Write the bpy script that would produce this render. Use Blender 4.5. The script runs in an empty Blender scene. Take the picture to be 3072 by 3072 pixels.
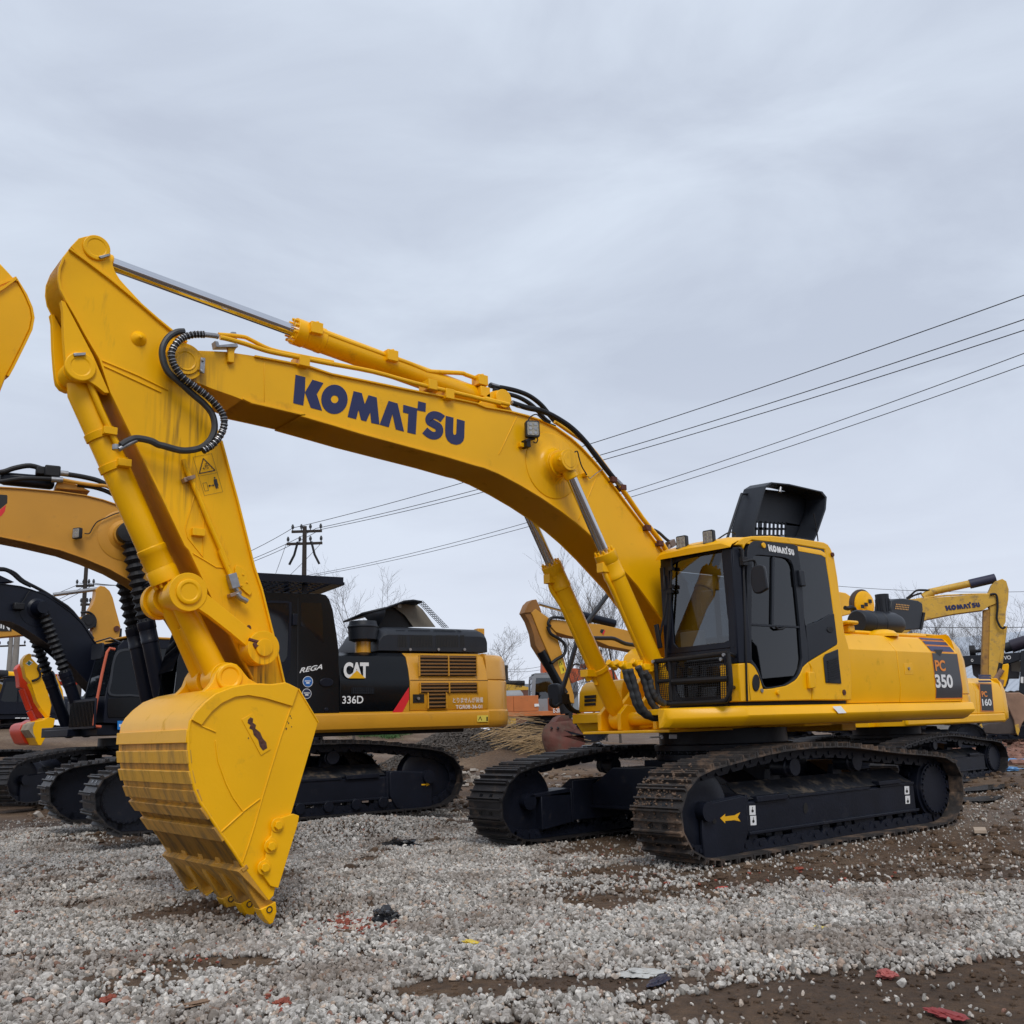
import bpy, bmesh, math, random
import numpy as np
from mathutils import Vector, Matrix, noise
random.seed(7)
R = math.radians
sc = bpy.context.scene
# ------------------------------------------------------------------ camera
CF, CP, CROLL, CYAW = 2957.38, 0.21674, -0.03325, -2.24918
CPOS = Vector((9.348, 7.789, 1.271))
_fw = Vector((math.cos(CP)*math.cos(CYAW), math.cos(CP)*math.sin(CYAW), math.sin(CP)))
_r = Vector((math.sin(CYAW), -math.cos(CYAW), 0)); _u = _r.cross(_fw)
_rr = _r*math.cos(CROLL)+_u*math.sin(CROLL); _uu = -_r*math.sin(CROLL)+_u*math.cos(CROLL)
cam = bpy.data.objects.new('camera', bpy.data.cameras.new('camera'))
sc.collection.objects.link(cam)
cam.matrix_world = Matrix(((_rr.x, _uu.x, -_fw.x, CPOS.x), (_rr.y, _uu.y, -_fw.y, CPOS.y), (_rr.z, _uu.z, -_fw.z, CPOS.z), (0, 0, 0, 1)))
cam.data.sensor_width = 36; cam.data.lens = CF*36/3072
cam.data.clip_start = 0.1; cam.data.clip_end = 3000
sc.camera = cam
# ------------------------------------------------------------------ world: overcast sky
SUN_EL, SUN_AZ = 50, 100
w = bpy.data.worlds.new("World"); sc.world = w; w.use_nodes = True
nt = w.node_tree; nt.nodes.clear()
def N(t, **k):
    n = nt.nodes.new(t)
    for a, b in k.items(): setattr(n, a, b)
    return n
out = N('ShaderNodeOutputWorld'); bg = N('ShaderNodeBackground')
sky = N('ShaderNodeTexSky', sky_type='NISHITA', sun_disc=False, sun_elevation=R(SUN_EL), sun_rotation=R(SUN_AZ))
bg.inputs[1].default_value = 0.108
tc = N('ShaderNodeTexCoord'); mp = N('ShaderNodeMapping'); mp.inputs['Scale'].default_value = (1.2, 1.2, 3.2)
mp.inputs['Rotation'].default_value = (0.2, 0.1, 0.6)
n1 = N('ShaderNodeTexNoise'); n1.inputs['Scale'].default_value = 2.1; n1.inputs['Detail'].default_value = 7; n1.inputs['Roughness'].default_value = .55; n1.inputs['Distortion'].default_value = .5
cr = N('ShaderNodeValToRGB')
cr.color_ramp.elements[0].position = .36; cr.color_ramp.elements[0].color = (4.75, 5.25, 6.25, 1)
cr.color_ramp.elements[1].position = .66; cr.color_ramp.elements[1].color = (6.1, 6.75, 7.75, 1)
sep = N('ShaderNodeSeparateXYZ')
mr = N('ShaderNodeMapRange'); mr.inputs[1].default_value = 0.0; mr.inputs[2].default_value = .35; mr.inputs[3].default_value = 1; mr.inputs[4].default_value = 0
hz = N('ShaderNodeMix', data_type='RGBA'); hz.inputs[7].default_value = (6.6, 6.9, 7.9, 1)
mul = N('ShaderNodeMath', operation='MULTIPLY'); mul.inputs[1].default_value = .75
mx = N('ShaderNodeMix', data_type='RGBA'); mx.inputs[0].default_value = .93
L = nt.links.new
L(tc.outputs['Generated'], mp.inputs[0]); L(mp.outputs[0], n1.inputs['Vector']); L(n1.outputs['Fac'], cr.inputs[0])
L(tc.outputs['Generated'], sep.inputs[0]); L(sep.outputs[2], mr.inputs[0]); L(mr.outputs[0], mul.inputs[0]); L(mul.outputs[0], hz.inputs[0])
L(cr.outputs[0], hz.inputs[6]); L(sky.outputs[0], mx.inputs[6]); L(hz.outputs[2], mx.inputs[7]); L(mx.outputs[2], bg.inputs[0]); L(bg.outputs[0], out.inputs[0])
sun = bpy.data.lights.new('sun', 'SUN'); sun.energy = 1.6; sun.angle = R(25); sun.color = (1, .97, .92)
so = bpy.data.objects.new('sun', sun); sc.collection.objects.link(so)
# light travels from azimuth SUN_AZ (world: camera side, to the left) down
_d = Vector((math.cos(R(SUN_EL))*math.cos(R(60)), math.cos(R(SUN_EL))*math.sin(R(60)), math.sin(R(SUN_EL))))
so.rotation_euler = _d.to_track_quat('Z', 'Y').to_euler()
sc.view_settings.view_transform = 'Standard'; sc.view_settings.look = 'None'; sc.view_settings.exposure = 0.14; sc.view_settings.gamma = 1
sc.render.engine = 'CYCLES'; sc.render.resolution_x = 1024; sc.render.resolution_y = 1024
sc.cycles.max_bounces = 8; sc.cycles.transparent_max_bounces = 12
# ------------------------------------------------------------------ measuring helper: where a sight line meets a real plane of a machine
CR = dict(c1=(100,680,3.864), c2=(500,900,3.864), c3=(900,950,3.22), c4=(1450,1150,3.22), c5=(400,1650,3.864), c6=(450,1200,3.865),
  cb=(300,1900,2.0336), cc=(1900,1400,2.415), cr=(2450,1650,2.7604), ct=(2100,2150,1.9877), cf=(1350,2150,2.2729), cx=(1480,1750,3.7154),
  cat=(750,1700,2.415), cl=(0,1700,2.576), cl2=(0,2150,3.864), c0=(0,600,1.7564), cB=(0,1300,1.7564), P=(0,0,0.62891), S=(0,0,1), ce=(2800,1650,2.9704),
  cg=(2480,1750,3.2635), ch=(0,1650,3.22), ci=(0,1350,2.76), cj=(1500,1950,6.44), ck=(2880,1880,4.109), cm=(0,1950,7.43), cn=(1050,2130,3.22))
class Frame:
    def __init__(s, x=0, y=0, yaw=0, z=0): s.x, s.y, s.yaw, s.z = x, y, yaw, z; s.M = Matrix.Translation((x, y, z)) @ Matrix.Rotation(yaw, 4, 'Z'); s.I = s.M.inverted()
F0 = Frame()
def W(c, x, y, Y=None, X=None, Z=None, F=F0):
    o = CR[c]; px, py = o[0]+x/o[2], o[1]+y/o[2]
    d = _fw+_rr*((px-1536)/CF)-_uu*((py-1536)/CF)
    C = F.I @ CPOS; d = F.I.to_3x3() @ d
    if Y is not None: t = (Y-C.y)/d.y
    elif X is not None: t = (X-C.x)/d.x
    else: t = (Z-C.z)/d.z
    return C+d*t
def WY(c, pts, Y, F=F0): return [((p := W(c, a, b, Y=Y, F=F)).x, p.z) for a, b in pts]
# ------------------------------------------------------------------ mesh helpers
col = sc.collection
def smooth_path(pts, n=6, closed=False):
    pts = [Vector(p) for p in pts]; o = []; k = len(pts)
    rng = range(k if closed else k-1)
    for i in rng:
        p0 = pts[(i-1) % k] if (closed or i > 0) else pts[0]; p1 = pts[i]; p2 = pts[(i+1) % k]; p3 = pts[(i+2) % k] if (closed or i+2 < k) else pts[-1]
        for j in range(n):
            t = j/n
            o.append(0.5*((2*p1)+(p2-p0)*t+(2*p0-5*p1+4*p2-p3)*t*t+(3*p1-p0-3*p2+p3)*t**3))
    if not closed: o.append(pts[-1])
    return o
class MB:
    def __init__(s): s.v, s.f, s.m = [], [], []
    def add(s, v, f, m=0):
        o = len(s.v); s.v += [tuple(a) for a in v]; s.f += [tuple(o+i for i in q) for q in f]; s.m += [m]*len(f); return s
    def box(s, lo, hi, m=0, M=None):
        v = [Vector((x, y, z)) for z in (lo[2], hi[2]) for y in (lo[1], hi[1]) for x in (lo[0], hi[0])]
        if M: v = [M @ a for a in v]
        return s.add(v, [(0,2,3,1),(4,5,7,6),(0,1,5,4),(2,6,7,3),(0,4,6,2),(1,3,7,5)], m)
    def prism(s, poly, a, b, m=0, ax='Y', M=None):
        n = len(poly)
        if ax == 'Y': v = [Vector((x, a, z)) for x, z in poly]+[Vector((x, b, z)) for x, z in poly]
        elif ax == 'Z': v = [Vector((x, y, a)) for x, y in poly]+[Vector((x, y, b)) for x, y in poly]
        else: v = [Vector((a, x, y)) for x, y in poly]+[Vector((b, x, y)) for x, y in poly]
        if M: v = [M @ q for q in v]
        f = [tuple(range(n)), tuple(range(2*n-1, n-1, -1))]+[(i, i+n, (i+1) % n+n, (i+1) % n) for i in range(n)]
        return s.add(v, f, m)
    def ring(s, outer, inner, a, b, m=0, ax='Y', n=64):
        o, i = resamp(outer, n), resamp(inner, n, o_ref=outer)
        def P(p, t): return (p[0], t, p[1]) if ax == 'Y' else ((t, p[0], p[1]) if ax == 'X' else (p[0], p[1], t))
        v = [P(p, a) for p in o]+[P(p, a) for p in i]+[P(p, b) for p in o]+[P(p, b) for p in i]
        f = []
        for k in range(n):
            j = (k+1) % n
            f += [(k, j, n+j, n+k), (2*n+k, 3*n+k, 3*n+j, 2*n+j), (k, 2*n+k, 2*n+j, j), (n+k, n+j, 3*n+j, 3*n+k)]
        return s.add(v, f, m)
    def lathe(s, p, d, prof, n=24, m=0):
        p = Vector(p); d = Vector(d).normalized(); a = d.orthogonal().normalized(); b = d.cross(a)
        v = []
        for t, r in prof:
            for k in range(n):
                an = 2*math.pi*k/n; v.append(p+d*t+(a*math.cos(an)+b*math.sin(an))*r)
        f = []
        for i in range(len(prof)-1):
            for k in range(n): f.append((i*n+k, i*n+(k+1) % n, (i+1)*n+(k+1) % n, (i+1)*n+k))
        f.append(tuple(range(n-1, -1, -1))); f.append(tuple(range((len(prof)-1)*n, len(prof)*n)))
        return s.add(v, f, m)
    def cyl(s, p0, p1, r, r1=None, n=20, m=0):
        p0, p1 = Vector(p0), Vector(p1); return s.lathe(p0, p1-p0, [(0, r), ((p1-p0).length, r if r1 is None else r1)], n, m)
    def tube(s, pts, r, n=10, m=0, sm=0):
        pts = [Vector(p) for p in pts]
        if sm: pts = smooth_path(pts, sm)
        k = len(pts); v = []; ref = None
        for i, p in enumerate(pts):
            t = (pts[min(i+1, k-1)]-pts[max(i-1, 0)]).normalized()
            if ref is None: ref = t.orthogonal().normalized()
            ref = (ref-t*ref.dot(t)).normalized(); b = t.cross(ref)
            rr = r(i/(k-1)) if callable(r) else r
            for q in range(n):
                an = 2*math.pi*q/n; v.append(p+(ref*math.cos(an)+b*math.sin(an))*rr)
        f = [(i*n+q, i*n+(q+1) % n, (i+1)*n+(q+1) % n, (i+1)*n+q) for i in range(k-1) for q in range(n)]
        f += [tuple(range(n-1, -1, -1)), tuple(range((k-1)*n, k*n))]
        return s.add(v, f, m)
    def loft(s, loops, m=0, cap=True):
        n = len(loops[0]); v = [p for l in loops for p in l]
        f = [(i*n+k, i*n+(k+1) % n, (i+1)*n+(k+1) % n, (i+1)*n+k) for i in range(len(loops)-1) for k in range(n)]
        if cap: f += [tuple(range(n-1, -1, -1)), tuple(range((len(loops)-1)*n, len(loops)*n))]
        return s.add(v, f, m)
    def strip(s, path, y0, y1, th, m=0):
        """flange plate following an x,z path, thickness th to the left of it"""
        k = len(path); P = [Vector((a, b)) for a, b in path]; o = []
        for i in range(k):
            t = (P[min(i+1, k-1)]-P[max(i-1, 0)]).normalized(); o.append(P[i]+Vector((-t.y, t.x))*th)
        v = []
        for i in range(k): v += [(P[i].x, y0, P[i].y), (P[i].x, y1, P[i].y), (o[i].x, y1, o[i].y), (o[i].x, y0, o[i].y)]
        f = [(i*4+q, i*4+(q+1) % 4, i*4+4+(q+1) % 4, i*4+4+q) for i in range(k-1) for q in range(4)]+[(3, 2, 1, 0), tuple((k-1)*4+q for q in range(4))]
        return s.add(v, f, m)
    def build(s, name, mats, parent=None, bevel=0, ang=35, label=None):
        me = bpy.data.meshes.new(name); me.from_pydata(s.v, [], s.f)
        if not isinstance(mats, (list, tuple)): mats = [mats]
        for a in mats: me.materials.append(a)
        me.polygons.foreach_set('material_index', s.m)
        bm = bmesh.new(); bm.from_mesh(me); bmesh.ops.recalc_face_normals(bm, faces=bm.faces); bm.to_mesh(me); bm.free()
        me.polygons.foreach_set('use_smooth', [True]*len(me.polygons)); me.set_sharp_from_angle(angle=R(ang)); me.update()
        o = bpy.data.objects.new(name, me); col.objects.link(o)
        if parent is not None: o.parent = parent
        if bevel:
            b = o.modifiers.new('bevel', 'BEVEL'); b.width = bevel; b.segments = 2; b.limit_method = 'ANGLE'; b.angle_limit = R(40); b.harden_normals = False
        if label: o['label'] = label
        return o
def resamp(poly, n, o_ref=None):
    P = [Vector(p) for p in poly]
    cx = sum((p.x for p in P))/len(P); cy = sum((p.y for p in P))/len(P)
    # by angle around the centroid: keeps outer and inner loops in step
    res = []
    for k in range(n):
        an = 2*math.pi*k/n; d = Vector((math.cos(an), math.sin(an))); best = 0
        for i in range(len(P)):
            a, b = P[i]-Vector((cx, cy)), P[(i+1) % len(P)]-Vector((cx, cy)); e = b-a
            den = d.x*e.y-d.y*e.x
            if abs(den) < 1e-12: continue
            t = (a.x*e.y-a.y*e.x)/den; u = (a.x*d.y-a.y*d.x)/den
            if t > 0 and -1e-6 <= u <= 1+1e-6 and t > best: best = t
        res.append((cx+d.x*best, cy+d.y*best))
    return res
def rrect(x0, x1, y0, y1, r, n=5):
    o = []
    for cx, cy, a in ((x1-r, y1-r, 0), (x0+r, y1-r, 90), (x0+r, y0+r, 180), (x1-r, y0+r, 270)):
        for k in range(n+1): an = R(a+90*k/n); o.append((cx+r*math.cos(an), cy+r*math.sin(an)))
    return o
def circ(x, y, r, n=24, ry=None): return [(x+r*math.cos(2*math.pi*k/n), y+(ry or r)*math.sin(2*math.pi*k/n)) for k in range(n)]
def thing(name, label, cat, F=F0, group=None):
    o = bpy.data.objects.new(name, None); col.objects.link(o); o.matrix_world = F.M; o['label'] = label; o['category'] = cat
    if group: o['group'] = group
    return o
def tag(o, label, cat=None, group=None, kind=None):
    if label: o['label'] = label
    if cat: o['category'] = cat
    if group: o['group'] = group
    if kind: o['kind'] = kind
    return o
# ------------------------------------------------------------------ materials
def mat(name, c, rough=.5, metal=0, coat=0, var=.12, vscale=3, grime=0, gcol=(.12, .075, .04), gscale=6, bump=0, bscale=40, spec=.5, gdir=None):
    m = bpy.data.materials.new(name); m.use_nodes = True; t = m.node_tree; b = t.nodes['Principled BSDF']
    b.inputs['Roughness'].default_value = rough; b.inputs['Metallic'].default_value = metal; b.inputs['Coat Weight'].default_value = coat; b.inputs['Coat Roughness'].default_value = .12
    b.inputs['Specular IOR Level'].default_value = spec
    tc = t.nodes.new('ShaderNodeTexCoord'); ns = t.nodes.new('ShaderNodeTexNoise'); ns.inputs['Scale'].default_value = vscale; ns.inputs['Detail'].default_value = 4
    t.links.new(tc.outputs['Object'], ns.inputs['Vector'])
    mr = t.nodes.new('ShaderNodeMapRange'); mr.inputs[1].default_value = .3; mr.inputs[2].default_value = .7; mr.inputs[3].default_value = 1-var; mr.inputs[4].default_value = 1+var*.6
    mm = t.nodes.new('ShaderNodeMix'); mm.data_type = 'RGBA'; mm.blend_type = 'MULTIPLY'; mm.inputs[0].default_value = 1; mm.inputs[6].default_value = (*c, 1)
    t.links.new(ns.outputs['Fac'], mr.inputs[0]); t.links.new(mr.outputs[0], mm.inputs[7]); last = mm.outputs[2]
    if grime:
        mp = t.nodes.new('ShaderNodeMapping'); mp.inputs['Scale'].default_value = gdir or (1, 1, 1); t.links.new(tc.outputs['Object'], mp.inputs[0])
        g = t.nodes.new('ShaderNodeTexNoise'); g.inputs['Scale'].default_value = gscale; g.inputs['Detail'].default_value = 8; g.inputs['Roughness'].default_value = .65
        t.links.new(mp.outputs[0], g.inputs['Vector'])
        r2 = t.nodes.new('ShaderNodeMapRange'); r2.inputs[1].default_value = .62-grime*.3; r2.inputs[2].default_value = .74-grime*.14; r2.inputs[4].default_value = min(1, .35+grime)
        g2 = t.nodes.new('ShaderNodeMix'); g2.data_type = 'RGBA'; g2.inputs[7].default_value = (*gcol, 1)
        t.links.new(g.outputs['Fac'], r2.inputs[0]); t.links.new(r2.outputs[0], g2.inputs[0]); t.links.new(last, g2.inputs[6]); last = g2.outputs[2]
        r3 = t.nodes.new('ShaderNodeMapRange'); r3.inputs[3].default_value = rough; r3.inputs[4].default_value = .9
        t.links.new(r2.outputs[0], r3.inputs[0]); t.links.new(r3.outputs[0], b.inputs['Roughness'])
    t.links.new(last, b.inputs['Base Color'])
    if bump:
        bn = t.nodes.new('ShaderNodeTexNoise'); bn.inputs['Scale'].default_value = bscale; bn.inputs['Detail'].default_value = 4; t.links.new(tc.outputs['Object'], bn.inputs['Vector'])
        bp = t.nodes.new('ShaderNodeBump'); bp.inputs['Strength'].default_value = bump; bp.inputs['Distance'].default_value = .01
        t.links.new(bn.outputs['Fac'], bp.inputs['Height']); t.links.new(bp.outputs[0], b.inputs['Normal'])
    return m
YC = (.88, .447, .001)
M = {}
M['yel'] = mat('yellow_paint', YC, .34, coat=.05, spec=.3, var=.10, vscale=1.1, bump=.08, bscale=45, grime=.07, gcol=(.40, .20, .015), gscale=5)
M['yelarm'] = mat('yellow_paint_streaked', YC, .38, coat=.04, spec=.22, var=.12, vscale=1.3, bump=.08, bscale=45, grime=.07, gcol=(.40, .21, .02), gscale=8, gdir=(1, 1, .2))
M['yelworn'] = mat('yellow_paint_scraped', (.74, .38, .02), .42, coat=.08, var=.1, bump=.2, bscale=60, grime=.36, gcol=(.26, .15, .04), gscale=4.5, gdir=(1, 1.6, .3))
M['yelworn2'] = mat('yellow_paint_worn_through', (.62, .30, .02), .5, coat=.04, var=.15, bump=.3, bscale=60, grime=.55, gcol=(.24, .145, .055), gscale=5, gdir=(1, 1.9, .3))
M['dirtyel'] = mat('yellow_paint_dirty', (.62, .36, .04), .5, var=.15, bump=.2, grime=.4, gcol=(.2, .14, .08), gscale=6)
M['cat'] = mat('orange_yellow_paint', (.60, .285, .02), .33, coat=.2, var=.06, bump=.04, grime=.03, gcol=(.3, .15, .02))
M['catboom'] = mat('orange_yellow_matt_paint', (.54, .25, .02), .45, var=.06, grime=.05, gcol=(.3, .15, .03))
M['navy'] = mat('blue_black_paint', (.005, .007, .015), .36, var=.2, bump=.08, spec=.27)
M['black'] = mat('black_gloss_paint', (.004, .005, .007), .22, coat=.06, spec=.25, var=.1)
M['plastic'] = mat('dark_grey_plastic', (.014, .017, .024), .48, spec=.35, var=.1, bump=.05, bscale=120)
M['rubber'] = mat('black_rubber', (.009, .009, .011), .55, spec=.35, var=.2, bump=.1)
M['hose'] = mat('grey_black_hose', (.035, .037, .04), .5, var=.3, vscale=20)
M['chrome'] = mat('chromed_rod', (.62, .63, .66), .09, metal=1, var=.05)
M['steel'] = mat('bare_steel', (.33, .33, .34), .38, metal=.8, var=.2, vscale=20)
M['shoe'] = mat('track_steel', (.022, .020, .021), .46, metal=.2, var=.3, vscale=8, bump=.3, bscale=30, grime=.22, gcol=(.16, .11, .075), gscale=5)
M['shoemud'] = mat('track_steel_muddy', (.036, .031, .029), .6, metal=.15, var=.3, vscale=8, bump=.6, bscale=25, grime=.42, gcol=(.22, .14, .09), gscale=4.5)
M['frame'] = mat('undercarriage_paint', (.007, .009, .017), .42, var=.3, bump=.12, spec=.3, grime=.04, gcol=(.05, .042, .036), gscale=6)
M['framemud'] = mat('undercarriage_mud', (.014, .016, .022), .6, var=.3, bump=.5, bscale=20, grime=.36, gcol=(.16, .12, .08), gscale=7)
M['rust'] = mat('rust', (.10, .03, .018), .8, var=.4, vscale=30, bump=.6)
M['rustpatch'] = mat('rusty_steel', (.085, .03, .02), .75, var=.4, vscale=25, bump=.8, bscale=50)
M['decalnavy'] = mat('navy_vinyl', (.010, .016, .085), .4, var=.03)
M['decalblack'] = mat('black_vinyl', (.01, .01, .01), .4, var=.03)
M['decalgrey'] = mat('dark_grey_vinyl', (.05, .052, .06), .35, var=.05)
M['white'] = mat('white_vinyl', (.75, .75, .75), .4, var=.04)
M['orange'] = mat('orange_vinyl', (.8, .25, .02), .4, var=.03)
M['lamp'] = mat('lamp_lens', (.32, .30, .25), .15, var=.4, vscale=60)
M['red'] = mat('red_paint', (.62, .045, .015), .4, var=.08)
M['redvinyl'] = mat('red_vinyl', (.65, .02, .03), .35, var=.03)
M['hit'] = mat('orange_red_paint', (.55, .10, .025), .45, var=.12, grime=.15)
M['e200'] = mat('faded_orange_paint', (.50, .15, .04), .5, var=.12, grime=.2)
M['grey'] = mat('grey_paint', (.22, .24, .26), .5, var=.1, grime=.1)
M['interior'] = mat('cab_interior', (.10, .10, .11), .7, var=.1)
M['lightgrey'] = mat('light_panel', (.5, .5, .5), .7, var=.05)
M['concrete'] = mat('pole_concrete', (.22, .2, .18), .85, var=.15, bump=.2)
M['wood'] = mat('pole_dark', (.035, .027, .022), .85, var=.2, bump=.3)
M['bark'] = mat('bark', (.085, .07, .06), .9, var=.3)
M['wire'] = mat('wire', (.02, .02, .022), .6, var=.05)
def stain(m, c, size, k=.8, colr=(.10, .06, .02), ns=26):
    """grease runs below a pin: vertical streaks inside a soft box round c"""
    t = m.node_tree; b = t.nodes['Principled BSDF']; src = b.inputs['Base Color'].links[0].from_socket; tc = t.nodes.new('ShaderNodeTexCoord')
    mp = t.nodes.new('ShaderNodeMapping'); mp.vector_type = 'TEXTURE'; mp.inputs['Location'].default_value = c; mp.inputs['Scale'].default_value = size; t.links.new(tc.outputs['Object'], mp.inputs[0])
    ln = t.nodes.new('ShaderNodeVectorMath'); ln.operation = 'LENGTH'; t.links.new(mp.outputs[0], ln.inputs[0])
    r = t.nodes.new('ShaderNodeMapRange'); r.inputs[1].default_value = 1; r.inputs[2].default_value = .25; t.links.new(ln.outputs['Value'], r.inputs[0])
    m2 = t.nodes.new('ShaderNodeMapping'); m2.inputs['Scale'].default_value = (1, 1, .07); t.links.new(tc.outputs['Object'], m2.inputs[0]); n = t.nodes.new('ShaderNodeTexNoise'); n.inputs['Scale'].default_value = ns; n.inputs['Detail'].default_value = 5; t.links.new(m2.outputs[0], n.inputs['Vector'])
    r2 = t.nodes.new('ShaderNodeMapRange'); r2.inputs[1].default_value = .46; r2.inputs[2].default_value = .68; r2.inputs[4].default_value = k; t.links.new(n.outputs['Fac'], r2.inputs[0])
    mu = t.nodes.new('ShaderNodeMath'); mu.operation = 'MULTIPLY'; t.links.new(r.outputs[0], mu.inputs[0]); t.links.new(r2.outputs[0], mu.inputs[1])
    x = t.nodes.new('ShaderNodeMix'); x.data_type = 'RGBA'; x.inputs[7].default_value = (*colr, 1); t.links.new(mu.outputs[0], x.inputs[0]); t.links.new(src, x.inputs[6]); t.links.new(x.outputs[2], b.inputs['Base Color'])
stain(M['yelarm'], (6.55, .2, 3.62), (.42, .6, .75)); stain(M['yelarm'], (5.93, .3, 1.72), (.25, .5, .3), .9, (.06, .04, .015), 34); stain(M['yel'], (6.6, .3, 4.1), (.35, .4, .4), .8, (.16, .08, .02)); stain(M['yel'], (2.6, .3, 3.9), (.3, .5, .4), .4)
def glassm(name, tint, k=.7, base=.06):
    """thin pane: see-through tint plus a mirror sheen that grows towards grazing angles"""
    m = bpy.data.materials.new(name); m.use_nodes = True; t = m.node_tree; t.nodes.clear()
    o = t.nodes.new('ShaderNodeOutputMaterial'); mx = t.nodes.new('ShaderNodeMixShader'); tr = t.nodes.new('ShaderNodeBsdfTransparent'); gl = t.nodes.new('ShaderNodeBsdfGlossy'); lw = t.nodes.new('ShaderNodeLayerWeight')
    tr.inputs[0].default_value = (*tint, 1); gl.inputs['Roughness'].default_value = .015; gl.inputs[0].default_value = (.95, .97, 1, 1); lw.inputs[0].default_value = .5
    pw = t.nodes.new('ShaderNodeMath'); pw.operation = 'POWER'; pw.inputs[1].default_value = 3
    ma = t.nodes.new('ShaderNodeMath'); ma.operation = 'MULTIPLY_ADD'; ma.inputs[1].default_value = k; ma.inputs[2].default_value = base
    t.links.new(lw.outputs['Facing'], pw.inputs[0]); t.links.new(pw.outputs[0], ma.inputs[0]); t.links.new(ma.outputs[0], mx.inputs[0]); t.links.new(tr.outputs[0], mx.inputs[1]); t.links.new(gl.outputs[0], mx.inputs[2]); t.links.new(mx.outputs[0], o.inputs[0])
    return m
M['glass'] = glassm('windscreen_glass', (.27, .30, .32), .6, .09)
M['dglass'] = glassm('tinted_glass', (.04, .045, .05), .55, .035)
# ------------------------------------------------------------------ lettering
BK = {  # block letters traced as strokes in a unit em, x right, y up
}
def text_mesh(s, size=1, bold=0, sx=1, shear=0, sp=1):
    cu = bpy.data.curves.new('txt', 'FONT'); cu.body = s; cu.size = size; cu.offset = bold; cu.shear = shear; cu.space_character = sp; cu.align_x = 'LEFT'
    o = bpy.data.objects.new('txt', cu); col.objects.link(o); dg = bpy.context.evaluated_depsgraph_get(); me = bpy.data.meshes.new_from_object(o.evaluated_get(dg))
    v = [Vector((p.co.x*sx, p.co.y)) for p in me.vertices]; f = [tuple(p.vertices) for p in me.polygons]
    bpy.data.objects.remove(o); bpy.data.curves.remove(cu); bpy.data.meshes.remove(me)
    return v, f
def put_text(name, s, m, parent, o, ux, uy, height, width=None, bold=0, shear=0, off=.003, sp=1):
    """lettering as a thin raised film: o = lower left corner, ux/uy = directions along and up"""
    v, f = text_mesh(s, 1, bold, 1, shear, sp)
    if not v: return None
    x0 = min(p.x for p in v); x1 = max(p.x for p in v); y0 = min(p.y for p in v); y1 = max(p.y for p in v)
    ux = Vector(ux).normalized(); uy = Vector(uy).normalized(); n = ux.cross(uy); o = Vector(o)
    sy = height/(y1-y0); sx = (width/(x1-x0)) if width else sy
    b = MB(); b.add([o+ux*((p.x-x0)*sx)+uy*((p.y-y0)*sy)+n*off for p in v], f)
    return b.build(name, m, parent)
def film(b, pts3, m=0): b.add(pts3, [tuple(range(len(pts3)))], m)
# ------------------------------------------------------------------ running gear (used by every excavator)
def path_sample(path, step_n):
    P = [Vector(p) for p in path]; n = len(P); seg = [(P[(i+1) % n]-P[i]).length for i in range(n)]; tot = sum(seg); st = tot/step_n; res = []; i = 0; acc = 0
    for k in range(step_n):
        d = k*st
        while acc+seg[i] < d: acc += seg[i]; i += 1
        t = (d-acc)/seg[i]; p = P[i].lerp(P[(i+1) % n], t)
        res.append(p)
    return res, st
TRK = [(1.6,0),(0,0),(-1.9,.0),(-2.12,.035),(-2.30,.14),(-2.42,.29),(-2.46,.47),(-2.40,.66),(-2.22,.80),(-1.84,.86),(-1.13,.92),(-.48,.99),(0,1.03),(.72,1.035),(1.27,1.0),(1.78,.94),(2.20,.88),(2.42,.78),(2.55,.63),(2.61,.45),(2.56,.26),(2.44,.11),(2.25,.03),(2.0,0)]
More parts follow.
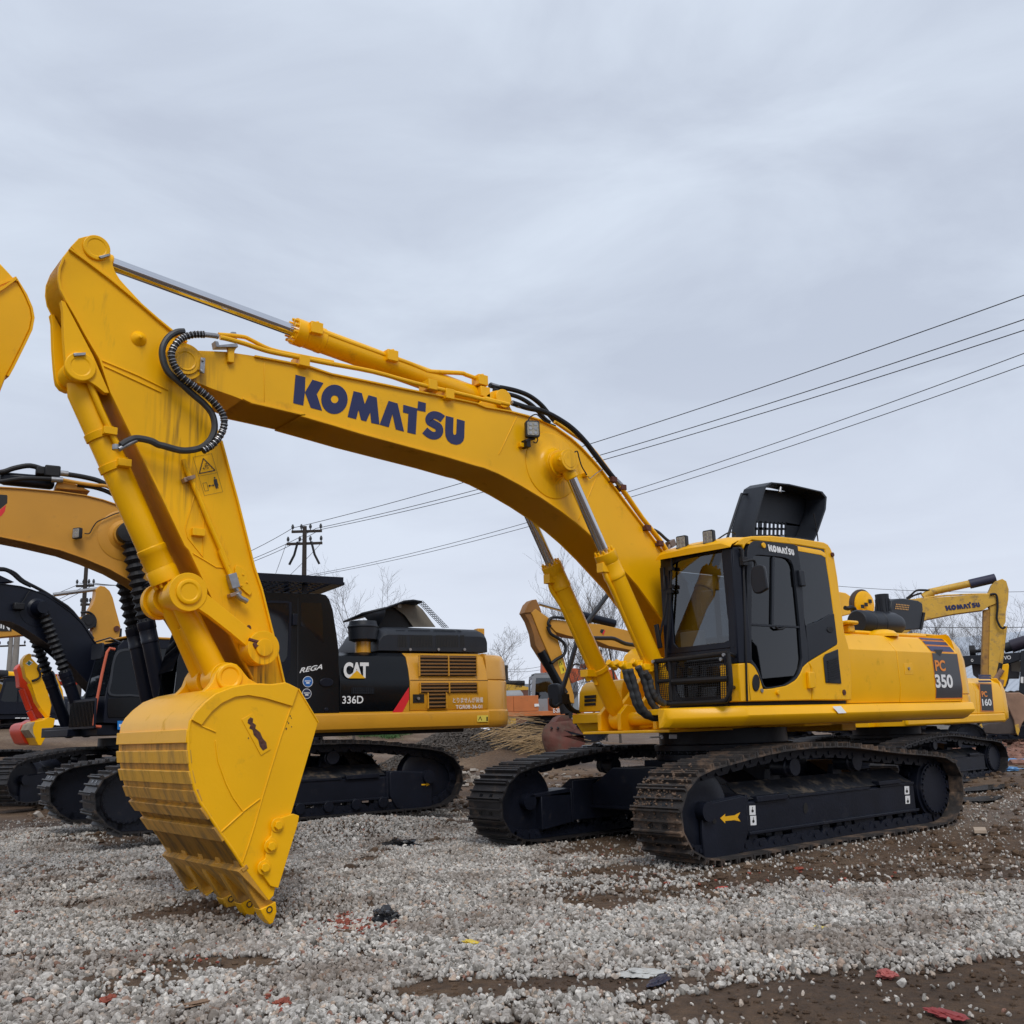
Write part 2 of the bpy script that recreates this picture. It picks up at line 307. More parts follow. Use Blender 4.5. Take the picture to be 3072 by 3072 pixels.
def track_assembly(root, side, yc, path=TRK, wid=.6, n=50, m_shoe=None, m_frame=None, arrow=1, grous=.042, detail=True):
    """one crawler: shoes, chain links, idler, sprocket, rollers, frame"""
    m_shoe = m_shoe or M['shoe']; m_frame = m_frame or M['frame']; fr = M['framemud']
    sp = smooth_path([(p[0], 0, p[1]) for p in path], 4, True); sp = [(p.x, p.z) for p in sp]
    pos, st = path_sample(sp, n)
    tr = bpy.data.objects.new('track', None); col.objects.link(tr); tr.parent = root
    b = MB(); lk = MB()
    for k in range(n):
        p, q = pos[k], pos[(k+1) % n]; c = (p+q)/2; t = (q-p).normalized(); nn = Vector((t.y, -t.x))
        if (c+nn*.1-Vector((0, .5))).length < (c-Vector((0, .5))).length: nn = -nn
        h = st/2
        def PP(l): return [tuple(c+t*(a*st)+nn*d) for a, d in l]
        w2 = wid/2
        jit = random.uniform(-.004, .004)
        g = grous
        b.prism(PP([(-.47, -g-.016), (.49, -g-.016), (.49, -g+.002), (.45, .0), (.39, .002), (.35, -g), (.06, -g), (.04, -.008), (-.02, -.008), (-.05, -g), (-.35, -g), (-.38, -.004), (-.44, -.004), (-.47, -g)]), yc-w2+jit, yc+w2+jit)
        if detail:
            for dy in (-.09, .09):
                b.box((-.018, -.028, 0), (.018, .028, .006), 1, Matrix.Translation((c.x, yc+dy, c.y)) @ Matrix(((t.x, 0, nn.x, 0), (0, 1, 0, 0), (t.y, 0, nn.y, 0), (0, 0, 0, 1))) @ Matrix.Translation((st*.22, 0, -g-.002)))
        for dy in (-.11, .11):
            lk.prism(PP([(-.5, -g-.018), (.5, -g-.018), (.5, -g-.07), (.35, -g-.12), (-.3, -g-.12), (-.5, -g-.08)]), yc+dy-.02, yc+dy+.02)
        lk.cyl((c.x-nn.x*.0+nn.x*-(g+.07), yc-.14, c.y-nn.y*(g+.07)), (c.x-nn.x*(g+.07), yc+.14, c.y-nn.y*(g+.07)), .022, n=8)
    b.build('track_shoes', [m_shoe, M['black']], tr, ang=30)
    lk.build('track_chain', m_frame, tr)
    # idler
    zc = .47; ro = side
    a = MB(); a.lathe((2.06, yc-.10, zc), (0, 1, 0), [(0, .2), (.0, .36), (.02, .39), (.06, .40), (.14, .40), (.18, .39), (.20, .36), (.20, .2)], 40)
    a.cyl((2.06, yc-.2, zc), (2.06, yc+.2, zc), .09); a.build('idler', m_frame, tr)
    a = MB(); z = .43
    a.lathe((-2.0, yc-.12, z), (0, 1, 0), [(0, .3), (.0, .33), (.24, .33), (.24, .3)], 36)
    for k in range(18):
        an = 2*math.pi*k/18; a.box((-.03, -.03, 0), (.03, .03, .055), 0, Matrix.Translation((-2.0, yc, z)) @ Matrix.Rotation(an, 4, 'Y') @ Matrix.Translation((0, 0, .31)))
    s = ro
    a.lathe((-2.0, yc, z), (0, s, 0), [(0, .31), (.04, .31), (.05, .29), (.15, .29), (.155, .27), (.16, .27)], 40)
    for k in range(26):
        an = 2*math.pi*k/26; q = Vector((-2.0+.265*math.cos(an), yc+s*.155, z+.265*math.sin(an))); a.cyl(q, q+Vector((0, s*.02, 0)), .016, n=8)
    a.build('sprocket', m_frame, tr)
    # side frame
    yo = yc+s*.125; yi = yc-s*.2
    a = MB()
    pr = [(yo, .22), (yo, .50), (yo-s*.05, .535), (yi+s*.07, .665), (yi, .665), (yi, .22)]
    a.prism([(y, z_) for y, z_ in pr], -1.6, 1.42, 0, 'X')
    a.box((-1.62, min(yo, yo+s*.03), .205), (1.44, max(yo, yo+s*.03), .235)); a.box((-1.6, min(yo, yo+s*.012), .50), (-.9, max(yo, yo+s*.012), .53)); a.box((-.7, min(yo, yo+s*.012), .50), (.75, max(yo, yo+s*.012), .53))
    a.box((-1.3, min(yo-s*.06, yo+s*.035), .53), (-.85, max(yo-s*.06, yo+s*.035), .575)); a.box((.8, min(yo-s*.06, yo+s*.035), .50), (1.3, max(yo-s*.06, yo+s*.035), .555))
    a.box((1.415, min(yi, yo+s*.015), .2), (1.45, max(yi, yo+s*.015), .58))
    a.build('track_frame', m_frame, tr, .008)
    a = MB(); a.prism([(yo-s*.005, .532), (yo-s*.05, .552), (yi+s*.06, .682), (yi+s*.06, .67), (yo-s*.05, .54)], -1.58, 1.41, 0, 'X'); a.build('mud_layer', fr, tr)
    a = MB()
    a.prism([(1.455, .56), (1.5, .575), (2.06, .535), (2.1, .51), (2.12, .3), (2.12, .05), (2.02, .03), (1.62, .05), (1.56, .08), (1.455, .25)], yo-s*.012, yo+s*.03)
    a.prism([(1.455, .585), (2.05, .545), (2.1, .515), (1.455, .50)], yi, yo-s*.0125)
    a.prism([(1.455, .2), (1.9, .15), (1.9, .53), (1.455, .55)], yi, yo-s*.0125)
    a.build('idler_guard', m_frame, tr, .01)
    a = MB()
    for k in range(8):
        x = 1.35-k*.4; a.lathe((x, yc-.17, .165), (0, 1, 0), [(0, .04), (.0, .07), (.04, .07), (.06, .1), (.07, .118), (.09, .118), (.1, .095), (.19, .095), (.2, .118), (.22, .118), (.23, .095), (.25, .07), (.285, .065), (.285, .04)], 18)
        a.prism([(x-.06, .22), (x-.05, .12), (x, .09), (x+.05, .12), (x+.06, .22)], yo-s*.05, yo-s*.012)
        if detail: a.build('track_roller', m_frame, tr, .004); a = MB()
    for x in (.55, -.55):
        a.prism([(x-.2, .22), (x-.17, .09), (x-.1, .05), (x+.1, .05), (x+.17, .09), (x+.2, .22)], yo-s*.03, yo-s*.003)
        if detail: a.build('roller_guard', m_frame, tr, .004); a = MB()
    if not detail: a.build('track_rollers', m_frame, tr)
    for x in (.62, -.5):
        a = MB(); a.lathe((x, yc-s*.12, .80), (0, s, 0), [(0, .085), (.16, .085), (.17, .1), (.19, .1), (.2, .085), (.24, .085), (.245, .09), (.26, .09)], 24)
        a.prism([(x-.09, .66), (x+.09, .66), (x+.06, .78), (x-.06, .78)], yc-s*.2, yc-s*.125)
        a.build('carrier_roller', m_frame, tr, .004)
    return tr, yo
def undercarriage(root, m=None, gy=1.295):
    m = m or M['frame']
    b = MB()
    for x0, x1 in ((.62, 1.12), (-1.12, -.62)):
        b.prism([(-gy+.2, .34), (-gy+.2, .6), (-.72, .80), (.72, .80), (gy-.2, .6), (gy-.2, .34)], x0, x1, 0, 'X')
    b.box((-.62, -.7, .4), (.62, .7, .86)); b.box((1.121, -gy+.2, .335), (1.15, gy-.2, .375))
    b.build('car_body', m, root, .012)
    b = MB(); b.lathe((0, 0, .86), (0, 0, 1), [(0, .78), (.07, .78), (.075, .72), (.1, .72), (.105, .8), (.17, .8), (.175, .74), (.3, .74), (.34, .74)], 48)
    for k in range(40):
        an = 2*math.pi*k/40; b.cyl((.77*math.cos(an), .77*math.sin(an), .93), (.77*math.cos(an), .77*math.sin(an), .965), .017, n=8)
    b.build('swing_circle', m, root, .004)
def gland(b, p, d, r, m=0, nb=10):
    """bolted gland ring at cylinder head"""
    d = Vector(d).normalized(); a = d.orthogonal().normalized(); c = d.cross(a)
    b.lathe(Vector(p)-d*.02, d, [(0, r*.99), (.0, r*1.06), (.10, r*1.06), (.11, r*1.0), (.14, r*.98)], 28, m)
    for k in range(nb):
        an = 2*math.pi*k/nb; q = Vector(p)+(a*math.cos(an)+c*math.sin(an))*r*.86; b.cyl(q-d*.055, q-d*.018, r*.13, n=6, m=m)
def hyd(root, name, pr, pb, g, rr, rb, m, m_rod=None, clev=.1, eyew=.12, boot=None):
    """hydraulic cylinder: pr = rod eye, pb = barrel eye, g = distance of gland from the rod eye"""
    pr, pb = Vector(pr), Vector(pb); d = (pb-pr).normalized(); Ltot = (pb-pr).length
    b = MB(); G = pr+d*g
    gland(b, G, d, rb)
    b.lathe(G+d*.1, d, [(0, rb), (.12, rb), (.125, rb*1.03), (.17, rb*1.03), (.175, rb*.96), (Ltot-g-.1-clev*1.6, rb*.96), (Ltot-g-.1-clev*.9, rb*.75), (Ltot-g-.1-clev*.3, rb*.6)], 30)
    yv = Vector((0, 1, 0)); b.cyl(pb-yv*eyew, pb+yv*eyew, clev, n=28)
    o = b.build(name, m, root, .003)
    r_ = MB(); r_.cyl(pr+d*clev*1.5, G, rr, n=28); r_.build('rod', m_rod or M['chrome'], o)
    e = MB(); e.cyl(pr-yv*eyew, pr+yv*eyew, clev, n=28); e.lathe(pr+d*clev*.5, d, [(0, rr*1.25), (clev*1.1, rr*1.3), (clev*1.2, rr*1.15)], 24)
    e.build('rod_end', m, o, .003)
    if boot:
        bb = MB(); l = g-clev*1.6; nseg = int(l/.055); prof = []
        for k in range(nseg+1):
            prof.append((k*l/nseg, rr*(1.45 if k % 2 else 2.25)))
        bb.lathe(pr+d*clev*1.5, d, prof, 14); bb.build('rubber_boot', M['rubber'], o, ang=10)
    return o
# ------------------------------------------------------------------ the maker's name in its own letter shapes (c3 units), reused at several sizes
def _el(cx, cy, rx, ry, n=28): return [(cx+rx*math.cos(2*math.pi*k/n), cy+ry*math.sin(2*math.pi*k/n)) for k in range(n)]
GL = [[(44,582)],]
_K1 = [(35,577),(52,582),(47,730),(32,858),(-66,836),(-44,560)]
_K1 = [(-43,560),(52,584),(48,730),(32,858),(-66,834)]
_K2 = [(48,730),(120,608),(227,640),(162,748),(214,908),(104,880)]
_M = [(518,718),(598,738),(626,845),(662,757),(742,780),(768,1042),(688,1025),(678,925),(640,1012),(590,998),(565,900),(543,990),(460,968)]
_A = [(856,812),(943,838),(1006,1110),(925,1088),(893,940),(858,1068),(769,1042)]
_T = [(998,850),(1135,887),(1142,815),(1217,835),(1213,920),(1132,903),(1118,1137),(1037,1117),(1047,937),(995,924)]
_U = [(1408,957),(1484,975),(1479,1115),(1484,1136),(1497,1143),(1509,1130),(1516,987),(1592,1008),(1587,1165),(1578,1200),(1550,1228),(1510,1238),(1460,1225),(1425,1195),(1405,1150),(1402,1090)]
_Sc = [(1380,988),(1335,958),(1285,950),(1252,975),(1252,1010),(1290,1035),(1335,1062),(1348,1100),(1335,1135),(1300,1150),(1255,1138),(1205,1098)]
def _stroke(c, w0, w1=None):
    P = smooth_path([(a, b, 0) for a, b in c], 5); l, r = [], []
    for i, p in enumerate(P):
        t = (P[min(i+1, len(P)-1)]-P[max(i-1, 0)]).normalized(); nn = Vector((-t.y, t.x, 0))*w0/2; l.append(((p+nn).x, (p+nn).y)); r.append(((p-nn).x, (p-nn).y))
    return l, r
def maker_name(parent, o, ux, uy, length, m, off=.003, name='lettering'):
    """lower-left origin o of the word, length along ux"""
    ang = math.atan2(1008-640, 1592-227); ca, sa = math.cos(ang), math.sin(ang)
    def T(p):
        x, y = p[0]+66, p[1]-834; u = x*ca+y*sa; v = -(-x*sa+y*ca); return u, v+u*.012
    Lw = T((1587, 1165))[0]; k = length/Lw; ux = Vector(ux).normalized(); uy = Vector(uy).normalized(); nrm = ux.cross(uy); o = Vector(o)
    b = MB()
    def F(pts): b.add([o+ux*(T(p)[0]*k)+uy*(T(p)[1]*k)+nrm*off for p in pts], [tuple(range(len(pts)))])
    for g in (_K1, _K2, _M, _A, _T, _U): F(g)
    a, c = _el(333, 798, 128, 142), _el(335, 797, 36, 38)
    def Q(l, r, cl):
        n = len(l); v = [o+ux*(T(p)[0]*k)+uy*(T(p)[1]*k)+nrm*off for p in l+r]
        b.add(v, [(i, (i+1) % n, n+(i+1) % n, n+i) for i in range(n if cl else n-1)])
    Q(a, c, True); l, r = _stroke(_Sc, 74); Q(l, r, False)
    return b.build(name, m, parent)
# ------------------------------------------------------------------ terrain shape
rng = np.random.default_rng(3)
def gauss(x, y, cx, cy, sx, sy, a=0):
    dx, dy = x-cx, y-cy; c, s = math.cos(a), math.sin(a); u = dx*c+dy*s; v = -dx*s+dy*c
    return np.exp(-(u/sx)**2-(v/sy)**2)
def vnoise(x, y, sc_, seed=0):
    """smooth value noise, numpy"""
    x = np.asarray(x)/sc_+seed*17.3; y = np.asarray(y)/sc_+seed*9.1
    xi, yi = np.floor(x).astype(np.int64), np.floor(y).astype(np.int64); fx_, fy_ = x-xi, y-yi; fx_ = fx_*fx_*(3-2*fx_); fy_ = fy_*fy_*(3-2*fy_)
    def h(a, b_):
        n_ = (a*374761393+b_*668265263+seed*974711) & 0x7fffffff; n_ = ((n_ ^ (n_ >> 13))*1274126177) & 0x7fffffff; return ((n_ ^ (n_ >> 16)) & 0xffff)/65535
    return (h(xi, yi)*(1-fx_)+h(xi+1, yi)*fx_)*(1-fy_)+(h(xi, yi+1)*(1-fx_)+h(xi+1, yi+1)*fx_)*fy_
def fbm(x, y, sc_, seed=0, o=4): return sum(vnoise(x, y, sc_/2**i, seed+i)*.5**(i+1) for i in range(o))
def smst(a, b_, t): t = np.clip((t-a)/(b_-a), 0, 1); return t*t*(3-2*t)
def height(x, y):
    x = np.asarray(x, float); y = np.asarray(y, float)
    h = (fbm(x, y, 2.5, 1)-.5)*.10
    flat = np.maximum(gauss(x, y, 0, 1.3, 2.6, .7), gauss(x, y, 0, -1.3, 2.6, .7))
    h = h*(1-flat)+.012*flat
    for cx, cy, sx, sy, a, hh in HEAPS: h = h+hh*gauss(x, y, cx, cy, sx, sy, a)
    d = np.hypot(x-9.3, y-7.8)
    return h+smst(12, 22, d)*.05
HEAPS = [(2.9,-3.85,1.6,.55,-.2,.20), (4.6,-3.6,1.4,.5,-.1,.06), (6.0,-.5,.5,.6,0,.05), (6.05,.9,.8,.5,0,-.10), (-8.5,-17.5,2.0,1.6,0,1.15), (-11.5,-17,3.2,1.8,.3,.5), (-1.5,-11.5,2.2,.9,-.1,.28), (-4.6,-11.8,2,1,0,.3), (-12,-4,2,2,0,.15), (-12,-8,3,2,0,.3), (0,-34,16,8,0,1.9), (-20,-31,9,6,0,.75)]
TT = 3*np.cumprod(np.full(1400, 1.0026))
def on_ground(px, py, c='P'):
    """first point of the terrain along a sight line"""
    o = CR[c]; X, Y_ = o[0]+px/o[2], o[1]+py/o[2]; d = _fw+_rr*((X-1536)/CF)-_uu*((Y_-1536)/CF); d = d/math.hypot(d.x, d.y)
    h = height(CPOS.x+d.x*TT, CPOS.y+d.y*TT); k = np.argmax(CPOS.z+d.z*TT <= h); t = TT[k] if CPOS.z+d.z*TT[k] <= h[k] else 100
    return Vector((CPOS.x+d.x*t, CPOS.y+d.y*t, float(height(CPOS.x+d.x*t, CPOS.y+d.y*t))))
# ------------------------------------------------------------------ MAIN EXCAVATOR
ex = thing('excavator', 'large bright yellow excavator in the foreground with big blue KOMATSU lettering and PC 350 decal', 'excavator', group='excavators parked in the yard')
undercarriage(ex)
for s in (1, -1):
    tr, yo = track_assembly(ex, s, s*1.295, m_shoe=M['shoemud'] if s > 0 else M['shoe'])
    if s > 0:
        b = MB(); y = yo+.033
        A = [(120,605),(150,580),(150,595),(205,588),(240,570),(225,600),(242,625),(205,617),(150,622),(150,636)]
        film(b, [Vector((p[0], y, p[1])) for p in WY('ct', A, y)]); b.build('arrow_decal', mat('arrow_yellow', (.8, .42, .01), .4), tr)
        for bx in (((292,531),(328,529),(330,585),(294,587)), ((297,592),(333,590),(335,646),(300,648)), ((1217,415),(1245,414),(1247,462),(1219,464)), ((1222,472),(1250,471),(1251,518),(1224,520))):
            b = MB(); film(b, [Vector((p[0], yo+.004, p[1])) for p in WY('ct', bx, yo)]); b.build('pictogram_plate', M['white'], tr)
        for cx_, cy_, hh in ((311,550,12),(316,612,12),(1231,435,10),(1237,495,10)):
            b = MB(); film(b, [Vector((p[0], yo+.006, p[1])) for p in WY('ct', _el(cx_, cy_+hh, 7, 9, 12), yo)]); film(b, [Vector((p[0], yo+.006, p[1])) for p in WY('ct', [(cx_-1.5,cy_-hh),(cx_+1.5,cy_-hh),(cx_+1.5,cy_+hh),(cx_-1.5,cy_+hh)], yo)]); b.build('pictogram', M['decalblack'], tr)
        b = MB(); film(b, [Vector((p[0], yo+.004, p[1])) for p in WY('ct', _el(628, 545, 13, 33, 20), yo)]); film(b, [Vector((p[0], yo+.034, p[1])) for p in WY('ct', _el(70, 622, 12, 16, 16), yo)]); b.build('frame_hole', M['decalblack'], tr)
# --- boom
YB = .25
topc = WY('c2', [(345,577),(700,592),(1020,640),(1640,758),(1932,828)], YB)[:-1]+WY('c3', [(300,545),(700,625),(1000,688),(1370,760),(1700,828)], YB)+WY('c4', [(20,221),(250,262),(420,305),(560,350),(700,418),(850,525),(950,615),(1060,735),(1150,840),(1250,975),(1400,1175),(1550,1372),(1700,1572),(1770,1662)], YB)
foot = Vector((.32, 1.86))
last = Vector(topc[-1]); prev = Vector(topc[-3])
dirb = (last-prev).normalized()
topc += [tuple(last+dirb*.45), (.48, 2.06), (.36, 2.09)]
nose = WY('c2', [(160,572),(112,600),(92,650),(88,720),(100,790),(135,845),(200,890)], YB)[::-1]
botc = WY('c2', [(240,905),(380,960),(530,1022),(780,1110),(880,1150),(980,1200),(1250,1262),(1600,1345),(1932,1440)], YB)[:-1]+WY('c3', [(0,962),(300,1050),(600,1140),(1000,1248),(1400,1355),(1700,1445),(1932,1535)], YB)[:-1]+WY('c4', [(0,818),(150,880),(350,985),(550,1105),(750,1240),(900,1355),(1040,1478),(1200,1640),(1340,1795),(1480,1950)], YB)
lb = Vector(botc[-1]); botc += [tuple(lb+(Vector((.42, 1.66))-lb)*.5), (.42, 1.66), (.28, 1.65), (.16, 1.76), (.13, 1.9), (.2, 2.03)]
prof = nose+topc+[(.3, 2.1)]+botc[::-1]
bm_ = MB(); bm_.prism(prof, -.235, .235)
boom = bm_.build('boom', M['yel'], ex, .006)
b = MB(); tt = topc[2:-2]; bb = botc[4:-4]
b.strip(tt, -.26, .26, .016); b.strip(bb, -.26, .26, -.016)
for pts in (((325,318),(150,690)), ((1110,865),(920,1320))):   # weld seams where side plates butt
    q = [W('c4', *p, Y=.236) for p in pts]; b.tube([q[0], q[1]], .006, 6)
q = [W('c2', 1133, y_, Y=.236) for y_ in (690, 1180)]; b.tube(q, .004, 6)
b.build('boom_flange', M['yel'], boom, .003)
b = MB()    # nose boss, pin keeper, reinforcing ring
pn = W('c2', 212, 712, Y=.262); b.cyl((pn.x, -.27, pn.z), (pn.x, .27, pn.z), .155, n=36)
b.cyl((pn.x, .27, pn.z), (pn.x, .285, pn.z), .115, n=32); b.lathe((pn.x, .285, pn.z), (0, 1, 0), [(0, .085), (.006, .085), (.006, .075), (.001, .07)], 30)
kp = WY('c2', [(212,612),(380,690),(372,820),(212,812)], .26); b.prism(kp, .262, .283)
b.build('pin_boss', M['yel'], boom, .004)
b = MB(); b.prism(WY('c2', [(388,672),(440,680),(428,860),(374,848)], .28), .284, .30)
for a_ in ((415,700),(402,825)): q = W('c2', *a_, Y=.30); b.cyl((q.x, .3, q.z), (q.x, .318, q.z), .014, n=6)
b.build('pin_keeper', M['steel'], boom, .003)
pc = W('c4', 825, 740, Y=.50); PC = Vector((pc.x, 0, pc.z))
pc2 = Vector((W('c4', 650, 790, Y=.24).x, 0, W('c4', 650, 790, Y=.24).z)); pc2 = (PC+pc2)/2
b = MB()
for s in (1, -1):
    b.lathe((PC.x, s*.235, PC.z), (0, s, 0), [(0, .36), (.006, .36), (.012, .345), (.012, .22), (.03, .18), (.07, .15), (.1, .145)], 40)
    b.cyl((PC.x, s*.3, PC.z), (PC.x, s*.36, PC.z), .14, n=32)
    b.build('cylinder_boss', M['yel'], boom, .003); b = MB()
# blue lettering on the boom
ax = (W('c3', 1587, 1165, Y=.237)-W('c3', -66, 834, Y=.237)); b = MB(); y = .2385
def G3(pts): return [Vector((p[0], y, p[1])) for p in WY('c3', pts, y)]
for g in (_K1, _K2, _M, _A, _T, _U): film(b, G3(g))
for l, r, cl in ((_el(333,798,128,142), _el(335,797,36,38), True), (*_stroke(_Sc, 74), False)):
    n = len(l); b.add(G3(l+r), [(i, (i+1) % n, n+(i+1) % n, n+i) for i in range(n if cl else n-1)])
b.build('maker_lettering', M['decalnavy'], boom)
# --- arm
YA = .19
ptop = W('c1', 745, 230, Y=.2)
fr_e = WY('c1', [(425,243),(345,345),(292,480),(284,600),(305,720),(375,862),(480,1040),(600,1262),(760,1530),(890,1920)], YA)
lo_e = WY('c6', [(120,1100),(400,1690),(520,1932)], YA)[:2]+WY('c5', [(640,0),(930,610),(1150,1040),(1250,1260),(1390,1520)], YA)
lo_e += [(lo_e[-1][0]-.03, lo_e[-1][1]-.25)]
bk_e = WY('c1', [(425,243),(640,400),(900,598),(1080,745),(1262,895),(1450,1060),(1640,1215),(1790,1330)], YA)
bk_l = WY('c6', [(730,60),(840,470),(1030,1170),(1220,1932)], YA)+WY('c5', [(1500,450),(1640,1010),(1760,1530)], YA)
bk_l += [(bk_l[-1][0]-.07, bk_l[-1][1]-.22)]
prof = fr_e+lo_e+bk_l[::-1]+bk_e[::-1][:-1]
b = MB(); b.prism(prof, -.17, .17); arm = b.build('arm', M['yelarm'], ex, .006)
b = MB(); b.strip(fr_e[1:]+lo_e[:-1], -YA-.005, YA+.005, -.016); b.strip(bk_e, -YA-.005, YA+.005, .016); b.strip(bk_l[1:], -YA-.005, YA+.005, .016)
q = [W('c1', *p, Y=.173) for p in ((770,1540),(1200,1720),(1560,1895))]; b.tube(q, .008, 6)
q = [W('c1', *p, Y=.173) for p in ((790,1600),(1200,1790),(1480,1920))]; b.tube(q, .008, 6)
q = [W('c6', *p, Y=.173) for p in ((515,1110),(410,1480),(440,1600),(610,1820),(625,1400),(540,1160))]; b.tube(q, .005, 6)
q = [W('c5', *p, Y=.173) for p in ((660,20),(830,120),(960,200),(1060,205))]; b.tube(q, .006, 6)
b.build('arm_flange', M['yelarm'], arm, .003)
b = MB()     # rod lugs on top of the arm, bucket cylinder bracket
lug = WY('c1', [(430,235),(525,135),(590,118),(690,97),(770,110),(840,160),(880,230),(892,310),(905,400),(945,520),(1000,610),(1080,700),(1262,893),(900,640),(560,360)], .16)
for s in (1, -1): b.prism(lug, s*.10, s*.165)
b.build('rod_lug', M['yelarm'], arm, .005)
b = MB(); b.lathe((ptop.x, .166, ptop.z), (0, 1, 0), [(0, .105), (.012, .105), (.018, .1), (.018, .075), (.013, .07)], 32); b.prism(WY('c1', [(655,290),(760,350),(830,310),(820,200)], .17), .166, .178)
b.build('pin_cap', M['yelarm'], arm, .003)
b = MB(); q = WY('c1', [(750,352),(868,322),(885,345),(775,380)], .18); b.prism(q, .179, .2); b.build('pin_keeper', M['steel'], arm, .003)
pbk = W('c1', 547, 1622, Y=.2)
brk = WY('c1', [(325,850),(345,950),(355,1250),(372,1480),(385,1600),(400,1680),(450,1745),(520,1778),(640,1785),(740,1850),(830,1925),(885,1925),(700,1500),(480,1080),(370,870)], .19)
b = MB()
for s in (1, -1): b.prism(brk, s*.12, s*.186)
b.lathe((pbk.x, .187, pbk.z), (0, 1, 0), [(0, .115), (.014, .115), (.02, .11), (.02, .075), (.015, .07)], 32); b.prism(WY('c1', [(470,1570),(495,1500),(560,1500),(600,1570)], .19), .187, .2)
b.build('cylinder_bracket', M['yelarm'], arm, .004)
b = MB(); b.prism(WY('c1', [(455,1475),(600,1468),(595,1500),(465,1510)], .2), .201, .225); b.build('pin_keeper', M['steel'], arm, .003)
b = MB(); q = W('c1', 1222, 1300, Y=.17); b.lathe((q.x, .17, q.z), (0, 1, 0), [(0, .065), (.02, .05), (.045, .02), (.06, .012)], 20)
q = W('c6', 545, 1540, Y=.17); b.box((q.x-.05, .17, q.z-.03), (q.x+.05, .215, q.z+.03))
cv = WY('c5', [(1170,210),(1190,175),(1240,200),(1290,240),(1310,300),(1365,500),(1340,530),(1290,490),(1230,430),(1180,330)], .17); b.prism(cv, .171, .187)
for a_ in ((1272,285),(1208,318),(1316,376),(1254,412)): q = W('c5', *a_, Y=.187); b.cyl((q.x, .187, q.z), (q.x, .194, q.z), .009, n=8)
b.build('arm_boss', M['yelarm'], arm, .003)
b = MB(); q = WY('c5', _el(1347, 905, 28, 38, 20), .19); b.add([Vector((x, .176, z)) for x, z in q], [tuple(range(20))]); q = W('c5', 1347, 905, Y=.17); b.build('grease_port', M['rust'], arm)
# warning sticker on the arm
y = .1735
b = MB()
def F6(pts, mm=0, dy=0): film(b, [Vector((p[0], y+dy, p[1])) for p in WY('c6', pts, y+dy)], mm)
def L6(a_, c_, w_=1.6, dy=.001):
    a_, c_ = Vector(a_), Vector(c_); t = (c_-a_).normalized(); nn = Vector((-t.y, t.x))*w_; F6([tuple(a_+nn), tuple(c_+nn), tuple(c_-nn), tuple(a_-nn)], 0, dy)
qd = [(500,662),(715,620),(845,1065),(632,1108)]
for i in range(4): L6(qd[i], qd[(i+1) % 4], 1.5)
L6((568,882),(782,842), 1.5)
tri = [(618,675),(755,815),(572,852)]
for i in range(3): L6(tri[i], tri[(i+1) % 3], 5)
for a_, c_ in (((635,740),(655,730)),((655,730),(660,760)),((630,765),(680,760)),((610,790),(635,795)),((620,780),(632,810)),((655,775),(680,780)),((662,800),(680,785)),((640,745),(650,800))): L6(a_, c_, 2.5)
L6((680,995),(742,988), 3); F6([(676,995),(695,978),(697,1012)], 0, .001); F6([(745,988),(727,972),(729,1006)], 0, .001)
bx = [(612,965),(657,957),(680,1048),(638,1057)]
for i in range(4): L6(bx[i], bx[(i+1) % 4], 2)
F6(_el(750, 902, 10, 10, 14), 0, .001); F6([(738,920),(772,914),(795,990),(787,992),(795,1022),(785,1025),(772,980),(779,1026),(768,1028),(745,975)], 0, .001)
b.build('warning_sticker', M['decalblack'], arm)
# --- cylinders
hyd(ex, 'arm_cylinder', (ptop.x, 0, ptop.z), (W('c4', 200, 145, Y=.2).x, 0, W('c4', 200, 145, Y=.2).z), 0, 0, 0, M['yel']) if False else None
pab = W('c4', 200, 145, Y=.2); gl = W('c2', 1500, 330, Y=0.0)
g_len = abs((gl-Vector((ptop.x, 0, ptop.z))).length)
ac = hyd(ex, 'arm_cylinder', (ptop.x, 0, ptop.z), (pab.x, 0, pab.z), g_len, .056, .118, M['yel'], clev=.10, eyew=.09)
b = MB()     # barrel eye lugs on the boom
lugb = WY('c4', [(-60,215),(0,170),(60,100),(110,65),(170,55),(230,80),(262,130),(262,185),(330,300),(200,250)], .2)
for s in (1, -1): b.prism(lugb, s*.1, s*.16)
b.cyl((pab.x, -.2, pab.z), (pab.x, .2, pab.z), .1, n=30); b.build('cylinder_lug', M['yel'], boom, .004)
pl = W('c5', 655, 480, Y=.36); plk = Vector((pl.x, 0, pl.z))
glb = W('c5', 430, 320, Y=0.0); bcp = Vector((pbk.x, 0, pbk.z)); glen = (Vector((glb.x, 0, glb.z))-plk).length
bcy = hyd(ex, 'bucket_cylinder', plk, bcp, glen, .05, .112, M['yelarm'], clev=.095, eyew=.08)
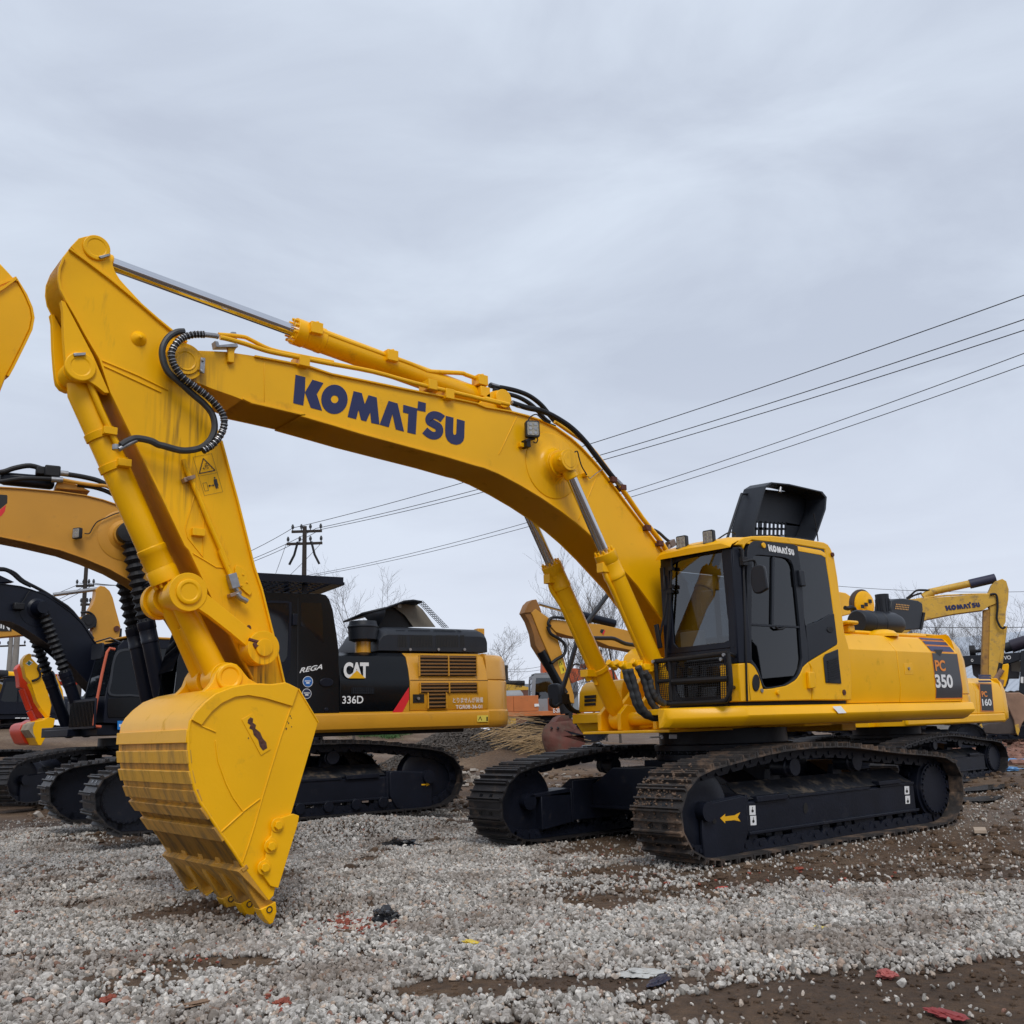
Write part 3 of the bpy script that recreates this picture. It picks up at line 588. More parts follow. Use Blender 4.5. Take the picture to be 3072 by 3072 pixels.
# --- boom cylinders
FT = Vector((1.24, 0, 1.34))
for s in (1, -1):
    Yc = s*.43; pr = Vector((PC.x, Yc, PC.z)); pb = Vector((FT.x, Yc, FT.z)); gz = 3.035; t = (PC.z-gz)/(PC.z-FT.z)
    c = hyd(ex, 'boom_cylinder', pr, pb, (pb-pr).length*t, .056, .112, M['yel'], clev=.115, eyew=.075)
    d = (pb-pr).normalized(); G = pr+d*(pb-pr).length*t
    b = MB(); side = Vector((.12, 0, 0))
    b.tube([G+d*.17+side*.9, G+d*.30+side*1.25+Vector((0, s*.02, 0)), G+d*.6+side*.95, G+d*1.35+side*.9, G+d*1.5+side*1.2], .024, 10, sm=4)
    b.box((-.04, -.05, -.05), (.05, .05, .05), 0, Matrix.Translation(G+d*.17+side*1.0)); b.lathe(G+d*1.28, d, [(0, .12), (0, .125), (.05, .125), (.05, .12)], 26)
    b.box((-.09, -.06, -.04), (.09, .06, .04), 0, Matrix.Translation(G+d*1.35+side*1.3)); b.cyl(G+d*1.32+side*1.7, G+d*1.44+side*1.75, .035, n=12)
    b.build('oil_pipe', M['yel'], c, .004)
b = MB(); b.cyl((PC.x, -.52, PC.z), (PC.x, .52, PC.z), .085, n=30)
for s in (1,-1): b.lathe((PC.x, s*.505, PC.z), (0, s, 0), [(0, .115), (.012, .115), (.012, .07), (.004, .068)], 30)
q = W('c4', 735, 745, Y=.45); b.cyl((q.x, .43, q.z+.0), (q.x+.03, .5, q.z), .02, n=8)
b.build('boom_pin', M['yel'], boom, .003)
# --- linkage and bucket
pa = W('c5', 1520, 1132, Y=.38)
Lk = WY('c5', [(520,420),(590,362),(680,350),(750,388),(795,470),(900,570),(1050,690),(1300,890),(1400,965),(1530,1020),(1600,1110),(1590,1200),(1520,1270),(1430,1280),(1360,1230),(1280,1105),(1100,955),(850,760),(700,662),(600,628),(530,570),(500,500)], .3)
for s in (1, -1):
    b = MB(); b.prism(Lk, s*.27, s*.33); b.cyl((pa.x, s*.18, pa.z), (pa.x, s*.37, pa.z), .135, n=34); b.cyl((pl.x, s*.262, pl.z), (pl.x, s*.335, pl.z), .15, n=34)
    b.cyl((pa.x, s*.37, pa.z), (pa.x, s*.39, pa.z), .07, n=26); b.lathe((pl.x, s*.335, pl.z), (0, s, 0), [(0, .1), (.014, .1), (.02, .09), (.02, .07), (.014, .065)], 30)
    b.build('side_link', M['yelarm'], ex, .004)
b = MB(); q = W('c5', 1365, 1045, Y=.33); b.cyl((q.x+.03, .36, q.z), (q.x-.05, .36, q.z-.02), .018, n=6); b.cyl((q.x-.01, .36, q.z-.03), (q.x-.03, .38, q.z-.06), .02, n=8); b.build('link_bolt', M['rust'], ex)
pk = W('c5', 1130, 1470, Y=.36)
b = MB()
for s in (1, -1):
    b.tube([(pl.x, s*.115, pl.z), ((pl.x+pk.x)/2+.0, s*.12, (pl.z+pk.z)/2), (pk.x, s*.14, pk.z)], lambda t: .085+.012*t, 20, sm=4)
    b.cyl((pl.x, s*.10, pl.z), (pl.x, s*.255, pl.z), .125, n=28); b.cyl((pk.x, s*.04, pk.z), (pk.x, s*.255, pk.z), .12, n=28)
m1, m2 = Vector((pl.x, 0, pl.z)), Vector((pk.x, 0, pk.z)); dd = (m2-m1).normalized(); nn = Vector((-dd.z, 0, dd.x))
b.prism([(p.x, p.z) for p in (m1+dd*.25+nn*.06, m2-dd*.05+nn*.06, m2-dd*.05-nn*.06, m1+dd*.25-nn*.06)], -.11, .11)
b.build('bucket_link', M['yelarm'], ex, .004)
# bucket
HB = .775
shell = WY('cb', [(1205,333),(1160,310),(1130,298),(1050,311),(980,305),(900,308),(800,328),(700,368),(630,425),(580,480),(552,530),(542,600),(541,700),(548,790),(562,880),(582,960),(612,1030),(650,1085),(735,1215),(810,1320),(880,1430)], HB)
lipe = WY('cb', [(880,1430),(1030,1632)], HB); front = WY('cb', [(1062,1615),(1170,1100),(1332,540),(1210,337)], HB)
sidep = shell+lipe[1:]+WY('cb', [(1060,1600),(1168,1100),(1332,540)], HB)
bu = MB()
for s in (1, -1): bu.prism(sidep, s*(HB-.03), s*HB)
n = len(shell); th = .03
P = [Vector(p) for p in shell]; cen = Vector((sum(p.x for p in P)/n, sum(p.y for p in P)/n)); inn = [p+(cen-p).normalized()*th for p in P]
v = [];
for p, q in zip(P, inn): v += [(p.x, HB-.031, p.y), (p.x, -HB+.031, p.y), (q.x, -HB+.031, q.y), (q.x, HB-.031, q.y)]
nf = 11; bu.add(v, [(i*4, i*4+1, i*4+5, i*4+4) for i in range(nf)]+[(i*4+3, i*4+7, i*4+6, i*4+2) for i in range(n-1)])
bucket = bu.build('bucket', M['yel'], ex, .004)
b = MB(); b.add(v, [(i*4, i*4+1, i*4+5, i*4+4) for i in range(nf, n-1)]+[(i*4+3, i*4+7, i*4+6, i*4+2) for i in range(nf, n-1)]); b.v = [(x, y*.999, z) for x, y, z in b.v]; b.build('bucket_back', M['yelworn2'], bucket)
b = MB()     # wear strips on the back, set proud of the shell
def hsh(t0, t1):   # shell points between two px heights
    pass
strips = [((545,585),(540,668)), ((540,712),(548,795)), ((553,838),(572,918)), ((585,955),(612,1030)), ((625,1060),(672,1128)), ((705,1180),(760,1262))]
for a_, c_ in strips:
    A, B = [Vector(q) for q in WY('cb', [a_, c_], HB)]; t = (B-A).normalized(); nn = Vector((t.y, -t.x));
    if (A+nn-cen).length < (A-cen).length: nn = -nn
    b.prism([tuple(A-nn*.02), tuple(B-nn*.02), tuple(B+nn*.018), tuple(A+nn*.018)], -HB-.006, HB+.003)
    ks = strips.index((a_, c_)); b.build('wear_strip', M['yel'] if ks == 0 else (M['yelworn'] if ks < 3 else M['yelworn2']), bucket, .004); b = MB()
A, B = [Vector(q) for q in WY('cb', [(872,1425),(885,1448)], HB)]
t = Vector((B-A)).normalized(); nn = Vector((t.y, -t.x)); nn = nn if (A+nn-cen).length > (A-cen).length else -nn
b.prism([tuple(A-nn*.02), tuple(B-nn*.02), tuple(B+nn*.03), tuple(A+nn*.03)], -HB-.008, HB+.006)
b.build('wear_strip', M['yelworn2'], bucket, .004)
b = MB(); A, B = [Vector(q) for q in WY('cb', [(872,1425),(1025,1625)], HB)]; t = (B-A).normalized(); nn = Vector((t.y, -t.x)); nn = nn if (A+nn-cen).length > (A-cen).length else -nn
b.prism([tuple(A-nn*.045), tuple(B-nn*.012), tuple(B+nn*.012), tuple(A+nn*.008)], -HB, HB-.001)
sl = WY('cb', [(620,1040),(650,1085),(735,1215),(810,1320),(880,1430)], HB)
b.strip(sl, -HB, HB-.002, -.006)
b.build('cutting_lip', M['yelworn2'], bucket, .003)
T = Vector(WY('cb', [(1068,1775)], HB)[0]); bd = (T-B); L_ = bd.length; bd.normalize(); bn = Vector((bd.y, -bd.x)); bn = bn if bn.dot(nn) > 0 else -bn
for k in range(5):
    yy = HB-.09-k*(2*HB-.18)/4
    e = MB()
    ad = [tuple(B-t*.36+nn*.01), tuple(B-t*.30+nn*.024), tuple(B+nn*.038), tuple(B+bd*L_*.42+bn*.05), tuple(B+bd*L_*.42-bn*.05), tuple(B-nn*.07), tuple(B-t*.22-nn*.045)]
    e.prism(ad, yy-.045, yy+.045); to = e.build('tooth', M['yelworn2'], bucket, .006)
    e = MB(); A0, A1 = B+bd*L_*.25, B+bd*L_*1.0
    e.loft([[Vector((p.x, yy+q, p.y)) for p, q in ((A0+bn*.062, -.066), (A0+bn*.062, .066), (A0-bn*.062, .066), (A0-bn*.062, -.066))],
            [Vector((p.x, yy+q, p.y)) for p, q in ((A0+bd*L_*.4+bn*.05, -.06), (A0+bd*L_*.4+bn*.05, .06), (A0+bd*L_*.4-bn*.05, .06), (A0+bd*L_*.4-bn*.05, -.06))],
            [Vector((p.x, yy+q, p.y)) for p, q in ((A1+bn*.008, -.045), (A1+bn*.008, .045), (A1-bn*.02, .045), (A1-bn*.02, -.045))]])
    e.build('tooth_tip', M['yel'] if k < 2 else M['yelworn'], to, .006)
    e = MB(); q = B+bd*L_*.42; e.lathe((q.x, yy+.062, q.y), (0, 1, 0), [(0, .024), (.006, .024), (.006, .017), (.0, .017)], 18); e.build('tooth_pin', M['decalblack'], to)
b = MB()     # near and far side cutter, hex bolts, top band, weld lines, rusty plate
sc_ = WY('cb', [(1170,1100),(1205,1112),(1198,1160),(1078,1553),(1030,1540),(960,1440),(965,1410),(1000,1370),(1005,1330),(1003,1270),(1035,1235),(1045,1150),(1060,1135)], HB)
for s in (1, -1): b = MB(); b.prism(sc_, s*(HB+.001), s*(HB+.028)); b.build('side_cutter', M['yel'], bucket, .004)
b = MB()
for a_ in ((1082,1170),(1040,1298),(1000,1428)):
    q = W('cb', *a_, Y=HB+.028); b.cyl((q.x, HB+.029, q.z), (q.x, HB+.036, q.z), .052, n=24); b.cyl((q.x, HB+.036, q.z), (q.x, HB+.062, q.z), .033, n=6); b.build('cutter_bolt', M['yel'], bucket, .003); b = MB()
b = MB(); band = WY('cb', [(556,528),(580,485),(640,420),(700,372),(800,332),(900,312),(1050,315),(1130,303),(1205,338),(1168,445),(1000,395),(900,378),(820,388),(740,425),(680,475),(640,525),(615,560)], HB)
b.prism(band, HB+.001, HB+.018)
for poly in ([(612,562),(705,602)], [(705,655),(720,780),(770,920),(810,1000),(872,1088),(975,1010)], [(872,1090),(738,1212)], [(1205,340),(1165,450),(1100,640),(1035,850),(990,1000),(940,1180),(905,1290),(868,1400)], [(1210,340),(1332,545)]):
    b.tube([Vector((p[0], HB+.002, p[1])) for p in WY('cb', poly, HB)], .007, 6)
b.tube([Vector((p[0], HB-.005, p[1])) for p in shell[10:]], .012, 8)
b.build('side_plate_trim', M['yel'], bucket, .002)
b = MB(); pq = [(862,525),(928,488),(1040,708),(980,746)]
b.prism(WY('cb', pq, HB), HB+.001, HB+.006); b.build('welded_plate', M['yel'], bucket, .002)
b = MB(); film(b, [Vector((p[0], HB+.0072, p[1])) for p in WY('cb', [(900,528),(915,512),(932,520),(930,545),(950,560),(945,580),(975,605),(990,640),(1012,665),(1018,700),(992,716),(972,690),(962,650),(935,620),(928,590),(908,580),(915,560),(898,548)], HB)])
for a_, r_ in (((1160,505),4),((1167,517),3),((1150,548),4),((1136,582),5),((1168,570),3),((1142,540),3),((905,640),4),((893,565),4)): film(b, [Vector((p[0], HB+.0022, p[1])) for p in WY('cb', _el(*a_, r_, r_*1.4, 8), HB)])
b.build('rust_patch', M['rustpatch'], bucket)
ear = WY('c5', [(800,1655),(870,1590),(920,1530),(960,1420),(1000,1360),(1060,1320),(1130,1305),(1200,1325),(1250,1375),(1290,1430),(1340,1490),(1420,1535),(1500,1600),(900,1700)], .33)
for s in (1, -1):
    b = MB(); b.prism(ear, s*.26, s*.33); b.lathe((pk.x, s*.33, pk.z), (0, s, 0), [(0, .105), (.012, .105), (.02, .095), (.02, .075), (.01, .07)], 30)
    b.build('bucket_ear', M['yel'], bucket, .005)
# --- hoses and steel pipes on the arm and boom
def hose(c_, pts, r, m, par, Y=None, Ys=None, name='hose', sm=6, n=10):
    b = MB(); q = [W(c_, *p, Y=(Ys[i] if Ys else Y)) for i, p in enumerate(pts)]; b.tube(q, r, n, sm=sm); return b.build(name, m, par)
h1 = [(1750,1215),(1660,1225),(1560,1290),(1500,1400),(1500,1530),(1560,1680),(1680,1790),(1800,1890)]
hose('S', [(100+a/3.864, 680+b_/3.864) for a, b_ in h1]+[(500+a/3.864, 900+b_/3.864) for a, b_ in ((150,950),(300,1090),(430,1200),(520,1310),(555,1430),(545,1540),(490,1640),(400,1710),(290,1740),(180,1745),(80,1725),(-40,1690))]+[(505-30, 1337-3),(450,1322),(410,1315),(385,1322),(362,1336)], .027, M['hose'], ex, Y=.31)
sp_ = [(430,400),(330,400),(250,415),(170,450),(100,520),(60,600),(60,680),(100,780),(190,900),(320,1000),(440,1090),(550,1190),(630,1290),(665,1380),(660,1480),(610,1590),(520,1690),(420,1750)]
q = smooth_path([W('c2', *p, Y=.36) for p in sp_], 6); b = MB(); b.tube(q, .026, 10); spr = b.build('hose', M['rubber'], ex)
b = MB(); k = 0; acc = 0
for i in range(len(q)-1):
    acc += (q[i+1]-q[i]).length
    while acc > k*.028:
        t = (q[i+1]-q[i]).normalized(); b.lathe(q[i]-t*.003, t, [(0, .026), (0, .031), (.006, .031), (.006, .026)], 10); k += 1
b.build('spring_guard', M['steel'], spr)
b = MB(); b.tube([W('c2', *p, Y=.36) for p in ((425,400),(560,415),(600,425))], .022, 12)
b.tube([W('cB', *p, Y=.31) for p in ((720,35),(660,65),(625,85))], .02, 12); b.cyl(W('cB', 612, 88, Y=.29), W('cB', 612, 60, Y=.29), .03)
b.tube([W('c5', *p, Y=.24) for p in ((1200,500),(1240,555),(1290,580),(1320,600))], .022, 12, sm=3); b.box((-.035, -.03, -.06), (.035, .03, .06), 0, Matrix.Translation(W('c5', 1155, 360, Y=.22)) @ Matrix.Rotation(R(18), 4, 'Y'))
b.cyl(W('c5', 1170, 420, Y=.22), W('c5', 1205, 480, Y=.22), .02)
b.prism(WY('c2', [(560,470),(600,480),(610,520),(820,500),(830,545),(575,545)], .3), .22, .3); b.prism(WY('c2', [(715,390),(745,375),(795,380),(815,450),(760,470),(720,430)], .1), .05, .12)
b.build('hose_coupling', M['steel'], ex, .003)
hose('c2', [(620,435),(700,450),(900,505),(1020,545),(1200,600),(1500,660),(1932,745)], .021, M['yel'], ex, Y=.27, name='steel_pipe', sm=4)
hose('c2', [(600,400),(730,410),(900,430),(980,465),(1200,570),(1500,640),(1932,722)], .019, M['yel'], ex, Y=.12, name='steel_pipe', sm=4)
hose('c3', [(0,397),(300,455),(700,530),(1100,640),(1500,735),(1932,838)], .022, M['yel'], ex, Y=.27, name='steel_pipe', sm=3)
hose('c4', [(0,145),(250,205)], .022, M['yel'], ex, Y=.27, name='steel_pipe', sm=1)
b = MB(); q0 = W('c2', 735, 545, Y=.25)
b.prism(WY('c2', [(700,545),(800,560),(775,600),(770,735),(700,725)], .25), .24, .275); b.build('hose_bracket', M['yel'], boom, .004)
for c_, x_, y_ in (('c2',1580,690),('c3',1430,735),('c3',1265,645)):
    q = W(c_, x_, y_, Y=.26); b = MB(); b.box((q.x-.05, .12, q.z-.07), (q.x+.05, .3, q.z+.03)); b.build('pipe_bracket', M['yel'], ex, .004)
b = MB(); b.prism(WY('c5', [(1110,510),(1240,470),(1250,510),(1120,550)], .23), .18, .25); b.prism(WY('c6', [(370,915),(500,875),(510,915),(385,965)], .2), .174, .24); b.cyl(W('c6', 450, 905, Y=.24), W('c6', 450, 905, Y=.255), .016); b.build('hose_clamp', mat('pinkish_clamp', (.30, .20, .14), .4, metal=.4), ex, .003)
hose('c6', [(390,690),(420,790),(480,930),(560,1110),(700,1450),(905,1920)], .021, M['yelarm'], ex, Y=.2, name='steel_pipe', sm=3)
hose('c5', [(1000,0),(1060,140),(1130,300)], .021, M['yelarm'], ex, Y=.2, name='steel_pipe', sm=3)
hose('S', [(270,1150),(300,1225),(335,1300),(352,1335)], .024, M['yelarm'], ex, Y=.13, name='steel_pipe', sm=2)
b = MB(); ax_ = (plk-bcp).normalized()
for px_ in ((308,1303),(357,1395)):
    q = W('S', *px_, Y=0); t_ = (q-bcp).dot(ax_); cc_ = bcp+ax_*t_; b.lathe(cc_-ax_*.03, ax_, [(0, .112), (0, .12), (.06, .12), (.06, .112)], 28); b.box((-.05, .1, -.03), (.05, .17, .03), 0, Matrix.Translation(cc_+Vector((-.03, 0, 0))))
b.build('cylinder_clamp', M['yelarm'], bcy, .003)
# pipe along the arm cylinder
hose('c3', [(140,120),(400,220),(860,385),(1050,450),(1190,510),(1260,530),(1550,545),(1600,560),(1740,610)], .023, M['yel'], ex, Y=.10, name='steel_pipe', sm=4)
b = MB()
for px_, py_ in ((140,120),(870,385),(1740,620),(1760,735)):
    q = W('c3', px_, py_, Y=.1); b.box((q.x-.06, .03, q.z-.06), (q.x+.06, .16, q.z+.05)); b.cyl((q.x-.03, .1, q.z+.05), (q.x-.03, .1, q.z+.08), .02, n=6)
b.build('pipe_flange', M['yel'], ac, .006)
hose('c4', [(60,20),(120,35),(200,45),(330,75),(450,125),(560,210),(650,320),(700,380)], .026, M['rubber'], ex, Y=.05)
hose('c4', [(100,60),(200,95),(330,130),(440,190),(520,260),(590,340),(640,380)], .024, M['rubber'], ex, Y=.12)
hose('c4', [(280,190),(420,235),(560,265),(700,330),(850,430),(980,560),(1080,690),(1180,820),(1270,930)], .03, M['rubber'], ex, Y=.27)
b = MB(); b.tube([W('c4', *p, Y=.27) for p in ((270,185),(330,215),(415,235))], .024, 10); b.tube([W('c4', *p, Y=.27) for p in ((1262,920),(1330,985))], .03, 10); b.tube([W('c4', *p, Y=.05) for p in ((70,12),(145,35))], .026, 10)
b.build('hose_coupling', M['steel'], ex)
hose('c4', [(1320,990),(1400,1095),(1540,1300),(1700,1500),(1790,1640),(1800,1665)], .022, M['yel'], ex, Y=.27, name='steel_pipe', sm=2)
hose('c4', [(690,370),(850,480),(1020,600),(1150,760),(1250,900),(1360,1060),(1510,1275),(1690,1510),(1770,1630)], .022, M['yel'], ex, Y=.16, name='steel_pipe', sm=2)
b = MB()
for a_ in ((1240,935),(1330,1010),(1570,1400),(1690,1550)):
    q = W('c4', *a_, Y=.25); b = MB(); b.box((q.x-.04, .13, q.z-.03), (q.x+.04, .3, q.z+.03)); b.build('pipe_bracket', M['rust'], ex, .004)
hose('c4', [(1650,1415),(1700,1445),(1760,1500),(1800,1530)], .018, M['hose'], ex, Y=.0)
b = MB(); b.box((-.05, -.04, -.04), (.05, .04, .04), 0, Matrix.Translation(W('c4', 1812, 1550, Y=0)) @ Matrix.Rotation(R(25), 4, 'Y')); b.tube([W('c4', *p, Y=0.02) for p in ((1800,1560),(1790,1610),(1815,1650))], .02, 8); b.build('hose_elbow', mat('dull_elbow', (.2, .15, .13), .5, metal=.5), ex, .005)
hose('c4', [(860,685),(905,655),(925,720),(950,800),(985,860),(1000,885)], .007, M['rubber'], ex, Y=.3, sm=5, n=6)
hose('c4', [(990,880),(1030,920),(1090,870),(1160,825)], .005, M['steel'], ex, Y=.26, sm=1, n=6)
b = MB(); q = W('c4', 975, 890, Y=.24); b.box((q.x-.03, .235, q.z-.02), (q.x+.03, .29, q.z+.02)); q = W('c4', 360, 600, Y=.24); b.box((q.x-.02, .235, q.z-.025), (q.x+.03, .28, q.z+.02)); b.build('grease_block', M['yel'], boom, .004)
# work lamp on the boom
def lamp(parent, p, name='work_lamp', yaw=0, s=1, face='Y'):
    b = MB(); Mt = Matrix.Translation(p) @ Matrix.Rotation(yaw, 4, 'Z')
    b.prism(rrect(-.055*s, .055*s, -.065*s, .065*s, .015*s), -.025*s, .02*s, 0, 'X' if face == 'X' else 'Y', Mt); o = b.build(name, M['plastic'], parent, .004)
    b = MB(); b.prism(rrect(-.044*s, .044*s, -.053*s, .053*s, .01*s), .021*s, .026*s, 0, 'X' if face == 'X' else 'Y', Mt)
    b.build('lamp_lens', M['lamp'], o)
    b = MB()
    for i in range(2):
        for j in range(3):
            pp = [(x, y_) for x, y_ in circ((i-.5)*.04*s, (j-1)*.034*s, .012*s, 10)]; b.prism(pp, .0265*s, .029*s, 0, 'X' if face == 'X' else 'Y', Mt)
    b.build('lamp_led', M['steel'], o)
    return o
lamp(boom, W('c4', 472, 445, Y=.34), yaw=R(-25), s=1.35)
b = MB(); q = [W('c4', *p, Y=.32) for p in ((475,510),(490,535),(450,540),(405,560))]; b.tube(q, .016, 8); q = W('c4', 400, 580, Y=.27); b.box((q.x-.03, .24, q.z-.05), (q.x+.02, .33, q.z+.03)); b.build('lamp_bracket', M['rubber'], boom, .004)
hose('c4', [(430,480),(425,400),(450,330),(510,300),(560,340),(600,370),(700,410)], .007, M['rubber'], ex, Y=.33, n=6)
hose('c4', [(500,500),(525,540),(510,575),(480,565)], .006, M['rubber'], ex, Y=.33, n=6)
# ------------------------------------------------------------------ MAIN EXCAVATOR: upper structure
b = MB(); b.box((-2.9, -.62, 1.2), (.92, .62, 1.34)); b.box((-2.6, -1.38, 1.24), (.85, 1.38, 1.4)); b.box((.85, .68, 1.24), (1.35, 1.38, 1.4)); b.box((-.3, -1.3, 1.201), (.2, 1.3, 1.239))
b.build('revolving_frame', M['yel'], ex, .01)
b = MB()
for y in (-.62, -.30, .24, .56): b.prism([(.1, 1.34), (1.3, 1.2), (1.42, 1.22), (1.42, 1.4), (1.3, 1.5), (1.12, 1.46), (.5, 2.0), (.35, 2.05), (.1, 1.95)], y, y+.06)
b.box((.6, -.66, 1.185), (1.62, .66, 1.215)); b.cyl((FT.x, -.66, FT.z), (FT.x, .66, FT.z), .075, n=24)
for s in (1, -1): b.lathe((FT.x, s*.62, FT.z), (0, s, 0), [(0, .13), (.03, .13), (.03, .09), (.02, .08)], 26)
b.build('boom_bracket', M['yel'], ex, .008)
# side deck with its bent front end
def skirt(pts, sgn):
    secs = []
    for x, y in pts:
        secs.append([(x, sgn*(y-.10), 1.425), (x, sgn*(y-.02), 1.42), (x, sgn*y, 1.405), (x, sgn*(y+.035), 1.33), (x, sgn*(y+.03), 1.31), (x, sgn*(y-.05), 1.235), (x, sgn*(y-.10), 1.225)])
    secs.append([(a[0]-.0 if i in (0,) else a[0], a[1], a[2]) for i, a in enumerate(secs[-1])])
    return secs[:-1]
b = MB(); sk = skirt([(-3.17, 1.42), (-3.16, 1.47), (1.40, 1.50), (1.44, 1.49), (1.93, .99), (1.96, .93)], 1)
sk[0] = [(p[0]+.12*max(0, (1.42-p[2])/.2), p[1], p[2]) for p in sk[0]]; sk[1] = [(p[0]+.12*max(0, (1.42-p[2])/.2), p[1], p[2]) for p in sk[1]]
b.loft(sk); b.prism([(1.3, .62), (1.3, 1.42), (1.42, 1.41), (1.88, .92), (1.9, .62)], 1.36, 1.42, 0, 'Z')
b.build('deck_skirt', M['yel'], ex, .01)
b = MB(); b.box((-3.0, -1.47, 1.23), (.9, -1.37, 1.42)); b.build('deck_skirt', M['yel'], ex, .02)
b = MB(); q = WY('cc', [(1430,1738),(1490,1735),(1520,1785),(1462,1788)], 1.5); b.add([(q[0][0], 1.523, q[0][1]), (q[1][0], 1.523, q[1][1]), (q[2][0], 1.542, q[2][1]), (q[3][0], 1.542, q[3][1])], [(0, 1, 2, 3)]); b.build('paper_sticker', M['white'], ex)
# black gap strip between deck and housing
b = MB(); b.box((-.45, .42, 1.42), (1.40, 1.40, 1.462)); b.build('floor_seal', M['rubber'], ex)
# engine housing
sec = [(1.40, 1.43), (1.43, 1.60), (1.43, 2.025), (1.415, 2.045), (1.30, 2.20), (1.27, 2.222), (1.20, 2.235), (.6, 2.25), (-1.25, 2.25), (-1.40, 2.1), (-1.40, 1.43)]
b = MB(); b.loft([[(x, y, z) for y, z in sec] for x in (-.46, -1.545)]); b.build('side_door', M['yel'], ex, .006, ang=14)
b = MB(); b.loft([[(x, y, z) for y, z in sec] for x in (-1.556, -2.33, -2.99)]); d2 = b.build('side_door', M['yel'], ex, .006, ang=14)
b = MB(); sec2 = [(y+(.004 if y > 0 else -.004), z) for y, z in sec[1:6]]
def panel_on(secpts, x0, x1, off, m, name, par, taper=0):
    bb = MB(); v = []
    for i, (y, z) in enumerate(secpts):
        v += [(x0, y+off, z+(off if y < 1.4 else 0)), (x1+taper*(2.2-z), y+off, z+(off if y < 1.4 else 0))]
    bb.add(v, [(2*i, 2*i+1, 2*i+3, 2*i+2) for i in range(len(secpts)-1)]); return bb.build(name, m, par)
dark = [(1.403, 1.475), (1.43, 1.60), (1.43, 1.95)]
def lerpz(z):
    for (y0, z0), (y1, z1) in zip(sec, sec[1:]):
        if z0 <= z <= z1: return y0+(y1-y0)*(z-z0)/(z1-z0)
def band(z0, z1, n=6): return [(lerpz(z0+(z1-z0)*i/n), z0+(z1-z0)*i/n) for i in range(n+1)]
panel_on(band(1.46, 2.03, 10), -2.345, -2.965, .003, M['orange'], 'decal_border', d2, -.06)
panel_on(band(1.475, 2.02, 10), -2.355, -2.95, .005, M['decalgrey'], 'decal', d2, -.06)
for z0, z1 in ((2.045, 2.11), (2.13, 2.175), (2.195, 2.22)):
    panel_on(band(z0-.008, z1+.008, 3), -2.36, -2.93, .003, M['orange'], 'decal_border', d2); panel_on(band(z0, z1, 3), -2.365, -2.925, .005, M['decalnavy'], 'decal', d2)
f = [W('cr', *p, Y=1.437) for p in ((965,825),(1048,825),(1022,882))]; b = MB(); film(b, [(p.x, 1.437, p.z) for p in f]); b.build('decal', M['decalblack'], d2)
q = W('cr', 985, 1002, Y=1.438); put_text('lettering', 'PC', M['orange'], d2, q, (-1, 0, 0), (0, 0, 1), .135, .245, .03, off=.002)
q = W('cr', 988, 1142, Y=1.438); put_text('lettering', '350', M['white'], d2, q, (-1, 0, 0), (0, 0, 1), .165, .42, .035, off=.002)
b = MB(); q = WY('cr', [(722,940),(790,935),(800,1030),(730,1030)], 1.433); b.prism(q, 1.428, 1.434); b.build('latch_plate', M['yel'], d2, .003)
b = MB(); q = WY('cr', [(728,955),(780,952),(782,1012),(730,1014)], 1.435); b.prism(q, 1.4345, 1.436); b.build('latch_recess', M['yel'], d2, .003)
b = MB(); q = W('cr', 760, 982, Y=1.437); b.cyl((q.x, 1.436, q.z), (q.x, 1.45, q.z), .018); b.build('latch', M['steel'], d2)
# counterweight
def plan(ins, xo=0):
    o = [(-3.0, 1.40-ins*.3), (-3.16, 1.40-ins*.8), (-3.27+ins*.2, 1.375-ins), (-3.35+ins*.5, 1.31-ins), (-3.41+ins*.8, 1.20-ins*.8), (-3.48+ins, .8), (-3.53+ins, .4), (-3.54+ins, 0)]
    o += [(x, -y) for x, y in o[-2::-1]]; return o
b = MB(); lo = []
for z, ins in ((1.215, .12), (1.24, .06), (1.30, .015), (1.42, 0), (1.50, 0), (1.51, .02), (1.52, .02), (1.53, 0), (1.95, .015), (2.1, .05), (2.2, .12), (2.26, .22), (2.285, .34)):
    lo.append([(x, y, z) for x, y in plan(ins)])
b.loft(lo); b.build('counterweight', M['yel'], ex, 0, ang=40)
# things on top of the engine housing
b = MB(); a0, a1 = W('cr', 290, 600, Y=.95), W('cr', 640, 600, Y=.95); zc = W('cr', 400, 600, Y=.95).z
mx0 = W('cr', 330, 595, Y=.95); b.lathe((mx0.x, .95, mx0.z), (-1, 0, 0), [(0, .0), (0, .13), (.03, .15), (.22, .15), (.225, .155), (.24, .155), (.245, .15), (.45, .15), (.455, .155), (.47, .155), (.475, .15), (.8, .15), (.92, .12), (.95, .05)], 36)
b.build('muffler', M['plastic'], ex, 0)
ex0 = W('cr', 550, 560, Y=.95); ext = W('cr', 538, 368, Y=.95); b = MB(); b.lathe((ext.x, .95, ex0.z-.1), (0, 0, 1), [(0, .12), (.08, .1), (.12, .085), (.16, .08), (ext.z-ex0.z+.1, .085), (ext.z-ex0.z+.1, .075), (ext.z-ex0.z-.0, .07)], 24)
for k in range(12):
    an = 2*math.pi*k/12; b.box((-.006, .078, .18), (.006, .09, ext.z-ex0.z+.04), 0, Matrix.Translation((ext.x, .95, ex0.z-.1)) @ Matrix.Rotation(an, 4, 'Z'))
b.build('exhaust_stack', M['plastic'], ex)
b = MB(); q = W('cr', 560, 655, Y=1.2); b.lathe((q.x, 1.15, 2.22), (0, 0, 1), [(0, .2), (.03, .195), (.07, .15), (.09, .08), (.095, 0.01)], 28); b.build('housing_dome', M['yel'], ex)
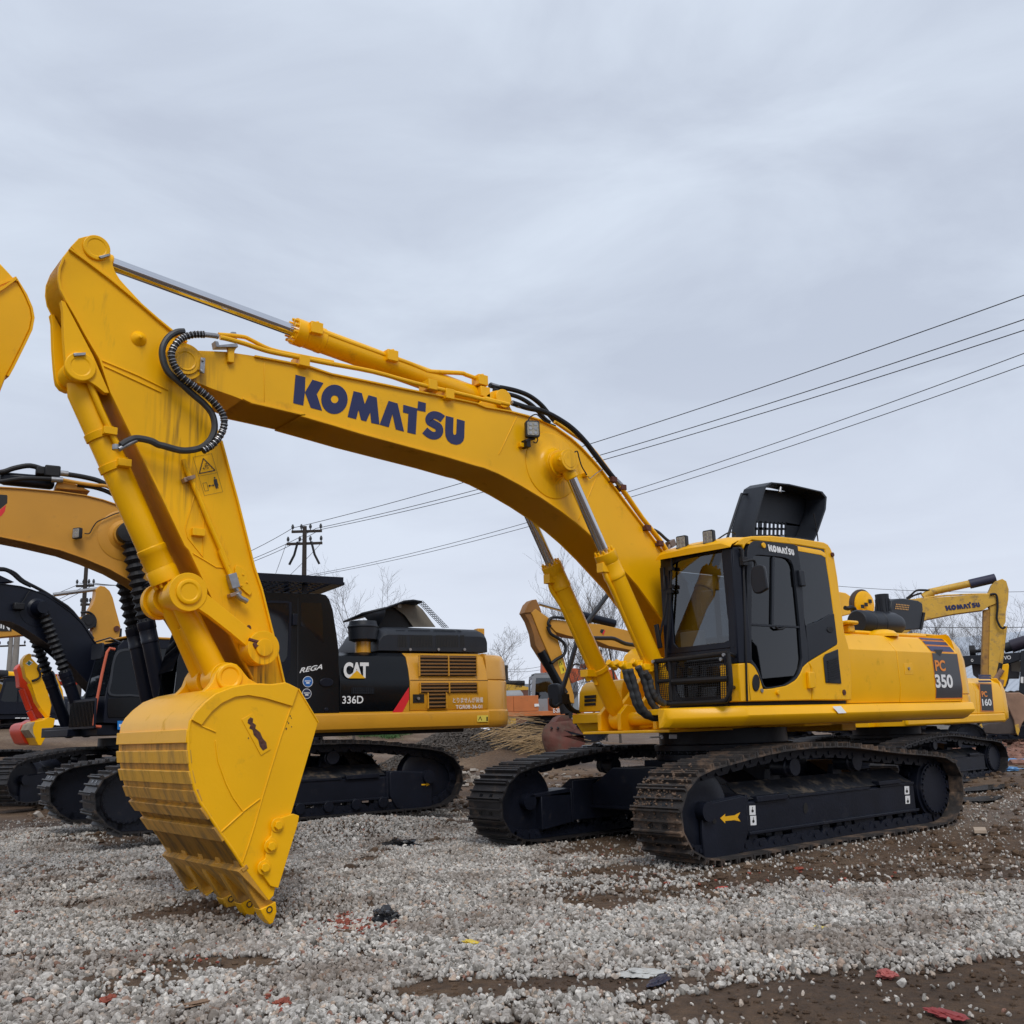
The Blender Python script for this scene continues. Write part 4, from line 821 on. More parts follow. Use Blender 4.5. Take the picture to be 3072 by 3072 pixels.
b = MB(); q = W('cr', 270, 610, Y=1.25); b.box((q.x-.13, 1.1, q.z-.01), (q.x+.09, 1.3, q.z+.035)); b.box((q.x-.1, 1.12, 2.24), (q.x+.03, 1.26, q.z-.011)); b.build('cap_cover', M['yel'], ex, .02)
b = MB(); b.box((-2.9, -1.1, 2.25), (-1.3, 1.1, 2.30)); b.build('top_cover', M['yel'], ex, .03)
b = MB(); b.box((-1.25, -.6, 2.2), (-.5, .6, 2.33)); b.build('engine_block', M['steel'], ex, .02)
# raised bonnet: an open tray standing on its hinge
YH = .1
hb = [W('cc', *p, Y=YH) for p in ((1000,112),(1130,125),(1370,180),(1402,220),(1395,310),(1340,470),(1310,538),(1180,520),(870,500),(870,430),(900,330),(935,200),(955,140))]
hp = [(p.x, p.z) for p in hb]; cenh = Vector((sum(p[0] for p in hp)/len(hp), sum(p[1] for p in hp)/len(hp)))
dep = .33
bh = MB(); n = len(hp); inner = [tuple(cenh+(Vector(p)-cenh)*.955) for p in hp]
v = [(p[0], YH, p[1]) for p in hp]+[(p[0]+.02, YH-dep, p[1]+.02) for p in hp]+[(p[0], YH, p[1]) for p in inner]+[(p[0]+.02, YH-dep+.03, p[1]+.02) for p in inner]
f_ = []
for i in range(n):
    j = (i+1) % n; f_ += [(i, j, n+j, n+i), (i, 2*n+i, 2*n+j, j), (2*n+i, 3*n+i, 3*n+j, 2*n+j)]
bh.add(v, f_)
# back plate with rows of open slots: rim pieces around the openings
def grid_plate(bb, p00, p10, p01, cols, rows, fx, fy, th, m=0):
    """plate with cols x rows holes; p00 corner, p10/p01 adjacent corners"""
    p00, p10, p01 = Vector(p00), Vector(p10), Vector(p01); ex_, ey_ = (p10-p00), (p01-p00); nn_ = ex_.cross(ey_).normalized()*th
    def q(a0, a1, b0, b1):
        c = [p00+ex_*a+ey_*b_ for a, b_ in ((a0, b0), (a1, b0), (a1, b1), (a0, b1))]; bb.add(c+[x+nn_ for x in c], [(0,1,2,3),(7,6,5,4),(0,4,5,1),(1,5,6,2),(2,6,7,3),(3,7,4,0)], m)
    for i in range(cols+1):
        a0 = i/cols-fx/cols/2; a1 = i/cols+fx/cols/2; q(max(0, a0), min(1, a1), 0, 1)
    for j in range(rows+1):
        b0 = j/rows-fy/rows/2; b1 = j/rows+fy/rows/2; q(0, 1, max(0, b0), min(1, b1))
yb = YH-dep+.005
def HB_(x, y): p = W('cc', x, y, Y=YH-.30); return (p.x, yb, p.z)
bh.add([HB_(*p) for p in ((905,155),(1330,200),(1380,240),(1330,440),(830,395),(870,260))], [(0,1,2,3,4,5)])
bh.add([HB_(*p) for p in ((830,500),(815,400),(842,400),(856,505))], [(0,1,2,3)])
grid_plate(bh, HB_(1110,400), HB_(965,398), HB_(1108,500), 5, 2, .32, .3, .02)
grid_plate(bh, HB_(965,396), HB_(845,396), HB_(962,500), 3, 2, .6, .35, .02)
bh.add([HB_(*p) for p in ((1108,400),(1330,440),(1290,520),(1106,505))], [(0,1,2,3)])
bh.build('bonnet', M['plastic'], ex, 0, ang=30)
b = MB(); b.tube([W('cc', *p, Y=YH-.25) for p in ((836,203),(815,196),(790,200),(775,225),(676,535))], .018, 10, sm=3); b.build('bonnet_handle', M['plastic'], ex)
b = MB(); b.tube([W('cc', *p, Y=YH) for p in ((1305,340),(1325,430),(1338,540))], .009, 6); b.build('bonnet_stay', M['rubber'], ex)
b = MB(); b.cyl(W('cc', 1060, 185, Y=YH-.03), W('cc', 1066, 150, Y=YH-.03), .02); b.build('bonnet_latch', M['steel'], ex)
# --- cab
cab = bpy.data.objects.new('cab', None); col.objects.link(cab); cab.parent = ex
YS = 1.48
def cw(pts, Y=YS): return WY('cc', pts, Y)
def sm2(pts, n=4): return [(p.x, p.y) for p in smooth_path([(a, c, 0) for a, c in pts], n, True)]
b = MB()   # yellow roof frame and rear quarter (left side)
b.prism(cw([(738,566),(770,530),(800,512),(860,503),(1000,500),(1200,520),(1380,547),(1410,562),(1430,590),(1455,650),(1480,800),(1505,1000),(1530,1200),(1562,1310),(1582,1500),(1583,1692),(1296,1692),(1293,1460),(1270,1415),(1300,1395),(1475,1290),(1478,1270),(1452,1060),(1425,860),(1400,700),(1388,600),(1190,568),(860,533),(815,565),(800,600),(790,570)]), YS-.05, YS)
b.build('cab_side_frame', M['yel'], cab, .012)
b = MB(); b.prism(cw([(820,1420),(848,1422),(880,1450),(905,1500),(925,1560),(940,1612),(1000,1607),(1100,1588),(1170,1550),(1210,1500),(1228,1450),(1268,1414),(1285,1460),(1290,1692),(840,1700)]), YS-.045, YS+.003); dr = b.build('cab_door', M['yel'], cab, .01)
b = MB()   # dark door frame
outer = cw([(822,700),(824,620),(835,570),(858,540),(900,538),(1050,550),(1188,568),(1196,640),(1215,760),(1225,900),(1240,1150),(1262,1300),(1268,1412),(1228,1448),(1210,1490),(1180,1540),(1110,1585),(1000,1606),(945,1610),(925,1560),(900,1490),(870,1440),(840,1422),(824,1420)])
innr = cw([(858,700),(862,660),(880,640),(920,640),(1050,652),(1110,662),(1150,690),(1165,760),(1185,950),(1205,1150),(1215,1300),(1222,1390),(1212,1460),(1190,1510),(1150,1550),(1100,1580),(1000,1598),(952,1602),(935,1555),(910,1480),(880,1425),(856,1405),(854,1200)])
b.ring(outer, innr, YS-.04, YS+.004, n=96); b.build('door_frame', M['plastic'], dr, .003)
b = MB(); b.prism(cw([(1010,652),(1026,652),(1018,1142),(1004,1142)]), YS-.02, YS-.002); b.prism(cw([(854,1136),(1204,1155),(1205,1168),(854,1150)]), YS-.02, YS-.002); b.prism(cw([(1110,655),(1170,650),(1180,800),(1160,720)]), YS-.02, YS-.003); b.build('window_bar', M['plastic'], dr)
b = MB(); b.prism(innr, YS-.028, YS-.022); b.build('door_glass', M['dglass'], dr)
b = MB(); rg = cw([(1192,570),(1386,601),(1400,700),(1425,860),(1452,1062),(1250,1150),(1240,1080),(1225,900),(1215,750)]); b.prism(rg, YS-.03, YS-.006); b.build('quarter_glass', mat('tinted_pane', (.014, .017, .022), .12, spec=.4), cab)
b = MB(); b.prism(cw([(1252,1150),(1350,1115),(1420,1070),(1453,1064),(1478,1270),(1475,1288),(1300,1393),(1268,1412),(1262,1300)]), YS-.03, YS+.004); qp = b.build('quarter_panel', M['plastic'], cab, .006)
b = MB(); b.prism(cw(_el(1423, 1180, 24, 22, 18)), YS+.004, YS+.012); b.build('door_catch', M['rubber'], qp, .003)
b = MB(); b.prism(cw([(1180,750),(1215,755),(1228,870),(1192,868)]), YS+.004, YS+.045); b.build('door_hinge', M['plastic'], dr, .01)
b = MB(); b.prism(cw([(1248,1488),(1290,1490),(1298,1605),(1255,1610)]), YS+.003, YS+.045); b.build('door_hinge', M['yel'], dr, .01)
b = MB(); b.prism(cw(_el(884, 1566, 27, 62, 28)), YS+.003, YS+.014); b.build('step_light', M['rubber'], dr, .006)
b = MB(); q = W('cc', 926, 1622, Y=YS); b.cyl((q.x, YS, q.z), (q.x, YS+.015, q.z), .02); b.build('door_lock', M['steel'], dr)
b = MB(); q = W('cc', 1040, 1637, Y=YS); b.cyl((q.x, YS, q.z), (q.x, YS+.03, q.z), .025, n=12); q = W('cc', 938, 572, Y=YS); b.cyl((q.x, YS, q.z), (q.x, YS+.02, q.z), .03, n=14)
b.build('door_stop', M['yel'], dr, .004)
b = MB(); b.tube([W('cc', *p, Y=YS+.01) for p in ((1030,1160),(1050,1178),(1080,1175),(1100,1162))], .012, 8); b.build('door_handle', M['rubber'], dr)
q = W('cc', 982, 612, Y=YS+.006); maker_name(dr, q, (-1, 0, -.05), (0, 0, 1), .44, M['white'], name='maker_lettering')
b = MB(); lv = cw([(1372,1385),(1385,1360),(1478,1322),(1484,1400),(1503,1572),(1390,1566)]); b.prism(lv, YS+.001, YS+.012); vt = b.build('air_vent', M['plastic'], cab, .006)
b = MB()
for i in range(10):
    y0 = 1395+i*16; xa = 1396+i*1.2; xb = 1470+i*2.2
    b.prism(cw([(xa,y0+14),(xb,y0-14),(xb,y0-7),(xa,y0+21)]), YS+.0125, YS+.022)
b.build('vent_slat', M['rubber'], vt)
b = MB(); q = W('cc', 1525, 1635, Y=YS); b.cyl((q.x, YS, q.z), (q.x, YS+.01, q.z), .03); q = W('cc', 1437, 638, Y=YS); b.cyl((q.x, YS, q.z), (q.x, YS+.02, q.z), .025, n=12); b.build('plug', M['rust'], cab)
# front pillar, front panel, windscreen
ZB, ZT = 1.46, 3.03
def fx(z): return 1.42-(z-ZB)*.045
def FP(px, py, off=0):   # point on the cab front plane
    p = W('cc', px, py, X=1.40)
    p = W('cc', px, py, X=fx(p.z)); return Vector((fx(p.z)+off, p.y, p.z))
b = MB(); b.prism([(y, z) for y, z in ((1.44, 1.85), (1.44, 3.0), (1.33, 3.04), (1.31, 2.95), (1.33, 1.85))], 1.30, 1.37, 0, 'X')
b.loft([[(1.30, 1.40, z), (fx(z)+.005, 1.35, z), (fx(z)-.0, 1.44, z), (fx(z)-.06, 1.487, z), (1.24, 1.487, z)] for z in (1.84, 3.02)]); b.build('front_pillar', M['navy'], cab, .008)
b = MB(); b.loft([[(1.28, 1.36, z), (fx(z)+.006, 1.2, z), (fx(z)-.0, 1.44, z), (fx(z)-.05, 1.483, z), (1.3, 1.483, z)] for z in (1.463, 1.838)]); b.build('front_corner_panel', M['yel'], cab, .01)
gx = [(.50, 1.46), (.50, 3.0), (.56, 3.06), (1.30, 3.06), (1.36, 3.0), (1.36, 1.46)]
def ringX(o, i, th, m, name, n=72):
    b = MB(); O, I = resamp(o, n), resamp(i, n, o_ref=o)
    v = [(fx(z)+th, y, z) for y, z in O]+[(fx(z)+th, y, z) for y, z in I]+[(fx(z)-.03, y, z) for y, z in O]+[(fx(z)-.03, y, z) for y, z in I]; f = []
    for k in range(n):
        j = (k+1) % n; f += [(k, j, n+j, n+k), (2*n+k, 3*n+k, 3*n+j, 2*n+j), (k, 2*n+k, 2*n+j, j), (n+k, n+j, 3*n+j, 3*n+k)]
    b.add(v, f); return b.build(name, m, cab, .004)
ot = [(.46, 2.0), (.44, 3.0), (.50, 3.04), (1.34, 3.07), (1.42, 3.02), (1.42, 2.0)]
it = [(.60, 2.06), (.56, 2.88), (.60, 2.96), (.72, 2.99), (1.2, 3.015), (1.31, 3.0), (1.355, 2.92), (1.34, 2.06)]
ringX(ot, it, .004, M['navy'], 'windscreen_frame')
ol = [(.46, 1.46), (.46, 1.998), (1.36, 1.998), (1.34, 1.46)]; il = rrect(.60, 1.27, 1.53, 1.93, .09)
ringX(ol, il, .004, M['navy'], 'lower_windscreen_frame')
b = MB(); b.add([(fx(z)-.012, y, z) for y, z in it], [tuple(range(len(it)))]); b.build('windscreen', M['glass'], cab)
b = MB(); b.add([(fx(z)-.012, y, z) for y, z in il], [tuple(range(len(il)))]); b.build('lower_windscreen', M['dglass'], cab)
b = MB(); b.loft([[(x, .44, zt-(.06 if x > 1.25 else .15)), (x, .44, zt-.05), (x, .50, zt-.01), (x, .9, zt), (x, 1.36, zt-.02), (x, 1.45, zt-.06), (x, 1.478, zt-(.07 if x > 1.25 else .10)), (x, 1.478, zt-(.08 if x > 1.25 else .15))] for x, zt in ((1.425, 3.085), (1.40, 3.115), (1.30, 3.16), (.9, 3.20), (.3, 3.215), (-.15, 3.205), (-.27, 3.17), (-.30, 3.13))])
b.build('cab_roof', M['yel'], cab, .012)
b = MB(); b.box((-.36, .45, 1.46), (-.30, 1.43, 2.15)); b.box((-.33, .45, 2.9), (-.26, 1.43, 3.08)); b.box((-.36, .45, 2.15), (-.29, .52, 2.9)); b.box((-.36, 1.36, 2.15), (-.29, 1.43, 2.9)); b.build('cab_rear_wall', M['yel'], cab, .01)
b = MB(); b.box((-.32, .52, 2.16), (-.315, 1.36, 2.89)); b.build('rear_glass', M['glass'], cab)
b = MB(); b.box((-.3, .44, 1.463), (1.38, .49, 2.05)); b.box((-.3, .44, 2.93), (1.35, .49, 3.08)); b.box((-.3, .44, 2.05), (-.2, .49, 2.93)); b.box((.45, .44, 2.05), (.5, .49, 2.93)); b.box((1.29, .44, 2.05), (1.37, .5, 2.95)); b.build('cab_right_wall', M['navy'], cab, .006)
b = MB(); b.box((-.2, .46, 2.06), (1.29, .465, 2.92)); b.build('right_glass', M['glass'], cab)
b = MB(); b.box((-.29, .5, 1.464), (1.36, 1.42, 1.5)); b.build('cab_floor', M['interior'], cab)
b = MB(); b.box((-.05, .72, 1.5), (.5, 1.22, 1.75)); b.box((-.02, .74, 1.76), (.5, 1.2, 1.9)); b.prism([(-.05, 1.85), (.1, 1.85), (.02, 2.55), (-.12, 2.55)], .76, 1.18); b.prism([(-.12, 2.57), (-.02, 2.57), (-.04, 2.8), (-.14, 2.8)], .86, 1.08); b.build('seat', M['interior'], cab, .03)
b = MB(); b.box((-.05, .51, 1.5), (.75, .70, 2.0)); b.box((-.05, 1.24, 1.5), (.6, 1.38, 2.0)); b.box((1.1, .55, 1.5), (1.3, .7, 2.25)); b.cyl((.6, .6, 2.0), (.62, .6, 2.22), .02); b.cyl((.55, 1.3, 2.0), (.57, 1.3, 2.22), .02)
for yy in (.85, 1.0): b.tube([(1.0, yy, 1.5), (1.02, yy, 1.9), (.9, yy, 2.15)], .015, 8)
b.build('console', M['interior'], cab, .01)
b = MB(); b.box((1.25, .66, 1.9), (1.36, .92, 2.22), 0, None); b.build('white_carton', M['lightgrey'], cab, .01)
b = MB(); b.box((.65, 1.06, 2.0), (.66, 1.2, 2.34)); b.build('paper_notice', mat('paper_notice_mat', (.55, .42, .2), .8), cab)
# lamps on the roof
b = MB(); q0, q1 = FP(330, 605, .02), FP(590, 560, .02); b.box((-.015, 0, -.02), (.03, (q1-q0).length, .02), 0, Matrix.Translation(q0) @ (q1-q0).to_track_quat('Y', 'Z').to_matrix().to_4x4()); b.build('lamp_bar', M['plastic'], cab, .004)
for px_, py_ in ((368,553),(562,514)): lamp(cab, FP(px_, py_, .03), yaw=R(-90+60) if False else R(10), face='X', s=1.15)
b = MB(); b.tube([W('cc', *p, Y=1.1) for p in ((600,535),(650,500),(690,478),(720,475),(740,490),(735,525))], .008, 6, sm=4); b.build('lamp_cable', M['rubber'], cab)
# wiper, bead, mirrors
b = MB(); b.tube([FP(262, 905, .03), FP(245, 1060, .04), FP(215, 1230, .05), FP(210, 1290, .05)], .012, 8); b.tube([FP(230, 790, .02), FP(238, 900, .03)], .01, 8); b.box((-.01, -.03, -.16), (.02, .02, .1), 0, Matrix.Translation(FP(210, 1210, .06)) @ Matrix.Rotation(R(8), 4, 'X')); b.build('wiper', M['rubber'], cab, .004)
b = MB(); b.tube([FP(292, 660, .03), FP(285, 900, .03), FP(250, 1400, .03)], .012, 8)
for yy in (740, 870, 905): p = FP(288 if yy < 880 else 280, yy, .03); b.box((p.x-.02, p.y-.03, p.z-.02), (p.x+.02, p.y+.03, p.z+.02))
b.build('screen_rail', M['rubber'], cab)
b = MB(); b.tube([W('cc', *p, Y=1.52) for p in ((797,700),(790,660),(775,600),(760,590))], .016, 8); b.tube([W('cc', *p, Y=1.53) for p in ((790,690),(850,676),(875,682),(884,710),(880,780),(877,835))], .016, 8, sm=3); b.box((-.04, -.02, -.04), (.04, .03, .05), 0, Matrix.Translation(W('cc', 797, 690, Y=1.51)))
b.tube([W('cc', *p, Y=1.50) for p in ((795,600),(805,1000),(825,1700))], .011, 8)
mr_ = b.build('mirror_arm', M['rubber'], cab, .004)
b = MB(); ml = sm2([(870,740),(900,715),(940,712),(962,730),(975,800),(984,870),(975,890),(920,918),(885,910),(868,860),(862,800)], 3)
mp_ = [W('cc', a, c, X=1.30) for a, c in ml]; b.add([(1.33, p.y, p.z) for p in mp_]+[(1.27, p.y-.02, p.z) for p in mp_], [tuple(range(len(ml))), tuple(range(2*len(ml)-1, len(ml)-1, -1))]+[(i, (i+1) % len(ml), len(ml)+(i+1) % len(ml), len(ml)+i) for i in range(len(ml))]); b.build('mirror', M['plastic'], mr_, .012)
# mesh guard over the lower windscreen
XG = 1.62
def GP(px, py, X=XG): return W('cc', px, py, X=X)
b = MB(); c4_ = [GP(163,1412,1.60), GP(230,1715,1.60), GP(640,1702,1.56), GP(700,1640,1.56), GP(685,1350,1.56)]
b.tube([GP(163,1412), GP(172,1560), GP(185,1660), GP(225,1712), GP(330,1716), GP(630,1700), GP(680,1680), GP(705,1600), GP(700,1480), GP(685,1355)], .024, 10, sm=4)
b.tube([GP(150,1412), GP(420,1384), GP(690,1350)], .026, 10); b.tube([GP(165,1558), GP(275,1548)], .022, 10); b.tube([GP(262,1402), GP(275,1700)], .02, 10)
b.tube([GP(685,1350), FP(735,1370,.0)], .02, 8); b.tube([GP(690,1600), FP(730,1600,0)], .02, 8); b.tube([GP(225,1715), FP(270,1700,0)], .02, 8)
b.tube([GP(285,1560), GP(690,1535)], .03, 8)
gd = b.build('windscreen_guard', M['rubber'], cab)
b = MB(); A_, B_, C_ = GP(170,1412), GP(687,1352), GP(200,1712); D_ = GP(690,1690)
for i in range(38):
    t = i/37; b.cyl(A_.lerp(B_, t), C_.lerp(D_, t), .0035, n=4)
for i in range(21):
    t = i/20; b.cyl(A_.lerp(C_, t), B_.lerp(D_, t), .0035, n=4)
b.build('guard_mesh', M['rubber'], gd)
b = MB()
for p in ((148,1412),(660,1363),(230,1712),(640,1395)): q = GP(*p, X=1.65); b.cyl(q, q+Vector((.02, 0, 0)), .018, n=6)
b.build('guard_bolt', M['steel'], gd)
# --- right-hand front box, tank, handrail and right mirror
XR = 1.0
def RX(px, py, X=XR): return W('cx', px, py, X=X)
p0 = RX(905, 1440); zl = p0.z; zt = RX(950, 1100).z; zb = 1.19
bxr = MB(); y0, y1 = RX(880,1500).y, -.68
bxr.loft([[(x, y, z) for x, y in ((.95, y1), (.1, y1), (.1, y0+.03), (.86, y0+.03), (.95, y0+.12))] for z in (1.19,)]+[[(x, y, z) for x, y in ((1.0, y1), (.1, y1), (.1, y0), (.9, y0), (1.0, y0+.08))] for z in (1.30, zl-.012)])
bxr.build('front_box_base', M['yel'], ex, .012)
bxr = MB(); bxr.loft([[(x-i*.0, y, z) for x, y in ((.96-i, y1), (.1, y1), (.1, y0+.02+i), (.90-i, y0+.02+i), (.96-i, y0+.09+i))] for z, i in ((zl, 0), (zl+.05, 0), (zt-.14, .01), (zt-.06, .035), (zt-.015, .07), (zt, .12))])
fb = bxr.build('front_tool_box', M['yel'], ex, .01)
bxr = MB(); st0, st1 = RX(878,1465,1.1), RX(1270,1500,1.1); bxr.box((1.0, st0.y, st0.z-.11), (1.1, st1.y, st0.z)); bxr.build('step', M['yel'], ex, .008)
for k, yy in enumerate((1265, 1306, 1350)):
    bxr = MB(); a_, c_ = RX(1015, yy-13, .965), RX(1138, yy+11, .965); bxr.box((.90, a_.y, c_.z), (.968, c_.y, a_.z)); bxr.build('vent_slot', M['decalblack'], fb)
bxr = MB(); tz = W('cx', 1500, 695, X=.2).z; ty = W('cx', 1380, 800, X=.2).y
bxr.loft([[(x, y, z) for x, y in ((.2-i, -.62), (-.45, -.62), (-.45, ty-.05+i), (.1-i, ty-.05+i), (.2-i, ty+.03+i))] for z, i in ((1.42, 0), (tz-.35, .0), (tz-.12, .05), (tz-.04, .12), (tz, .22))]); bxr.build('fuel_tank', M['yel'], ex, .012)
b = MB(); b.tube([W('cx', *p, Y=-1.38) for p in ((785,1230),(775,1180),(800,1090),(850,930),(960,560),(980,520),(1010,480),(1110,350),(1300,95),(1400,-30))], .03, 10, sm=3); b.tube([W('cx', *p, Y=-1.38) for p in ((955,605),(1100,610),(1250,612),(1350,618),(1470,672),(1600,690)) ], .026, 10, sm=3); hr = b.build('handrail', M['plastic'], ex)
b = MB(); b.tube([W('cx', *p, Y=-1.45) for p in ((790,1210),(800,1260),(830,1310),(850,1370),(900,1420),(960,1440))], .028, 8, sm=3); b.tube([W('cx', *p, Y=-1.45) for p in ((635,1290),(640,1350),(690,1375),(740,1345),(790,1310))], .02, 8, sm=3); b.box((-.06, -.04, -.06), (.06, .04, .06), 0, Matrix.Translation(W('cx', 785, 1290, Y=-1.45))); b.tube([W('cx', *p, Y=-1.46) for p in ((785,1320),(820,1380),(880,1430),(920,1440))], .014, 8, sm=2); b.build('mirror_arm', M['rubber'], ex)
b = MB(); ml = sm2([(622,1180),(632,1135),(670,1118),(725,1120),(750,1150),(770,1240),(765,1320),(735,1340),(700,1365),(660,1370),(640,1300),(625,1240)], 2)
mp_ = [W('cx', a, c, X=1.05) for a, c in ml]; nn = len(ml); b.add([(1.08, p.y, p.z) for p in mp_]+[(1.02, p.y, p.z) for p in mp_], [tuple(range(nn)), tuple(range(2*nn-1, nn-1, -1))]+[(i, (i+1) % nn, nn+(i+1) % nn, nn+i) for i in range(nn)]); b.build('mirror', M['plastic'], ex, .012)
# hoses at the boom cylinder feet
for pts, Y0 in (([(1470,960),(1490,1060),(1540,1180),(1570,1290),(1620,1400),(1700,1470),(1800,1500),(1890,1480)], .62), ([(1520,960),(1560,1080),(1600,1220),(1640,1350),(1700,1440),(1790,1500),(1880,1500)], .66), ([(1610,930),(1660,1030),(1700,1150),(1730,1260),(1790,1370),(1860,1430),(1910,1440)], .7), ([(1690,990),(1740,1070),(1760,1170),(1800,1260),(1850,1310),(1910,1340)], .74)):
    b = MB(); b.tube([W('cx', *p, Y=Y0) for p in pts], lambda t: .034+.003*math.sin(t*55), 12, sm=6); b.build('hose', M['hose'], ex)
b = MB()
for px_, py_, Y0 in ((1420,900,.55),(1330,900,.2),(1480,920,.6),(1600,890,.6),(1680,930,.65)):
    q = W('cx', px_, py_, Y=Y0); b.cyl(q+Vector((.07, 0, .02)), q-Vector((.05, 0, .04)), .035, n=12); b.box((-.05, -.04, -.035), (.03, .04, .03), 0, Matrix.Translation(q))
b.build('pipe_flange', M['yel'], ex, .006)
b = MB(); q = W('cx', 1860, 1712, Y=.75); 
b.cyl(W('cx', 1745, 1715, Y=.8), W('cx', 1875, 1712, Y=.8), .008, n=8); b.lathe(W('cx', 1870, 1712, Y=.8), (0, 1, 0), [(0, .02), (.01, .02), (.01, .01)], 12); b.build('travel_lock_pin', M['steel'], ex)
b = MB(); b.prism([(p.x, p.z) for p in [W('cf', *p, Y=.8) for p in ((1495,122),(1545,122),(1545,150),(1495,150))]], .8, .804); b.build('maker_plate', M['steel'], ex)
b = MB(); b.box((-2.0, -.5, 1.12), (-1.7, .5, 1.22)); b.build('belly_bracket', M['yel'], ex, .01)
# ------------------------------------------------------------------ generic upper body for the machines standing behind
DW = mat('dark_side_window', (.006, .008, .011), .08, spec=.35)
def body(root, c_body, c_cab, c_deck, c_glass=None, k=1, roof=None, ru=None, top=2.25):
    """deck, housing, counterweight and cab; k scales the whole. returns the parts"""
    g = c_glass or DW; S3 = Matrix.Scale(k, 4); P = {}
    def go(b, n, m, par=None, bv=.01):
        b.v = [tuple(Vector(v)*k) for v in b.v]; return b.build(n, m, par or root, bv*k)
    b = MB(); b.box((-2.9, -1.4, 1.22), (1.5, 1.4, 1.42)); b.box((1.5, -.6, 1.22), (1.75, .6, 1.36)); P['deck'] = go(b, 'deck', c_deck)
    sec_ = [(1.42, 1.43), (1.43, 1.95), (1.36, 2.12), (1.15, top), (-1.15, top), (-1.4, 2.1), (-1.4, 1.43)]
    b = MB(); b.loft([[(x, y, z) for y, z in sec_] for x in (-.45, -1.55)]); P['door'] = go(b, 'side_door', c_body)
    b = MB(); b.loft([[(x, y, z) for y, z in sec_] for x in (-1.56, -2.95)]); P['door2'] = go(b, 'side_door', c_body)
    b = MB(); b.loft([[(x, y, z) for x, y in plan(i_)] for z, i_ in ((1.215, .12), (1.30, .015), (1.45, 0), (1.95, .015), (2.15, .08), (top, .25))]); P['cw'] = go(b, 'counterweight', c_body)
    b = MB(); b.box((.1, -1.4, 1.43), (1.0, -.6, 2.0)); go(b, 'tool_box', c_body, bv=.05)
    side = [(1.42, 1.44), (1.40, 2.0), (1.18, 3.02), (1.05, 3.10), (-.25, 3.12), (-.36, 3.0), (-.42, 2.3), (-.42, 1.44)]
    win = [(1.28, 2.0), (1.10, 2.92), (-.2, 2.95), (-.28, 2.0)]
    cabo = bpy.data.objects.new('cab', None); col.objects.link(cabo); cabo.parent = root
    for y0, y1 in ((1.43, 1.48), (.46, .5)):
        b = MB(); b.ring(side, win, y0, y1, n=40); go(b, 'cab_side', c_cab, cabo, .004)
        b = MB(); b.prism(win, y0+.015, y0+.02); go(b, 'side_window', g, cabo, 0)
    b = MB(); b.box((.5, 1.441, 1.46), (.56, 1.487, 3.0)); b.box((1.0, .5, 3.0), (1.19, 1.43, 3.05)); b.box((1.36, .5, 1.46), (1.4, 1.43, 1.98)); b.box((-.4, .5, 1.46), (-.36, 1.43, 2.05)); b.box((-.36, .5, 2.9), (-.28, 1.43, 3.05)); go(b, 'cab_frame', c_cab, cabo, .004)
    b = MB(); b.box((-.24, .45, 3.121), (1.05, 1.49, 3.17)); go(b, 'cab_roof', roof or c_cab, cabo, .02)
    b = MB(); b.add([(1.385, .5, 2.0), (1.385, 1.43, 2.0), (1.17, 1.43, 3.0), (1.17, .5, 3.0)], [(0, 1, 2, 3)]); b.add([(-.38, .5, 2.06), (-.38, 1.43, 2.06), (-.34, 1.43, 2.9), (-.34, .5, 2.9)], [(0, 1, 2, 3)]); go(b, 'windscreen', g, cabo, 0)
    b = MB(); b.box((-.1, .75, 1.45), (.45, 1.2, 1.95)); b.prism([(-.1, 1.9), (.05, 1.9), (-.02, 2.6), (-.14, 2.6)], .78, 1.17); go(b, 'seat', M['interior'], cabo, .03)
    P['cab'] = cabo; return P
def lower(root, m_shoe=None, yaw=0, k=1, n=46, flip=False, detail=False, m=None):
    lo = bpy.data.objects.new('undercarriage', None); col.objects.link(lo); lo.parent = root; lo.rotation_euler = (0, 0, yaw+(math.pi if flip else 0)); lo.scale = (k, k, k)
    before = set(bpy.data.objects)
    undercarriage(lo, m); 
    for s in (1, -1): track_assembly(lo, s, s*1.295, n=n, m_shoe=m_shoe, m_frame=m, detail=detail)
    # keep the tree three levels deep: the pieces of each crawler hang directly under the undercarriage
    for o in list(bpy.data.objects):
        if o in before: continue
        if o.parent and o.parent.name.startswith('track') and o.parent.type == 'EMPTY' and o.parent.parent == lo: o.parent = lo
    for o in list(bpy.data.objects):
        if o not in before and o.type == 'EMPTY' and o.name.startswith('track') and o.parent == lo: bpy.data.objects.remove(o)
    return lo
def traced(root, name, c, pts, Y0, Y1, m, F, at=None, bevel=.006, par=None):
    b = MB(); b.prism(WY(c, pts, at if at is not None else max(Y0, Y1, key=abs) if F is None else (Y1 if at is None else at), F), Y0, Y1); return b.build(name, m, par or root, bevel)
def boots(root, pr, pb, g, m, rr=.055, rb=.11, boot=True):
    return hyd(root, 'boom_cylinder', pr, pb, g, rr, rb, m, boot=boot, clev=.11, eyew=.07)
